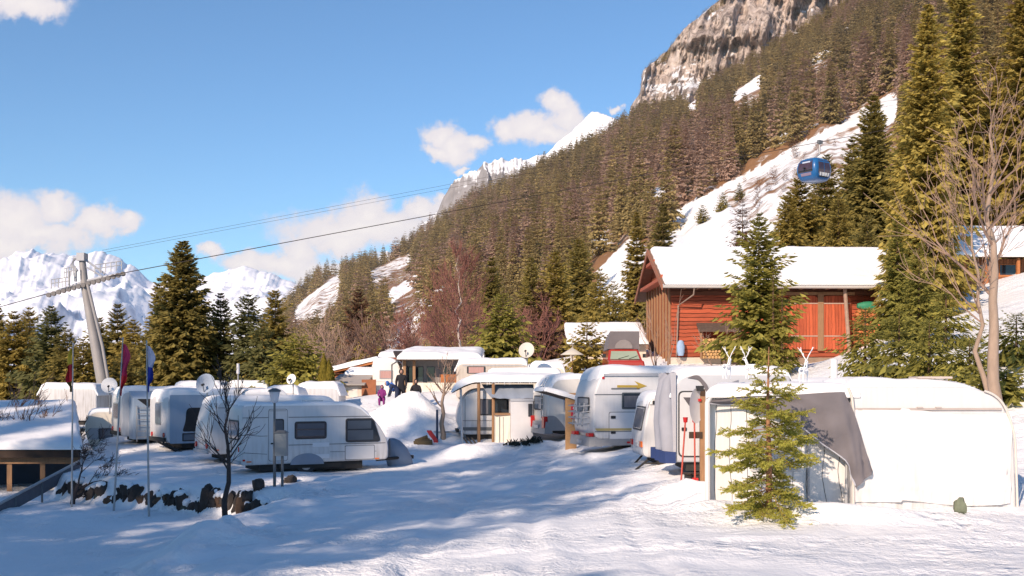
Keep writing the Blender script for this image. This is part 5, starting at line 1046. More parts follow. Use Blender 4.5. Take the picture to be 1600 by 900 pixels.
bl = thing('blue_bag', (BX0 + bpx(1062), BY - .35, bz + .82), 'pale blue bag hanging at the corner of the log barn', 'bag'); rr = []
for q, w_ in ((0, .14), (.2, .2), (.5, .21), (.72, .16), (.8, .08)): rr.append([(w_ * math.cos(a), .12 * math.sin(a), q) for a in np.linspace(0, 6.283, 11)[:-1]])
MB().loft(rr).build('sack', mat('pale_blue_cloth', (.30, .42, .60), .7, .2), bl, 50)

# snowy shed left of the barn
SY = 60; sz_ = g(wx(940, SY), SY)
sd_ = thing('shed', (wx(886, SY), SY, sz_), 'cream shed with snowy roof standing left of the log barn', 'shed', 0); SW = wx(1012, SY) - wx(886, SY); e0 = wz(536, SY) - sz_; r0 = wz(508, SY + 3) - sz_
MB().box(.4, .3, -1, SW - .05, 4.6, e0 + .1).build('wall', plas, sd_)
b = MB(); b.hexa([(0, -.3, e0 - .1), (SW, -.3, e0 - .1), (SW, 3, r0 - .1), (1.3, 3, r0 - .1)], [(0, -.3, e0), (SW, -.3, e0), (SW, 3, r0), (1.3, 3, r0)]); b.build('roof', DTIM, sd_)
snow_layer(sd_, .0, SW, -.3, 3.0, lambda X, Y: e0 + (Y + .3) / 3.3 * (r0 - e0) + 0 * X, .2, 51, step=.25)
um = thing('parasol', at(894, 56), 'small cream parasol beside the snowy shed', 'parasol'); zt = wz(543, 56) - um.location.z
b = MB(); n = 10; b.v = [(0, 0, zt)] + [(.62 * math.cos(a), .62 * math.sin(a), zt - .38 + .03 * math.sin(a * 5)) for a in np.linspace(0, 6.283, n + 1)[:-1]]; b.f = [(0, 1 + i, 1 + (i + 1) % n) for i in range(n)]; b.build('canopy', mat('parasol_cream', (.68, .62, .52), .8), um, 20); MB().tube((0, 0, -.3), (0, 0, zt), .025).build('pole', TIM, um)

# red van with a raised roof tent
RY = 50; rv = thing('camper_van', (wx(979, RY), RY, wz(602, RY)), 'red camper van with a grey raised roof tent in front of the shed', 'van', 0)
def rzz(py): return wz(py, RY) - rv.location.z
hw = .86; rings = []
for y, hw_, zt_, zb_ in ((0, .80, rzz(566), .25), (.06, .86, rzz(563), .22), (.75, .86, rzz(561), .2), (1.35, .74, rzz(544.5), .2), (1.6, .73, rzz(543), .2), (4.4, .76, rzz(543), .2)):
    rings.append([(-hw_, y, zb_), (hw_, y, zb_), (hw_ * 1.0, y, zb_ + .6 if zt_ - zb_ > .6 else zt_ - .1), (hw_ * .93, y, zt_ - .04), (hw_ * .8, y, zt_), (-hw_ * .8, y, zt_), (-hw_ * .93, y, zt_ - .04), (-hw_, y, zb_ + .6 if zt_ - zb_ > .6 else zt_ - .1)])
MB().loft(rings).build('body', mat('red_car_paint', (.36, .035, .025), .3, .1, coat=.5), rv, 25)
b = MB(); b.add([(-.68, .72, rzz(560.5)), (.68, .72, rzz(560.5)), (.58, 1.3, rzz(546)), (-.58, 1.3, rzz(546))], [(0, 1, 2, 3)]); b.build('windscreen', glass('green_glass', (.30, .36, .28), .1, .2), rv)
b.v = [(x, y - .025, z + .025) for x, y, z in b.v]; 
m = MB(); m.tube((-.3, .72, rzz(560)), (.2, .92, rzz(555)), .012); m.tube((.2, .72, rzz(560)), (.6, .92, rzz(555)), .012); m.build('wiper', DARK, rv)
for x in (-.62, .62): MB().path([(x, -.03, rzz(574)), (x, .05, rzz(574))], .11, 12).build('headlight', GLASS2, rv, 30)
MB().box(-.46, -.03, rzz(577), .46, .03, rzz(571)).build('grille', DARK, rv); MB().box(-.84, -.1, rzz(588), .84, .08, rzz(580)).build('bumper', DARK, rv)
for x in (-1.0, .86): MB().box(x, .95, rzz(558), x + .14, 1.1, rzz(552)).build('mirror', DARK, rv)
for x in (-.8, .66): MB().path([(x, .8, .3), (x + .15, .8, .3)], .32, 16).build('wheel', RUB, rv, 40)
tn = MB(); tn.hexa([(-.74, 1.35, rzz(544)), (.74, 1.35, rzz(544)), (.74, 3.9, rzz(545)), (-.74, 3.9, rzz(545))], [(-.66, 1.0, rzz(516)), (.70, 1.0, rzz(516)), (.70, 3.6, rzz(526)), (-.66, 3.6, rzz(526))]); tn.build('roof_tent', mat('tent_grey', (.20, .18, .19), .85, .2, 3, bump=.3), rv)
plate('tent_window', rv, mat('tent_mesh', (.30, .27, .27), .9, .2), Face((0, 1.33, rzz(544)), (1, 0, 0), (0, -.36, .93), (0, -.93, -.36)), [(.42 * math.cos(a), .04 + .42 * math.sin(a)) for a in np.linspace(0, math.pi, 12)], .03, .0)

# dark timber chalet on the bank at the right
HY = 56; hx0, hx1 = wx(1492, HY), wx(1660, HY); hz_ = wz(458, HY)
ch = thing('chalet', (hx0, HY, hz_), 'brown timber chalet with snowy roof on the bank behind the bare tree', 'house', 0); HW = hx1 - hx0
ct = planks('chalet_boards', (.13, .055, .03), (.32, .14, .075), 'X', .16, .8, .08)
def hzz(py, Y=HY): return wz(py, Y) - hz_
MB().box(.4, .8, -1.5, HW, 6.5, hzz(402)).build('wall', ct, ch)
b = MB(); b.hexa([(-.3, -.3, hzz(404)), (HW, -.3, hzz(404)), (HW, 4, hzz(362, HY + 4)), (1.2, 4, hzz(362, HY + 4))], [(-.3, -.3, hzz(400)), (HW, -.3, hzz(400)), (HW, 4, hzz(358, HY + 4)), (1.2, 4, hzz(358, HY + 4))]); b.build('roof', DTIM, ch)
snow_layer(ch, -.25, HW, -.3, 4, lambda X, Y: hzz(400) + (Y + .3) / 4.3 * (hzz(358, HY + 4) - hzz(400)) + 0 * X, .22, 55, step=.3)
MB().box(.1, -.1, hzz(446), HW, .0, hzz(432)).build('balcony', ct, ch); MB().box(.1, -.14, hzz(433), HW, .04, hzz(430)).build('balcony_rail', OTIM, ch); MB().box(.0, -.2, hzz(448), HW, .8, hzz(446)).build('balcony_floor', DTIM, ch)
for px in (1504, 1538, 1588): MB().box(wx(px, HY) - hx0, -.12, hzz(446), wx(px, HY) - hx0 + .14, .02, hzz(404)).build('post', OTIM, ch)
cfc = Face((0, .8, 0), (1, 0, 0), (0, 0, 1), (0, -1, 0)); window(ch, cfc, 1.0, hzz(430), 1.9, hzz(410), .03, fm=OTIM); window(ch, cfc, 2.6, hzz(430), 3.5, hzz(410), .03, fm=OTIM)

# ---------------- back row: garage, caravan with pink curtains, porch house, long roofs
GY = 57; gz = wz(618, GY)
ga = thing('garage', (wx(511, GY), GY, gz), 'small white garage with grey sloping roof next to the columnar thuja', 'garage', 0)
def zz(py, Y, b): return wz(py, Y) - b
GW = wx(565, GY) - wx(511, GY)
MB().box(.25, 0, -.6, GW, 3, zz(601, GY, gz)).build('wall', plas, ga); plate('garage_door', ga, mat('garage_white', (.62, .58, .54), .6, .1), Face((0, 0, 0), (1, 0, 0), (0, 0, 1), (0, -1, 0)), rrect(.5, -.1, GW - .2, zz(604, GY, gz), .02), .02)
b = MB(); b.hexa([(-.05, -.35, zz(602, GY, gz)), (GW + .2, -.35, zz(602, GY, gz)), (GW + .5, 1.4, zz(588, GY, gz)), (.5, 1.4, zz(588, GY, gz))], [(-.05, -.35, zz(600, GY, gz)), (GW + .2, -.35, zz(600, GY, gz)), (GW + .5, 1.4, zz(584, GY, gz)), (.5, 1.4, zz(584, GY, gz))]); b.build('roof', mat('grey_roofing', (.34, .31, .29), .8, .2), ga)
MB().box(GW + .02, -.1, -.3, GW + .75, .02, zz(593, GY, gz)).build('side_door', mat('rust_door', (.30, .11, .05), .8, .3), ga)
snow_layer(ga, .7, GW + 1.0, 1.3, 3.0, lambda X, Y: zz(585, GY, gz) + (Y - 1.3) * .12 + 0 * X, .22, 61)
lt = thing('timber_roof', (wx(512, 60), 60, gz), 'slanting snowy roof with orange timber edge behind the garage', 'roof', 0); a0, a1 = 0, wx(590, 60) - wx(512, 60)
b = MB(); b.hexa([(a0, 0, zz(584, 60, gz)), (a1, 0, zz(567, 60, gz)), (a1, 4, zz(567, 60, gz)), (a0, 4, zz(584, 60, gz))], [(a0, 0, zz(580, 60, gz)), (a1, 0, zz(561, 60, gz)), (a1, 4, zz(561, 60, gz)), (a0, 4, zz(580, 60, gz))]); b.build('roof_board', OTIM, lt)
MB().box(.3, .3, -.5, a1, 3.8, zz(584, 60, gz)).build('wall', OTIM, lt)
snow_layer(lt, a0, a1, -.05, 4, lambda X, Y: zz(580, 60, gz) + X / a1 * (zz(561, 60, gz) - zz(580, 60, gz)) + 0 * Y, .22, 62)
v = Van('caravan', 582, 57.5, 2, 1.5, 4.5, [(0, -.1, .1), (0, 1.72, .3), (1.3, 1.72, .5), (1.55, .7, .3), (1.4, -.1, .2)], paint('sunlit_white', (.74, .70, .66), .25), 'white caravan end with pink curtains between the garage and the glazed porch', 'caravan', z=wz(614, 57.5)); r = v.root
window(r, v.S, .36, .72, 1.08, 1.2, .05, fm=TRIM, gm=CURT); MB().box(.02, -.012, .58, 1.45, .01, .6).build('trim_strip', GREYP, r); v.snow(0, 1.4, .12, 63)
PY_ = 57; pz = wz(612, PY_); ph = thing('porch_house', (wx(628, PY_), PY_, pz), 'glazed porch house with timber posts under a thick snowy roof', 'house', 0); PW = wx(722, PY_) - wx(628, PY_)
MB().box(0.02, .9, -.8, PW, 4, zz(562, PY_, pz)).build('wall', mat('porch_grey', (.30, .29, .29), .7, .2), ph); MB().box(0, 0, -.8, .12, .9, zz(562, PY_, pz)).build('side_wall', plas, ph)
MB().box(.02, .0, -.8, PW - .2, .1, zz(598, PY_, pz)).build('parapet', CREAM, ph)
pf = Face((0, .9, 0), (1, 0, 0), (0, 0, 1), (0, -1, 0))
for a, b_ in ((633, 643), (646, 660), (664, 678), (690, 706)): window(ph, pf, wx(a, PY_) - ph.location.x, zz(597, PY_, pz), wx(b_, PY_) - ph.location.x, zz(572, PY_, pz), .02, fm=GREYM)
for px in (632, 647): MB().box(wx(px, PY_) - ph.location.x - .07, -.04, -.2, wx(px, PY_) - ph.location.x + .07, .08, zz(562, PY_, pz)).build('post', TIM, ph)
MB().box(wx(688, PY_) - ph.location.x, .3, -.5, PW - .05, .8, zz(585, PY_, pz)).build('orange_panel', OTIM, ph)
slab_roof(ph, [(-.2, -.5, zz(560, PY_, pz)), (PW + 1.0, -.5, zz(560, PY_, pz)), (PW + 1.0, 4.2, zz(548, PY_ + 4, pz)), (-.9, 4.2, zz(548, PY_ + 4, pz))], .12, DTIM)
snow_layer(ph, -.2, PW + 1.0, -.5, 4.2, lambda X, Y: zz(560, PY_, pz) + (Y + .5) / 4.7 * (zz(548, PY_ + 4, pz) - zz(560, PY_, pz)) + 0 * X, .26, 64, edge=.4)
MB().path([(-.1, -.45, zz(563, PY_, pz)), (-.5, -.2, zz(570, PY_, pz)), (-.5, -.2, .3)], .045, 6).build('downpipe', GREYM, ph)
bk = thing('back_cabin', (wx(598, 63), 63, wz(600, 63)), 'snow roofed cabin with reddish eave behind the porch house', 'cabin', 0); bw = wx(750, 63) - wx(598, 63)
MB().box(.2, .3, -1, bw, 4, zz(562, 63, bk.location.z)).build('wall', OTIM, bk); slab_roof(bk, [(-.2, -.2, zz(558, 63, bk.location.z)), (bw + .2, -.2, zz(558, 63, bk.location.z)), (bw + .2, 4.2, zz(550, 67, bk.location.z)), (-.2, 4.2, zz(550, 67, bk.location.z))], .2, mat('rust_eave', (.30, .09, .05), .8, .3))
snow_layer(bk, -.2, bw + .2, -.2, 4.2, lambda X, Y: zz(557, 63, bk.location.z) + (Y + .2) / 4.4 * .25 + 0 * X, .26, 65)
def long_roof(px0, px1, Y, pyt, pyb, label, m, seed, name='caravan', t=.26, depth=2.6, extra=None):
    z = wz(pyb, Y); v = Van(name, px0, Y, 2, wx(px1, Y) - wx(px0, Y), depth, [(0, -.9, .1), (0, wz(pyt, Y) - z, .35), (wx(px1, Y) - wx(px0, Y), wz(pyt, Y) - z, .35), (wx(px1, Y) - wx(px0, Y), -.9, .1)], m, label, 'caravan', z=z)
    v.snow(-.05, v.L + .05, t, seed, edge=.35); return v
v = long_roof(713, 826, 52.5, 567, 592, 'long beige caravan under thick snow in the row behind the porch roof', paint('beige_body', (.50, .44, .38), .4), 71); MB().box(.3, -.02, .62, 3.3, .0, .66).build('trim_strip', GREYP, v.root); window(v.root, v.S, .5, .25, 1.4, .6, .05, cur=(CURT, [(.1, .9, .1, .9)]))
v = long_roof(828, 884, 51.5, 573, 592, 'cream caravan with snowy rounded roof beneath the beige dish', CREAM, 72); window(v.root, v.S, .35, .1, 1.0, .45, .05, gm=GLASS2)
v = long_roof(760, 880, 48.8, 582, 600, 'flat snow heaped caravan roof just behind the icicle porch', CREAM, 73, t=.2, depth=2.0)
# left back row of half-buried roofs
v = long_roof(202, 330, 52, 618, 640, 'snow buried caravan roof behind the caravans near the flagpoles', WHITE, 74, depth=3)
v = long_roof(60, 150, 56, 606, 630, 'white caravan roof peeping over the bushes near the pylon foot', WHITE, 75, depth=3); v = long_roof(270, 345, 56, 603, 630, 'snow capped caravan in front of the big spruce', WHITE, 76, depth=2.4)
v = long_roof(462, 530, 50, 605, 640, 'white caravan roof below the columnar thuja', WHITE, 77, depth=2.5); v = long_roof(352, 420, 54, 603, 630, 'snowy caravan roof between the two masts behind the broadside caravan', paint('rust_white', (.62, .55, .50), .5), 78, depth=2.5)
v = long_roof(412, 468, 47, 612, 640, 'white caravan right behind the broadside one, beneath the small dish', WHITE, 79, depth=2.5)
# ------------------------------------------------------------------ cable car
T1 = Vector((wx(190, 60), 60, wz(427, 60))); TG = Vector((wx(1281, 78), 78, wz(222, 78)))
T0 = Vector((wx(74, 61), 61, wz(459, 61)))
dirr = (TG - T1).normalized()
pyz = float(g(wx(165, 60.5), 60.5))
py_ = thing('cable_pylon', (wx(166, 60.5), 60.5, pyz), 'leaning grey steel cableway pylon with roller arms and inspection platforms', 'pylon'); o = Vector(py_.location)
def W(px, py, Y=60.5): return Vector((wx(px, Y), Y, wz(py, Y))) - o
b = MB(); b.path([W(168, 640), W(158, 585), W(146, 520), W(133, 450), W(128, 402)], [.33, .31, .27, .21, .17], 20); b.build('shaft', PYLON, py_, 50)
b = MB(); b.path([W(177, 640, 60.1), W(160, 540, 60.1), W(137, 445, 60.1)], .09, 8); b.build('ladder_tube', PYLON, py_, 50)
b = MB(); b.path([W(78, 459), W(108, 449), W(134, 440), W(160, 434), W(190, 428)], [.08, .10, .12, .10, .08], 6); b.build('roller_beam', GREYP, py_, 30)
rol = MB()
for i in range(16):
    q = i / 15; p = W(76 + 116 * q, 461 - 33 * q, 60.2); rol.path([p + Vector((0, -.05, 0)), p + Vector((0, .08, 0))], .13, 12)
rol.build('roller', mat('roller_dark', (.16, .15, .15), .6, .3), py_)
b = MB(); b.path([W(128, 402), W(116, 404), W(112, 414), W(120, 424)], .11, 6); b.box(*(W(124, 408) - Vector((.05, .3, 0))), *(W(133, 400) + Vector((.05, .3, .15)))); b.path([W(131, 404), W(164, 428)], .06, 6); b.path([W(131, 415), W(160, 432)], .05, 6); b.path([W(118, 420), W(118, 440)], .08, 6); b.path([W(108, 424), W(108, 446)], .06, 6); b.build('head_frame', GREYP, py_)
for (xa, xb, ya, yb) in ((80, 108, 437, 451), (148, 190, 414, 428), (100, 118, 420, 446)):
    rl = MB(); n_ = 5
    for k in range(n_ + 1):
        q = k / n_; x = xa + (xb - xa) * q; yt = ya - (6 if xa == 148 else 4) * q; rl.tube(W(x, yt + 14, 60), W(x, yt, 60), .024, .024, 5)
    for dq in (0, 6): rl.tube(W(xa, ya + dq, 60), W(xb, ya + dq - (6 if xa == 148 else 4), 60), .024, .024, 5)
    rl.build('platform_railing', STEEL, py_)
cab = MB(); far = T1 + dirr * 190; pts = [T0 + (T0 - T1).normalized() * 40, T0] + [T1 + dirr * s for s in (0, 15, 30, 45, 60, 75, 90, 120, 160)]
ob = cab.path(pts, .024, 6).build('haul_cable', mat('cable_dark', (.05, .042, .04), .95, .1, spec=.05), None, 60); tag(ob, 'thick dark haul cable running from the pylon to the blue gondola', 'cable')
for k, (a, b_, lab) in enumerate((((160, 391, 64), (760, 277, 75), 'thin upper cable high above the pylon'), ((160, 395, 64), (760, 283, 75), 'second thin upper cable just under the first'))):
    A = Vector((wx(a[0], a[2]), a[2], wz(a[1], a[2]))); B_ = Vector((wx(b_[0], b_[2]), b_[2], wz(b_[1], b_[2]))); d_ = B_ - A
    ob = MB().path([A - d_ * .0, A + d_ * .5, B_, A + d_ * 1.8, A + d_ * 2.6], .008, 5).build('return_cable', mat('cable_dark', (.05, .042, .04), .95, .1, spec=.05), None, 60); tag(ob, lab, 'cable')
# gondola
gd = thing('gondola', (wx(1272, 77), 77, wz(284, 77)), 'blue glazed gondola cabin hanging from the cable above the barn', 'gondola', 36)
s = 77 / F; Hc = 35 * s; bl_ = mat('gondola_blue', (.015, .11, .30), .35, .12, coat=.4)
def gr(z, k): # cabin section
    hx, hy = .92 * k, .85 * k; return fillet([(-hx, -hy, .35), (hx, -hy, .35), (hx, hy, .35), (-hx, hy, .35)], 4)
rings = []
for z, k in ((0, .72), (.08, .84), (.35, .98), (.7, 1.04), (1.0, 1.03), (1.3, .95), (1.48, .82), (1.57, .6)): rings.append([(a, b_, z) for a, b_ in gr(z, k)])
MB().loft(rings).build('cabin', bl_, gd, 40)
def band(k0, z0, z1, face, a0, a1, m, nm, par):
    # window panel that follows the bulge of the cabin
    b = MB(); n = 5
    def kk(z): return np.interp(z, [0, .08, .35, .7, 1.0, 1.3, 1.48, 1.57], [.72, .84, .98, 1.04, 1.03, .95, .82, .6])
    for j in range(n):
        z = z0 + (z1 - z0) * j / (n - 1); k = kk(z) 
        for a in (a0, a1):
            if face == 'f': b.v.append((a * k, -.85 * k - k0, z))
            elif face == 'l': b.v.append((-.92 * k - k0, a * k, z))
            else: b.v.append((.92 * k + k0, a * k, z))
    b.f = [(2 * j, 2 * j + 1, 2 * j + 3, 2 * j + 2) for j in range(n - 1)]; return b.build(nm, m, par, 60)
gg = glass('gondola_glass', (.055, .035, .05), .08); 
for f_, a0, a1 in (('f', -.60, -.03), ('f', .03, .60), ('l', -.60, .60), ('r', -.5, .5)):
    w_ = band(.012, .55 if f_ != 'f' else .42, 1.38, f_, a0, a1, gg, 'window', gd)
    if f_ == 'l': band(.02, .62, .70, f_, a0, a1, DARK, 'window_bar', w_); band(.02, 1.2, 1.3, f_, -.4, .3, mat('sky_glare', (.45, .5, .6), .2), 'glare_strip', w_)  # pale strip paints a sky reflection on the side window
for a0, a1 in ((-.5, -.3), (-.24, .05), (.08, .3), (.36, .52)): band(.03, .28, .52, 'f', a0, a1, mat('placard_white', (.72, .72, .72), .6, .08), 'placard', gd)
band(.025, .2, .28, 'f', -.52, .5, DARK, 'ski_rack', gd); band(.02, .3, .5, 'l', -.5, .4, mat('mauve_panel', (.22, .17, .24), .5), 'lower_pane', gd)
MB().path([(-.95, .0, .82), (-1.15, 0, .82)], .06, 8).build('buffer', DARK, gd)
grip = TG - Vector(gd.location); M_ = Matrix.Rotation(R(-36), 4, 'Z'); grip = M_ @ grip
MB().path([(0, 0, 1.55), (.15, 0, 1.75), (grip.x * .9, grip.y * .9, 2.1), (grip.x, grip.y, grip.z)], .055, 8).build('hanger', STEEL, gd, 50); MB().box(grip.x - .2, grip.y - .1, grip.z - .12, grip.x + .2, grip.y + .1, grip.z + .12).build('grip', GREYM, gd)
MB().box(-.5, -.4, 1.56, .5, .4, 1.63).build('roof_rail', GREYP, gd)

# ------------------------------------------------------------------ flagpoles
def flagpole(pxt, pyt, pxb, Y, cols, y0, y1, label, side):
    x = wx(pxb, Y); z = g(x, Y); t = thing('flagpole', (x, Y, z), label, 'flagpole'); tx = wx(pxt, Y) - x; tz = wz(pyt, Y) - z
    MB().path([(0, 0, -.3), (tx, 0, tz)], [.035, .018], 8).build('pole', STEEL, t, 50); MB().path([(tx, 0, tz), (tx, 0, tz + .06)], [.03, .015], 8).build('finial', STEEL, t)
    H0 = wz(y0, Y) - z; H1_ = wz(y1, Y) - z; fl = thing('flag_anchor', (0, 0, 0), None, None); bpy.data.objects.remove(fl)
    n = 26; prev = None; b0 = 0; first = None
    for (fr, m) in cols:
        b = MB(); nr = 9; v0 = b0; v1 = b0 + fr; b0 = v1
        for i in range(n + 1):
            q = v0 + (v1 - v0) * i / n; zz_ = H0 + (H1_ - H0) * q; xx = tx * (zz_ / tz); wid = (.05 + .22 * math.sin(min(1, q * 1.15) * math.pi) ** .7 * (.75 + .25 * math.sin(q * 11))) * (1 - .25 * q)
            for k in range(nr): u = k / (nr - 1); b.v.append((xx + side * (.02 + wid * u), .10 * math.sin(u * 7 + q * 5) * (.3 + u) * .7, zz_ - .35 * u * wid))
        b.f = [(i * nr + k, i * nr + k + 1, (i + 1) * nr + k + 1, (i + 1) * nr + k) for i in range(n) for k in range(nr - 1)]
        ob = b.build('flag' if first is None else 'stripe', m, t if first is None else first, 80); first = first or ob
    return t
FR = mat('flag_red', (.42, .02, .03), .8, .2); FYL = mat('flag_yellow', (.50, .36, .03), .8, .2); FOL = mat('flag_olive', (.10, .085, .02), .8, .2); FBL = mat('flag_blue', (.03, .05, .34), .8, .2); FWH = mat('flag_pale', (.50, .50, .62), .8, .15); FPK = mat('flag_crimson', (.50, .03, .10), .8, .25)
flagpole(114, 538, 112, 33.8, [(.35, FYL), (.4, FR), (.25, FOL)], 545, 612, 'flagpole with limp yellow and red flag beside the bare shrub', -1)
flagpole(192, 530, 177, 32.6, [(.6, FPK), (.4, FR)], 537, 618, 'flagpole with limp crimson flag between the other two poles', 1)
flagpole(229, 535, 233, 31.2, [(.45, FWH), (.55, FBL)], 540, 612, 'flagpole with limp blue and white flag before the grey awning', 1)

# ------------------------------------------------------------------ lamp and meter cabinet
LY = 31.2; lp = thing('street_lamp', at(429, LY), 'white lantern lamp post in front of the broadside caravan', 'lamp'); zl = wz(612, LY) - lp.location.z
MB().path([(0, 0, -.4), (0, 0, 1.2), (0, 0, zl - .3)], [.045, .04, .03], 10).build('post', GREYM, lp, 40)
b = MB(); b.loft([[(r_ * math.cos(a), r_ * math.sin(a), z_) for a in np.linspace(0, 6.283, 9)[:-1]] for z_, r_ in ((zl - .32, .07), (zl - .28, .10), (zl - .02, .155), (zl, .16))]); b.build('lantern', mat('lantern_pane', (.62, .62, .66), .3, .05), lp); b = MB(); b.loft([[(r_ * math.cos(a), r_ * math.sin(a), z_) for a in np.linspace(0, 6.283, 9)[:-1]] for z_, r_ in ((zl, .2), (zl + .05, .17), (zl + .10, .06))]); b.build('lantern_cap', GREYM, lp)
cb_ = thing('meter_cabinet', at(440, LY - .05), 'grey green metal meter cabinet on a pole beside the lamp post', 'cabinet'); zc = wz(712, LY) - cb_.location.z
MB().box(-.17, -.12, zc, .16, .12, wz(676, LY) - cb_.location.z).build('box', mat('cabinet_grey', (.19, .22, .24), .5, .12), cb_); b = MB(); b.hexa([(-.2, -.15, wz(676, LY) - cb_.location.z), (.19, -.15, wz(676, LY) - cb_.location.z), (.19, .14, wz(676, LY) - cb_.location.z), (-.2, .14, wz(676, LY) - cb_.location.z)], [(-.1, -.05, wz(672, LY) - cb_.location.z), (.1, -.05, wz(672, LY) - cb_.location.z), (.1, .05, wz(672, LY) - cb_.location.z), (-.1, .05, wz(672, LY) - cb_.location.z)]); b.build('lid', GREYM, cb_)
MB().tube((.02, 0, -.4), (.02, 0, zc), .04, .04).build('pole', GREYM, cb_)
for px, py, Y, lab in ((372, 566, 44, 'grey mast with a white cap beside the blue grey dish'),):
    p = at(px, Y); t = thing('antenna_mast', p, lab, 'mast'); MB().tube((0, 0, -.3), (0, 0, wz(584, Y) - p.z), .035, .03).build('pole', STEEL, t); MB().path([(0, 0, wz(584, Y) - p.z), (0, 0, wz(568, Y) - p.z)], [.07, .055], 10).build('cap', mat('cap_white', (.6, .6, .62), .4), t, 40)

# ------------------------------------------------------------------ bare trees
def bare(px, Y, H, label, m_trunk, m_twig, seed, r0=.06, spread=.55, levels=5, first=.28, nsplit=(2, 3), lean=(0, 0), twig=.006, up=.12, name='bare_tree', cat='tree', group=None, stems=1, dec=.72, base=None, leader=True, n0=10, limb=.27, lim_n=3):
    rn = random.Random(seed); T, B = MB(), MB()
    def rv(): return Vector((rn.gauss(0, 1), rn.gauss(0, 1), rn.gauss(0, 1)))
    def grow(p, d, ln, r_, lv):
        pts = [p]; rad = [r_]; n = 3 if lv > 2 else 4
        for i in range(n):
            d = (d + rv() * .09 + Vector((0, 0, up * .35))).normalized(); p = p + d * (ln / n); pts.append(p); rad.append(max(twig * .7, r_ * (1 - .45 * (i + 1) / n)))
        (T if lv <= 1 else B).path(pts, rad, 8 if lv == 0 else (5 if lv <= 2 else 3), cap=False)
        if lv >= levels: return
        k = rn.randint(*nsplit) + (1 if lv >= levels - 2 else 0)
        for j in range(k):
            q = rn.uniform(.35, 1.0) if j else 1.0; pp = pts[min(n, int(q * n))]
            ax = d.cross(rv()).normalized(); nd = (d + ax * spread * rn.uniform(.5, 1.35) * (.5 if j == 0 else 1)).normalized()
            grow(pp, nd, ln * dec * rn.uniform(.75, 1.15), max(twig, rad[min(n, int(q * n))] * .62), lv + 1)
    for s_ in range(stems):
        a = s_ * 2.4 + seed; d = Vector((lean[0], lean[1], 1)) + (Vector((math.cos(a), math.sin(a), 0)) * .55 if stems > 1 else Vector((0, 0, 0))); d.normalize()
        p0 = Vector((0, 0, -.3)) + (Vector((math.cos(a), math.sin(a), 0)) * .12 * (stems > 1))
        if leader and stems == 1:
            # straight leader with side limbs all along it
            n = n0; pts = [p0 + d * (H * .97 + .3) * (i / n) + Vector((rn.gauss(0, .012), rn.gauss(0, .012), 0)) * H * (i > 0) for i in range(n + 1)]; rad = [max(twig, r0 * (1 - .95 * i / n)) for i in range(n + 1)]
            T.path(pts, rad, 9)
            for i in range(n):
                for c in range(lim_n):
                    q = (i + rn.random()) / n
                    if q < first: continue
                    pp = pts[i].lerp(pts[i + 1], rn.random()); a2 = rn.random() * 6.28; sl = Vector((math.cos(a2), math.sin(a2), .35 + q * .9)).normalized(); grow(pp, sl, H * limb * (1.15 - q) + H * .03, max(twig, rad[i] * .45), 2)
        else: grow(p0, d, H * .36, r0, 0)
    x = wx(px, Y); t = thing(name, (x, Y, g(x, Y) if base is None else base), label, cat, 0, group)
    T.build('trunk', m_trunk, t, 60); B.build('crown', m_twig, t, 60); return t
bare(352, 28.6, 4.1, 'dark bare sapling in front of the boulders and the broadside caravan', TWIGD, TWIGD, 7, .09, .55, 4, .38, (2, 2), (.02, 0), .009, .2, n0=9)
bare(112, 34.2, 2.6, 'dark bushy bare shrub tree at the end of the boulder row', TWIGD, TWIGD, 3, .10, .75, 6, .2, (2, 3), (0, 0), .0075, .02, leader=False, dec=.74)
bare(691, 45.5, 3.3, 'pollarded bare tree on the snow heap beside the porch caravan', BARKG, TWIGP, 11, .13, .5, 4, .45, (2, 3), (.02, 0), .009, .25, n0=8)
bare(1557, 27, 8.0, 'tall pale bare tree rising behind the tarpaulin caravan', BARKG, TWIGP, 23, .17, .65, 4, .42, (2, 2), (-.02, 0), .008, .12, n0=12, limb=.33, lim_n=2)
bare(1549, 27.6, 6.4, 'slender forked bare tree close to the tall pale one', BARKG, TWIGP, 29, .08, .45, 5, .4, (2, 2), (-.10, 0), .008, .3, n0=10)
bare(717, 76, 8.6, 'reddish birch with white trunk behind the snowy roofs', BIRCH, TWIGR, 17, .12, .5, 5, .12, (3, 3), (0, 0), .014, .2, n0=14)
bare(1030, 54.5, 4.6, 'thin bare sapling before the gable of the log barn', TWIGP, TWIGP, 37, .05, .5, 4, .25, (2, 2), (0, 0), .009, .25, stems=3, leader=False)
bare(1128, 55, 3.2, 'bare shrub leaning against the plastered base of the log barn', TWIGP, TWIGP, 38, .04, .5, 4, .25, (2, 2), (0, 0), .009, .15, stems=3, leader=False)
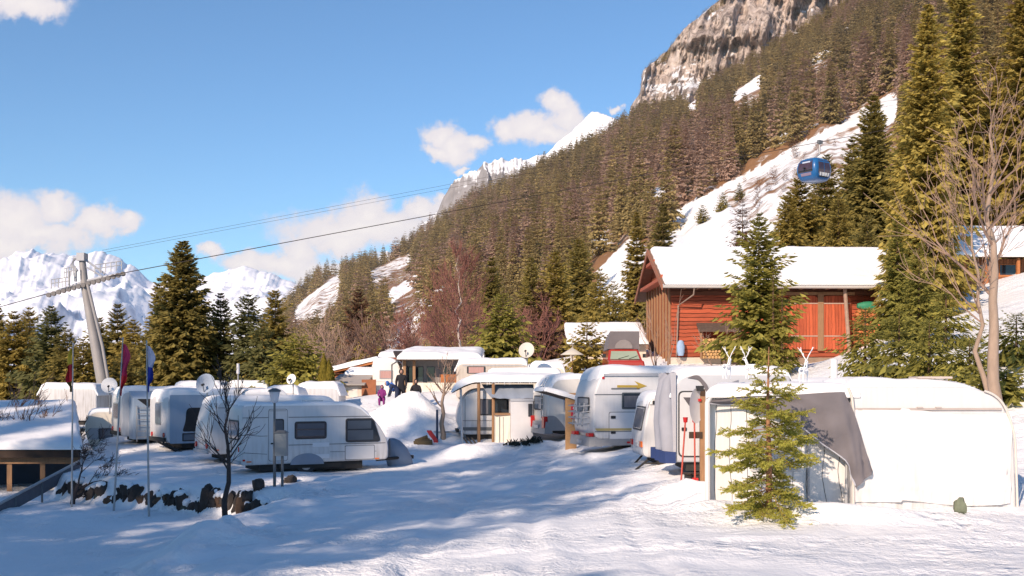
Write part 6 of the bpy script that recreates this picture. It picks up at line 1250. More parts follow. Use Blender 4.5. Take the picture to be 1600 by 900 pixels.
for i, (px, Y, H, m_, lab) in enumerate(((30, 44, 3.6, TWIG, 'brown bare bush behind the broad snowy roof, at the picture edge'), (75, 46, 3.4, TWIG, 'tangled brown bush between the snowy roof and the pylon'), (8, 47, 4.4, TWIG, 'tall brown bush rising over the broad snowy roof'),
        (840, 72, 4.6, TWIGR, 'pinkish bare shrub behind the beige dish'), (800, 78, 5.5, TWIG, 'brown bare shrub behind the dark green fir'), (525, 84, 6.5, TWIGP, 'pale bare trees thicket behind the slanting timber roof'), (490, 90, 7, TWIGP, 'pale leafless tree above the columnar thuja'), (600, 86, 6.5, TWIG, 'brown leafless tree behind the pink curtain caravan'), (650, 88, 7, TWIGR, 'rusty leafless tree to the left of the birch'), (748, 84, 7.5, TWIGR, 'rusty leafless tree to the right of the birch'), (690, 92, 8.5, TWIGR, 'reddish leafless tree close behind the white trunked birch'), (630, 96, 7.5, TWIGP, 'pale leafless tree behind the porch house roof'))):
    bare(px, Y, H, lab, m_, m_, 60 + i, .06, .55, 5, .2, (2, 3), (0, 0), .012 if Y < 60 else .02, .1, stems=4, leader=False, dec=.74, name='bare_bush', cat='bush')

# ------------------------------------------------------------------ conifers that stand out
for i, (px, top, Y, Rr, m, lab, kw) in enumerate((
    (285, 378, 64, 2.35, N_DARK, 'tallest dense spruce behind the caravans near the pylon', dict(irr=.25, power=.72, ll=.34, lw=.5, nb=11)),
    (250, 432, 66, 1.5, N_DARK, 'narrow spruce pressed against the tallest dense spruce', {}), (345, 458, 66, 1.9, N_DARK, 'slim spruce to the right of the tallest dense spruce', {}), (322, 486, 70, 2.1, N_DARK, 'short dark spruce between two taller ones', {}),
    (388, 460, 64, 2.2, N_BL, 'dark pine like conifer left of the bushy green one', dict(irr=.5)), (430, 452, 63, 2.0, N_OL, 'broad olive pine above the broadside caravan', dict(irr=.5)), (410, 500, 60, 1.8, N_BL, 'low dark conifer between the pine crowns', dict(irr=.45)),
    (470, 528, 56, 2.0, N_GR, 'bushy bright green conifer left of the columnar thuja', dict(irr=.4, power=.55)), (440, 560, 55, 1.4, N_GR, 'small rounded green conifer over the caravan roof', dict(irr=.4, power=.55)),
    (184, 474, 78, 2.2, N_DARK, 'spruce right behind the leaning pylon', {}), (155, 496, 82, 2.6, N_DARK, 'dark spruce to the left of the pylon shaft', {}), (208, 500, 74, 2.5, N_OL, 'olive spruce between pylon and tallest spruce', {}), (205, 540, 70, 1.6, N_OL, 'short olive spruce behind the crimson flag', {}), (232, 515, 72, 2.3, N_DARK, 'dark spruce behind the blue and white flag', {}), (190, 555, 68, 2.2, N_DARK, 'low dark conifer behind the caravan dish', {}),
    (80, 478, 74, 2.6, N_BL, 'bluish green conifer above the bare bushes', dict(irr=.45)), (22, 486, 76, 2.4, N_OL, 'olive conifer near the picture edge behind the bushes', {}), (46, 480, 84, 2.3, N_OL, 'thin olive conifer between two others behind the bushes', {}), (-6, 470, 80, 2.0, N_OL, 'conifer half cut by the picture edge', {}), (105, 515, 72, 2.3, N_DARK, 'dark short conifer behind the yellow and red flag', {}), (130, 530, 66, 2.0, N_OL, 'short olive conifer left of the pylon foot', {}),
    (785, 458, 66, 2.2, N_GR, 'fresh green fir standing behind the snowy long roofs', dict(irr=.3, nb=10)), (917, 500, 57, 1.6, N_OL, 'small olive spruce left of the red camper van', dict(irr=.4)), (868, 392, 118, 3.6, N_OL, 'large olive spruce on the slope behind the dish', {}), (905, 372, 140, 4.2, N_DARK, 'tall dark spruce on the lower slope left of the barn', {}), (938, 420, 100, 2.5, N_OL, 'medium spruce just above the snowy shed', {}), (830, 402, 130, 3.2, N_DARK, 'dark spruce on the slope left of the large olive spruce', {}), (768, 402, 150, 3.5, N_DARK, 'spruce above the fresh green fir', {}),
    (958, 440, 92, 2.2, N_OL, 'small spruce leaning over the shed roof', {}), (560, 452, 130, 3.4, N_LA, 'brown bare larch behind the slanting timber roof', dict(irr=.4)), (575, 500, 110, 2.4, N_OL, 'olive spruce beside the brown bare larch', {}), (845, 440, 105, 2.6, N_LA, 'thin brown larch behind the beige dish', dict(irr=.4)), (1036, 318, 190, 4.0, N_DARK, 'dark spruce above the barn ridge at its gable end', {}), (995, 330, 210, 4.4, N_OL, 'olive spruce on the slope above the barn gable', {}),
    (1250, 268, 132, 4.2, N_OL, 'olive spruce in front of the gondola slope', {}), (1292, 240, 140, 3.6, N_DARK, 'dark spruce just right of the gondola', {}), (1232, 300, 120, 3.4, N_OL, 'broad olive spruce behind the barn ridge', {}), (1332, 214, 128, 3.3, N_DARK, 'tall spruce between gondola and the golden spruces', {}), (1365, 150, 118, 3.8, N_DARK, 'very tall spruce left of the golden spruces', {}), (1160, 308, 150, 3.6, N_LA, 'bare brown larch on the snowy meadow above the barn', dict(irr=.45, lw=.2)), (1310, 300, 110, 2.6, N_OL, 'lower olive spruce above the barn roof end', {}), (1355, 335, 92, 2.2, N_DARK, 'dark young spruce at the barn roof end', {}),
    (1098, 320, 400, 3.2, N_DARK, 'lone little spruce on the snowy meadow', {}), (1130, 300, 420, 3.4, N_DARK, 'second lone spruce higher on the snowy meadow', {}), (1155, 285, 430, 2.6, N_DARK, 'smallest lone spruce beside the bare larch', {}),
    (1450, 8, 50, 2.1, N_GOLD, 'giant golden green spruce on the bank right of the barn', dict(irr=.45, hang=.9, droop=.3, ll=.20, lw=.42, ntw=14, nb=8)), (1502, -70, 70, 2.5, N_GOLD, 'giant spruce behind the golden green one reaching out of view', dict(irr=.4, hang=.9, droop=.3, ll=.20, lw=.42, ntw=14, nb=8)), (1598, -60, 68, 2.5, N_OL, 'dark giant spruce at the picture edge', dict(irr=.4, hang=.9, droop=.3, ll=.20, lw=.42, ntw=14, nb=8)), (1428, 150, 56, 1.7, N_GOLD, 'golden spruce closest to the barn roof', dict(irr=.45, hang=.6)), (1552, 90, 72, 2.0, N_OL, 'dark spruce behind the tall bare tree', dict(irr=.4, hang=.6)),
    (1402, 335, 46, 1.15, N_GR, 'young green spruce covering the barn corner', dict(irr=.55, nb=7, lw=.34)), (1436, 380, 42, 1.1, N_GR, 'young green spruce beside the barn corner one', dict(irr=.55, nb=7, lw=.34)), (1478, 450, 40, 1.2, N_GR, 'loose young spruce below the chalet', dict(irr=.5, lw=.24)), (1352, 480, 38, 1.1, N_GR, 'small thin spruce left of the white flue pipe', dict(irr=.5, lw=.24)), (1405, 485, 36, 1.2, N_GR, 'low bushy spruce directly above the tarpaulin caravan', dict(irr=.5, lw=.26)), (1452, 500, 34, 1.15, N_GR, 'open branched small spruce left of the tall bare tree', dict(irr=.5, lw=.24)), (1515, 530, 32, 1.1, N_GR, 'low dark green spruce in front of the tall bare tree', dict(irr=.5, lw=.26)), (1588, 490, 33, 1.3, N_GR, 'loose small spruce right of the tall bare tree', dict(irr=.5, lw=.24)), (1560, 585, 29, 1.2, N_GR, 'lowest spruce behind the rounded tarpaulin corner', dict(irr=.4, power=.5)),
    (1186, 335, 47, 1.9, N_GR, 'tall green spruce standing in front of the log barn', dict(irr=.6, droop=.15, nb=7, lw=.36, ntw=9, nwh=44)))):
    conifer(px, top, Y, Rr, lab, m, **kw)
# thin saplings before the barn
for px, top, lab in ((1208, 420, 'thin pole like sapling right of the barn spruce'), (1222, 445, 'shorter thin sapling beside the barn spruce')):
    conifer(px, top, 46, .55, lab, N_GR, irr=.6, lw=.2, nb=6)
rn = random.Random(19)
for k in range(26):
    px, py = rn.choice([(1180, 300), (1230, 285), (1280, 262), (1320, 235), (1210, 330), (1110, 350), (1150, 262), (1250, 235)]); px += rn.uniform(-34, 34); py += rn.uniform(-16, 16); u_ = (px - 800) / F; ys_ = np.linspace(170, 700, 200); zs_ = G(u_ * ys_, ys_); pr_ = HOR - (zs_ - CZ) / ys_ * F; j_ = int(np.argmin(np.abs(pr_ - py))); Y = float(ys_[j_]); H = rn.uniform(3.0, 6.5)
    V, Fq, sh = conifer_np(700 + k, H, H * .34, 9, 7, 3, power=.5, irr=.6, lw=.16, ll=.6, droop=-.5, hang=-.5); o = link('bare_bush', np_mesh('bare_bush', V, [Fq], [N_LA], {'shade': sh}), None, (u_ * Y, Y, float(zs_[j_]) - .3)); tag(o, 'brown leafless scrub bush on the snowy meadow below the gondola', 'bush', 'scrub bushes on the meadow')
# columnar thujas
for px, top, lab in ((506, 556, 'yellow green columnar thuja, the taller of the pair'), (514, 566, 'yellow green columnar thuja, the shorter of the pair')):
    x = wx(px, 54); z = wz(616, 54); H = wz(top, 54) - z; rng = np.random.default_rng(px); n = 2600; t = rng.random(n); a = rng.random(n) * 6.283; rr = .27 * np.sin(np.clip(t * .9 + .13, 0, 1) * np.pi) ** .6 * (.65 + .4 * rng.random(n)) * (1 - .55 * t ** 3)
    P = np.stack([np.cos(a) * rr, np.sin(a) * rr, t * H], -1); D = np.stack([np.cos(a) * .25, np.sin(a) * .25, np.ones(n)], -1); Wv = np.stack([-np.sin(a), np.cos(a), np.zeros(n)], -1) + rng.normal(0, .3, (n, 3)); l = .14
    V = np.stack([P, P + D * l * .5 + Wv * .035, P + D * l, P + D * l * .5 - Wv * .035], 1).reshape(-1, 3); tr = thing('thuja', (x, 54, z), lab, 'thuja'); link('crown', np_mesh('crown', V, [np.arange(n * 4).reshape(n, 4)], [N_TH], {'shade': np.repeat(.2 + .5 * rng.random(n), 4)}), tr); MB().tube((0, 0, -.2), (0, 0, H * .8), .05, .02).build('trunk', BARK, tr)

# ------------------------------------------------------------------ small spruce in the foreground, needle by needle
def needle_spruce(px, Y, top, R0, label, seed):
    rng = np.random.default_rng(seed); x = wx(px, Y); z = g(x, Y); H = wz(top, Y) - z
    t = thing('spruce_tree', (x, Y, z), label, 'spruce')
    tv = MB(); tv.path([(0, 0, -.3), (.01, 0, H * .3), (-.015, 0, H * .65), (.005, 0, H)], [.062, .048, .028, .006], 9); tv.build('trunk', BARKR, t, 60)
    wood_ = MB(); SP, SD, SR, SS = [], [], [], []     # sprays: start, end, radius, shade
    zs = []; zc = .035
    while zc < .985: zs.append(zc); zc += .086 * (1 - .36 * zc)
    for q in zs:
        nb = int(rng.integers(4, 7)) if q < .9 else 4; a0 = rng.random() * 6.28
        for k in range(nb + (2 if q < .8 else 0)):
            minor = k >= nb
            a = a0 + k / nb * 6.283 + rng.normal(0, .2); L = R0 * (1 - q) ** .8 * min(1, .60 + q * 2.0) * rng.uniform(.5, 1.2) + .06
            if minor: L *= .55
            zq = q * H + rng.uniform(-.05, .05) + (rng.uniform(-.06, .12) if minor else 0); el = -.06 + .75 * q ** 1.5 + rng.normal(0, .2) - (.22 if q < .25 else 0); n = 8; pts = []
            for i in range(n + 1):
                s = i / n; pts.append(np.array([math.cos(a) * L * s, math.sin(a) * L * s, zq + math.sin(el) * L * s - .30 * L * s * s + .20 * L * s ** 3.5]) + rng.normal(0, .006, 3) * (i > 0))
            wood_.path([Vector(p) for p in pts], [max(.0025, .011 * (1 - i / n) * (L / R0 + .2)) for i in range(n + 1)], 4, cap=False)
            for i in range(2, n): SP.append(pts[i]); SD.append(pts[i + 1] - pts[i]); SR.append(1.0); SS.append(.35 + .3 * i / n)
            nt = max(2, int(L / .040))
            for j in range(nt):
                s = .2 + .8 * (j + rng.random() * .5) / nt
                if s > 1: continue
                i = min(n - 1, int(s * n)); p = pts[i] + (pts[i + 1] - pts[i]) * (s * n - i); sd = 1 if j % 2 else -1; aa = a + sd * rng.uniform(.7, 1.05); l = min(.30, L * .38) * (1.1 - .75 * s) * rng.uniform(.7, 1.25) + .03
                d = np.array([math.cos(aa), math.sin(aa), rng.uniform(-.7, .4)]); d /= np.linalg.norm(d); e = p + d * l; wood_.tube(Vector(p), Vector(e), .003, .0015, 3); nseg = max(1, int(l / .06))
                for w in range(nseg): SP.append(p + d * l * w / nseg); SD.append(d * l / nseg); SR.append(1.); SS.append(.3 + .5 * s)
                if l > .14:
                    for sd2 in (-1, 1):
                        for f_ in (.4, .65):
                            a3 = aa + sd2 * .8; d3 = np.array([math.cos(a3), math.sin(a3), rng.uniform(-.5, 0)]); d3 /= np.linalg.norm(d3); l3 = l * .42; SP.append(p + d * l * f_); SD.append(d3 * l3); SR.append(1.); SS.append(.3 + .5 * s)
    SP = np.array(SP); SD = np.array(SD); SS = np.array(SS); LN = np.linalg.norm(SD, axis=1); cnt = np.maximum(3, (LN / .0045).astype(int)); idx = np.repeat(np.arange(len(SP)), cnt); m = len(idx); f_ = rng.random(m)
    base = SP[idx] + SD[idx] * f_[:, None]; d = SD[idx] / LN[idx][:, None]; rnd = rng.normal(0, 1, (m, 3)); rnd[:, 2] *= .7; pr = rnd - (rnd * d).sum(1)[:, None] * d; pr /= np.linalg.norm(pr, axis=1)[:, None]; nd = pr * .8 + d * .75; nd /= np.linalg.norm(nd, axis=1)[:, None]; ln = rng.uniform(.022, .038, m)[:, None]; wv = np.cross(nd, rng.normal(0, 1, (m, 3))); wv /= np.linalg.norm(wv, axis=1)[:, None]
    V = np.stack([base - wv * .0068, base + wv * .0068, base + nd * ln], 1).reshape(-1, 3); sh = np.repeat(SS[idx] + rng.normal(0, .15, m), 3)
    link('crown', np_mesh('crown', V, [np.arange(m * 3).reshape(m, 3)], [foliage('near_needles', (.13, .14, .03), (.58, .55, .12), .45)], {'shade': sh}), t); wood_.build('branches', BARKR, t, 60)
    return m
needle_spruce(1201, 18.7, 542, 1.18, 'small open spruce with visible needles before the white tent', 4)

# ------------------------------------------------------------------ small things in the snow
dpst = thing('snow_stake', at(683, 45.2), 'dark blue stake in the snow beside the pollarded tree', 'stake'); MB().tube((0, 0, -.3), (0, 0, wz(640, 45.2) - dpst.location.z), .05, .05).build('post', mat('stake_blue', (.03, .05, .10), .6), dpst)
fp = thing('log_pile', at(660, 44.8), 'brown logs poking from the snow at the foot of the heap', 'logs'); 
for i, (a, b_, c_) in enumerate((((-.35, 0, .05), (.3, .1, .16), .1), ((-.2, -.15, .05), (.42, -.1, .1), .11), ((-.3, .1, .12), (.2, .2, .3), .09))): MB().path([a, b_], c_, 9).build('log', mat('olive_log', (.10, .075, .04), .9, .4, 8), fp, 40)
sh_ = thing('toy_sledge', at(675, 44.7), 'red plastic sledge standing on edge beside the brown logs', 'sledge'); rr = []
for q in np.linspace(0, 1, 9): a = q * 2.4; rr.append([(.10 * math.cos(a) * 1.6 + u, -.03 + .02 * math.cos(u * 20), .08 + .5 * q - .05 * math.sin(a)) for u in (-.09, -.05, .05, .09)] + [(.10 * math.cos(a) * 1.6 + u, .03, .08 + .5 * q) for u in (.09, -.09)])
MB().loft(rr).build('shell', mat('sledge_red', (.50, .03, .03), .4, .1), sh_, 50)
for px, sd, lab in ((812, 1, 'dark green fir twigs lying on the snow before the porch'), (835, 2, 'smaller dark clump of twigs on the snow by the old motorhome')):
    rng = random.Random(sd); p = at(px, 41.3); t = thing('twig_clump', p, lab, 'twigs'); b = MB()
    for i in range(60 if sd == 1 else 40):
        a = rng.random() * 6.28; w_ = .42 if sd == 1 else .22; x0 = Vector((rng.gauss(0, w_ * .6), rng.gauss(0, .15), .03)); e = x0 + Vector((math.cos(a) * .14, math.sin(a) * .12, rng.uniform(.05, .24))); b.path([x0, e], [.035, .012], 4)
    b.build('twigs', mat('dark_twig_green', (.012, .02, .018), .9, .4), t)
rd = thing('ski_board', at(742, 43.6), 'dark ski pieces leaning by the porch caravan post', 'skis')
for k in range(3): MB().hexa([(-.15 + k * .16, 0, -.1), (-.05 + k * .16, 0, -.1), (-.05 + k * .16, .04, -.1), (-.15 + k * .16, .04, -.1)], [(-.5 + k * .16, .1, .42), (-.42 + k * .16, .1, .42), (-.42 + k * .16, .14, .42), (-.5 + k * .16, .14, .42)]).build('ski', CHAS, rd)

# ------------------------------------------------------------------ people on the heap
SKIN = mat('skin', (.42, .25, .18), .6, .08)
def person(px, Y, H, joints, m, label, hair, face, extra=(), rz=0, base=None, face_dir=1):
    x = wx(px, Y); z = g(x, Y) if base is None else base; t = thing('person', (x, Y, z), label, 'person', rz)
    J = {k: (Vector(v[0]) * H, v[1] * H) for k, v in joints.items()}
    me = bpy.data.meshes.new('body'); order = ['pelvis', 'waist', 'chest', 'neck', 'chin', 'head', 'shl', 'ell', 'wrl', 'hal', 'shr', 'elr', 'wrr', 'har', 'hpl', 'knl', 'anl', 'tol', 'hpr', 'knr', 'anr', 'tor']
    E = [('pelvis', 'waist'), ('waist', 'chest'), ('chest', 'neck'), ('neck', 'chin'), ('chin', 'head'), ('chest', 'shl'), ('shl', 'ell'), ('ell', 'wrl'), ('wrl', 'hal'), ('chest', 'shr'), ('shr', 'elr'), ('elr', 'wrr'), ('wrr', 'har'), ('pelvis', 'hpl'), ('hpl', 'knl'), ('knl', 'anl'), ('anl', 'tol'), ('pelvis', 'hpr'), ('hpr', 'knr'), ('knr', 'anr'), ('anr', 'tor')]
    me.from_pydata([J[k][0] for k in order], [(order.index(a), order.index(b)) for a, b in E], []); me.materials.append(m); o = link('body', me, t)
    sk = o.modifiers.new('skin', 'SKIN'); me.skin_vertices[0].data[0].use_root = True
    for i, k in enumerate(order): me.skin_vertices[0].data[i].radius = (J[k][1], J[k][1])
    ss = o.modifiers.new('sub', 'SUBSURF'); ss.levels = 2; ss.render_levels = 2; sk.use_smooth_shade = True
    hd = J['head'][0]; hr = .066 * H; fv = Vector((face_dir * .0, -1, 0)).normalized()
    hb = MB(); rings = []
    for i in range(9):
        th = math.pi * (.02 + .96 * i / 8); rings.append([(hd.x + hr * .92 * math.sin(th) * math.cos(a) * 1.12, hd.y + hr * 1.05 * math.sin(th) * math.sin(a) * 1.1 + .012 * H, hd.z - .006 * H - hr * 1.16 * math.cos(th) * 1.08) for a in np.linspace(0, 6.283, 15)[:-1]])
    hb.loft(rings); hb.build('hair', hair, t, 70)
    fb_ = MB(); rings = []
    for i in range(7):
        th = math.pi * (.05 + .9 * i / 6); rings.append([(hd.x + face[0] * hr * .5 + hr * .62 * math.sin(th) * math.cos(a), hd.y + face[1] * hr * .62 + hr * .7 * math.sin(th) * math.sin(a), hd.z - .012 * H - hr * .85 * math.cos(th)) for a in np.linspace(0, 6.283, 13)[:-1]])
    fb_.loft(rings); fc_ = fb_.build('face', SKIN, t, 70)
    c0 = Vector((hd.x + face[0] * hr * 1.1, hd.y + face[1] * hr * 1.25, hd.z - .012 * H)); sdv = Vector((-face[1], face[0], 0))
    MB().path([c0 + Vector((0, 0, .004 * H)), c0 + Vector((face[0], face[1], 0)) * .012 * H - Vector((0, 0, .01 * H))], [.005 * H, .008 * H], 6).build('nose', SKIN, fc_)
    for sgn in (-1, 1): MB().path([c0 + sdv * sgn * .024 * H + Vector((0, 0, .012 * H)), c0 + sdv * sgn * .024 * H + Vector((face[0], face[1], 0)) * .004 * H + Vector((0, 0, .012 * H))], .006 * H, 6).build('eye', DARK, fc_)
    MB().path([c0 - sdv * .014 * H - Vector((0, 0, .028 * H)), c0 + sdv * .014 * H - Vector((0, 0, .028 * H))], .004 * H, 5).build('mouth', mat('lips', (.3, .1, .09), .6), fc_)
    for k in ('l', 'r'):
        hn, wr = J['ha' + k][0], J['wr' + k][0]; d = (hn - wr).normalized(); sdv2 = d.cross(Vector((0, 1, .2))).normalized(); hm = MB()
        hm.path([wr, wr + d * .03 * H, hn], [.016 * H, .024 * H, .02 * H], 8)
        for f_, ln in ((-1.4, .034), (-.45, .042), (.5, .04), (1.4, .032)): p0 = hn + sdv2 * f_ * .009 * H; hm.path([p0, p0 + d * ln * H * .6, p0 + d * ln * H + Vector((0, -.006, -.004)) * H], [.0062 * H, .006 * H, .004 * H], 6)
        hm.path([wr + d * .02 * H + sdv2 * .018 * H, wr + d * .045 * H + sdv2 * .038 * H], [.008 * H, .005 * H], 6); hm.build('glove', DARK, t, 50)
    return t
ST = dict(pelvis=((0, 0, .50), .088), waist=((0, 0, .60), .082), chest=((0, 0, .73), .092), neck=((0, -.005, .84), .035), chin=((0, -.01, .875), .04), head=((0, -.012, .93), .056), shl=((-.105, 0, .79), .05), ell=((-.14, .01, .63), .037), wrl=((-.13, -.05, .50), .027), hal=((-.128, -.07, .455), .02), shr=((.105, 0, .79), .05), elr=((.14, .01, .63), .037), wrr=((.13, -.06, .51), .027), har=((.125, -.08, .465), .02),
          hpl=((-.055, 0, .47), .07), knl=((-.06, -.01, .27), .05), anl=((-.062, .01, .05), .036), tol=((-.065, -.07, .022), .028), hpr=((.055, 0, .47), .07), knr=((.062, -.01, .27), .05), anr=((.065, .012, .05), .036), tor=((.07, -.07, .022), .028))
CHD = dict(ST); CHD.update(pelvis=((0, .05, .26), .1), waist=((0, .03, .38), .1), chest=((0, 0, .53), .105), neck=((0, -.02, .66), .04), chin=((0, -.03, .70), .045), head=((0, -.03, .77), .075), shl=((-.11, 0, .6), .055), ell=((-.15, -.06, .46), .042), wrl=((-.10, -.16, .38), .03), hal=((-.09, -.2, .36), .022), shr=((.11, 0, .6), .055), elr=((.15, -.06, .46), .042), wrr=((.10, -.16, .38), .03), har=((.09, -.2, .36), .022), hpl=((-.07, .02, .25), .08), knl=((-.09, -.20, .28), .06), anl=((-.09, -.15, .06), .045), tol=((-.09, -.23, .03), .035), hpr=((.07, .02, .25), .08), knr=((.09, -.20, .28), .06), anr=((.09, -.15, .06), .045), tor=((.09, -.23, .03), .035))
BND = dict(ST); BND.update(pelvis=((.06, 0, .48), .09), waist=((.02, 0, .56), .085), chest=((-.08, -.02, .64), .092), neck=((-.17, -.03, .68), .036), chin=((-.20, -.04, .69), .04), head=((-.245, -.045, .70), .056), shl=((-.11, -.12, .62), .05), ell=((-.15, -.14, .48), .037), wrl=((-.19, -.15, .36), .027), hal=((-.2, -.155, .32), .02), shr=((-.1, .10, .64), .05), elr=((-.13, .12, .49), .037), wrr=((-.17, .12, .37), .027), har=((-.18, .12, .33), .02), hpl=((.06, -.06, .45), .07), knl=((.03, -.07, .26), .05), anl=((.05, -.06, .05), .036), tol=((-.03, -.07, .022), .028), hpr=((.06, .06, .45), .07), knr=((.08, .07, .26), .05), anr=((.12, .07, .05), .036), tor=((.04, .07, .022), .028))
BLK = mat('black_clothes', (.015, .015, .02), .85, .3); PUR = mat('purple_snowsuit', (.20, .02, .16), .8, .25); BLU = mat('dark_blue_clothes', (.02, .03, .07), .85, .3)
PYY = 50.2; pzb = wz(633, PYY)
t = person(627, PYY, 1.66, ST, BLK, 'person standing in black clothes and dark cap on the snow heap', mat('dark_hair', (.012, .012, .016), .8), (.3, -.95), base=pzb)
t = person(618, PYY - .4, 1.5, BND, BLU, 'person in dark trousers and bright blue jacket bending toward the child', mat('blue_hood', (.03, .11, .36), .7), (-.95, -.3), base=wz(635, PYY - .4))
jk = MB(); jk.loft([[(-.03 - q * .17 + .125 * math.cos(a) * (1 - .2 * q) * .8, .0 + .175 * math.sin(a) * (1 - .15 * q), .78 + .17 * q + .13 * math.cos(a + .6)) for a in np.linspace(0, 6.283, 15)[:-1]] for q in np.linspace(0, 1.2, 7)]); jk.build('jacket', mat('bright_blue_jacket', (.05, .15, .48), .7, .2), t, 60)
person(597, PYY - .6, 1.12, CHD, PUR, 'child in a purple snowsuit crouching in the snow', mat('purple_hood', (.16, .015, .12), .8, .2), (.2, -.98), base=wz(634, PYY - .6))
person(650, 50.5, 1.5, CHD, BLK, 'person in dark clothes sitting behind the top of the snow heap', mat('dark_hair', (.012, .012, .016), .8), (.1, -.99), base=wz(635, 50.5))

# ------------------------------------------------------------------ the wood behind the viewer that throws the long shadows
sunh = Vector((math.sin(R(SUN_AZ)), math.cos(R(SUN_AZ)), 0)); perp = Vector((sunh.y, -sunh.x, 0)); edge = Vector((-2.4, 13.7, 0))
rn = random.Random(77); protos = [conifer_meshes(('w', k), N_DARK, seed=900 + k, H=30, Rr=3.3 + .4 * k, nwh=34, nb=9, ntw=4, power=.8, irr=.4) for k in range(3)]
i = 0
for off, back, hh in [(-2.0, 36, 29), (-5.0, 33, 34), (-8.2, 38, 38)] + [(-11.5 - k * 3.2, 31 + (k * 7) % 12, 36.5 + (k * 5) % 5) for k in range(14)] + [(-6 - k * 4.6, 48 + (k * 5) % 9, 42.5 + (k * 3) % 6) for k in range(12)] + [(3.9, 34, 20.5)]:
    p = edge + perp * (off + rn.uniform(-.8, .8)) - sunh * back; zz_ = g(p.x, p.y); hh = hh * rn.uniform(.95, 1.05)
    r = thing('conifer_tree', (p.x, p.y, zz_), 'tall spruce of the wood behind the viewer', 'conifer', rn.random() * 360, 'spruces of the wood behind the viewer'); s_ = hh / 30; r.scale = (s_, s_, s_)
    cm, tm = protos[i % 3]; link('crown', cm, r); link('trunk', tm, r); i += 1
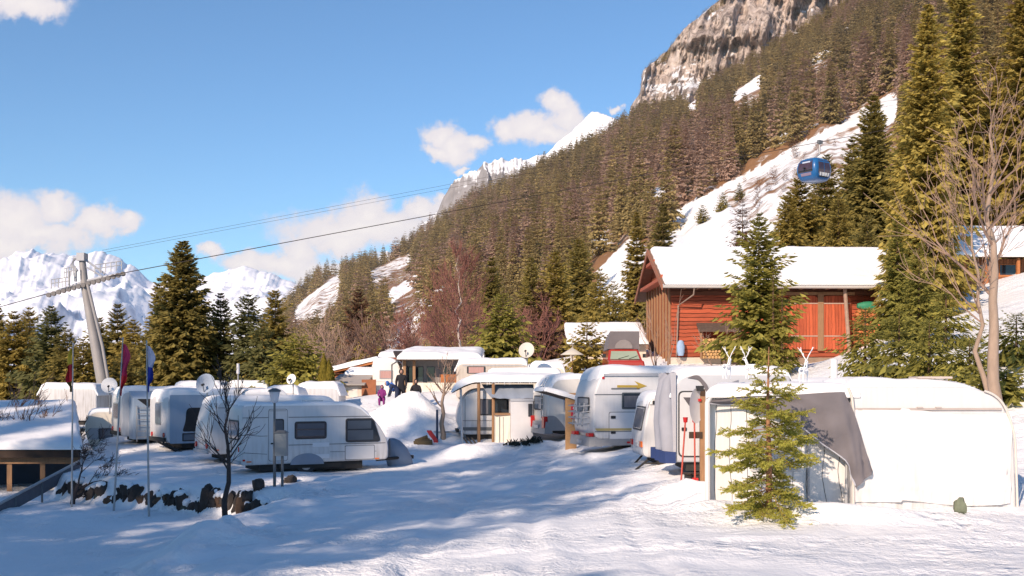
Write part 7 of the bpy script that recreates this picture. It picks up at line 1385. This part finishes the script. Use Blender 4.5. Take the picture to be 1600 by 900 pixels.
# ------------------------------------------------------------------ sky, clouds, sun, camera
def make_world():
    w = bpy.data.worlds.new('World'); SC.world = w; w.use_nodes = True; nt = w.node_tree; nt.nodes.clear(); N = nt.nodes.new; L = nt.links.new
    out = N('ShaderNodeOutputWorld'); sky = N('ShaderNodeTexSky'); sky.sky_type = 'NISHITA'; sky.sun_disc = False
    sky.sun_elevation = R(SUN_EL); sky.sun_rotation = R(180 + SUN_AZ); sky.altitude = 1000; sky.air_density = 1.0; sky.dust_density = .6; sky.ozone_density = 1.5
    tc = N('ShaderNodeTexCoord'); sp = N('ShaderNodeSeparateXYZ'); L(tc.outputs['Generated'], sp.inputs[0])
    ym = N('ShaderNodeMath'); ym.operation = 'MAXIMUM'; ym.inputs[1].default_value = .02; L(sp.outputs['Y'], ym.inputs[0])
    du = N('ShaderNodeMath'); du.operation = 'DIVIDE'; L(sp.outputs['X'], du.inputs[0]); L(ym.outputs[0], du.inputs[1])
    dv = N('ShaderNodeMath'); dv.operation = 'DIVIDE'; L(sp.outputs['Z'], dv.inputs[0]); L(ym.outputs[0], dv.inputs[1])
    cb = N('ShaderNodeCombineXYZ'); L(du.outputs[0], cb.inputs[0]); L(dv.outputs[0], cb.inputs[1])
    # billow
    n1 = N('ShaderNodeTexNoise'); n1.inputs['Scale'].default_value = 26; n1.inputs['Detail'].default_value = 8; n1.inputs['Roughness'].default_value = .6; L(cb.outputs[0], n1.inputs['Vector'])
    sb = N('ShaderNodeVectorMath'); sb.operation = 'SUBTRACT'; sb.inputs[1].default_value = (.5, .5, .5); L(n1.outputs['Color'], sb.inputs[0])
    sc = N('ShaderNodeVectorMath'); sc.operation = 'SCALE'; sc.inputs['Scale'].default_value = .045; L(sb.outputs[0], sc.inputs[0])
    ad = N('ShaderNodeVectorMath'); ad.operation = 'ADD'; L(cb.outputs[0], ad.inputs[0]); L(sc.outputs[0], ad.inputs[1])
    fl = N('ShaderNodeVectorMath'); fl.operation = 'MULTIPLY'; fl.inputs[1].default_value = (1, 1, 0); L(ad.outputs[0], fl.inputs[0])
    EL = [(15, 350, 85, 50), (85, 322, 42, 32), (60, 368, 120, 26), (150, 345, 45, 24), (200, 346, 34, 20), (0, 385, 130, 18), (-60, 330, 80, 50),
          (570, 335, 52, 36), (615, 352, 55, 32), (545, 372, 60, 28), (468, 388, 40, 40), (440, 408, 70, 22), (385, 412, 50, 18), (655, 328, 40, 20), (690, 306, 14, 11), (328, 393, 22, 14), (520, 420, 120, 18), (700, 320, 40, 14),
          (688, 214, 30, 24), (712, 232, 42, 26), (742, 222, 20, 14), (682, 240, 26, 14), (865, 160, 26, 20), (882, 182, 32, 32), (830, 205, 56, 26), (788, 200, 26, 20), (860, 215, 50, 22), (720, 262, 14, 6),
          (48, 14, 66, 24), (10, 2, 60, 24), (963, 163, 12, 8), (1, -60, 200, 30), (560, 355, 150, 35)]
    prev = None
    for cx, cy, rx, ry in EL:
        s = N('ShaderNodeVectorMath'); s.operation = 'SUBTRACT'; s.inputs[1].default_value = ((cx - 800) / F, (HOR - cy) / F, 0); L(fl.outputs[0], s.inputs[0])
        k = N('ShaderNodeVectorMath'); k.operation = 'MULTIPLY'; k.inputs[1].default_value = (F / rx, F / ry, 0); L(s.outputs[0], k.inputs[0])
        l = N('ShaderNodeVectorMath'); l.operation = 'LENGTH'; L(k.outputs[0], l.inputs[0])
        if prev is None: prev = l.outputs['Value']
        else:
            mn = N('ShaderNodeMath'); mn.operation = 'SMOOTH_MIN'; mn.inputs[2].default_value = .25; L(prev, mn.inputs[0]); L(l.outputs['Value'], mn.inputs[1]); prev = mn.outputs[0]
    n2 = N('ShaderNodeTexNoise'); n2.inputs['Scale'].default_value = 55; n2.inputs['Detail'].default_value = 7; n2.inputs['Roughness'].default_value = .62; L(cb.outputs[0], n2.inputs['Vector'])
    va = N('ShaderNodeMath'); va.operation = 'MULTIPLY_ADD'; va.inputs[1].default_value = -1; va.inputs[2].default_value = 1.0 - .20; L(prev, va.inputs[0])
    vb = N('ShaderNodeMath'); vb.operation = 'MULTIPLY_ADD'; vb.inputs[1].default_value = .8; L(n2.outputs['Fac'], vb.inputs[0]); L(va.outputs[0], vb.inputs[2])
    mk = N('ShaderNodeMapRange'); mk.interpolation_type = 'SMOOTHSTEP'; mk.inputs['From Min'].default_value = .0; mk.inputs['From Max'].default_value = .62; mk.inputs['To Max'].default_value = .96; L(vb.outputs[0], mk.inputs['Value'])
    fy = N('ShaderNodeMath'); fy.operation = 'GREATER_THAN'; fy.inputs[1].default_value = .1; L(sp.outputs['Y'], fy.inputs[0])
    mm = N('ShaderNodeMath'); mm.operation = 'MULTIPLY'; L(mk.outputs['Result'], mm.inputs[0]); L(fy.outputs[0], mm.inputs[1])
    sh = N('ShaderNodeMapRange'); sh.inputs['From Min'].default_value = .2; sh.inputs['From Max'].default_value = 1.1; L(vb.outputs[0], sh.inputs['Value'])
    cc = N('ShaderNodeMix'); cc.data_type = 'RGBA'; cc.inputs['A'].default_value = (.80, .75, .81, 1); cc.inputs['B'].default_value = (.97, .90, .885, 1); L(sh.outputs['Result'], cc.inputs['Factor'])
    tint = N('ShaderNodeMix'); tint.data_type = 'RGBA'; tint.blend_type = 'MULTIPLY'; tint.inputs['Factor'].default_value = 1; tint.inputs['B'].default_value = SKY_TINT; L(sky.outputs[0], tint.inputs['A'])
    b1 = N('ShaderNodeBackground'); b1.inputs['Strength'].default_value = SKY_STR; L(tint.outputs['Result'], b1.inputs['Color'])
    b2 = N('ShaderNodeBackground'); b2.inputs['Strength'].default_value = 1.0; L(cc.outputs['Result'], b2.inputs['Color'])
    ms = N('ShaderNodeMixShader'); L(mm.outputs[0], ms.inputs[0]); L(b1.outputs[0], ms.inputs[1]); L(b2.outputs[0], ms.inputs[2]); L(ms.outputs[0], out.inputs['Surface'])
SKY_TINT = (.76, 1.03, 1.22, 1); SKY_STR = .13
make_world()
hz_m = bpy.data.materials.new('valley_haze'); hz_m.use_nodes = True; _nt = hz_m.node_tree; _nt.nodes.clear(); _o = _nt.nodes.new('ShaderNodeOutputMaterial'); _v = _nt.nodes.new('ShaderNodeVolumeScatter'); _v.inputs['Color'].default_value = (.98, .95, .95, 1); _v.inputs['Density'].default_value = .00006; _v.inputs['Anisotropy'].default_value = 0; _nt.links.new(_v.outputs[0], _o.inputs['Volume'])
tag(MB().box(-1500, 130, -300, 2000, 2150, 300).build('haze', hz_m), 'thin bluish winter haze hanging over the valley', None, None, 'stuff')
sd = bpy.data.lights.new('sun', 'SUN'); sd.energy = 5.9; sd.angle = R(.5); sd.color = (1.0, .80, .63)
so = bpy.data.objects.new('sun', sd); COL.objects.link(so)
_d = Vector((-math.sin(R(SUN_AZ)) * math.cos(R(SUN_EL)), -math.cos(R(SUN_AZ)) * math.cos(R(SUN_EL)), math.sin(R(SUN_EL))))
so.rotation_euler = _d.to_track_quat('Z', 'Y').to_euler(); so.location = (-60, -60, 60)
cd = bpy.data.cameras.new('camera'); co = bpy.data.objects.new('camera', cd); COL.objects.link(co)
cd.sensor_width = 36; cd.lens = 36 * F / 1600; cd.shift_y = (HOR - 450) / 1600; cd.clip_end = 30000; cd.clip_start = .1
co.location = (0, 0, CZ); co.rotation_euler = (R(90), 0, 0); SC.camera = co
SC.view_settings.view_transform = 'Standard'; SC.view_settings.look = 'None'; SC.view_settings.exposure = 0
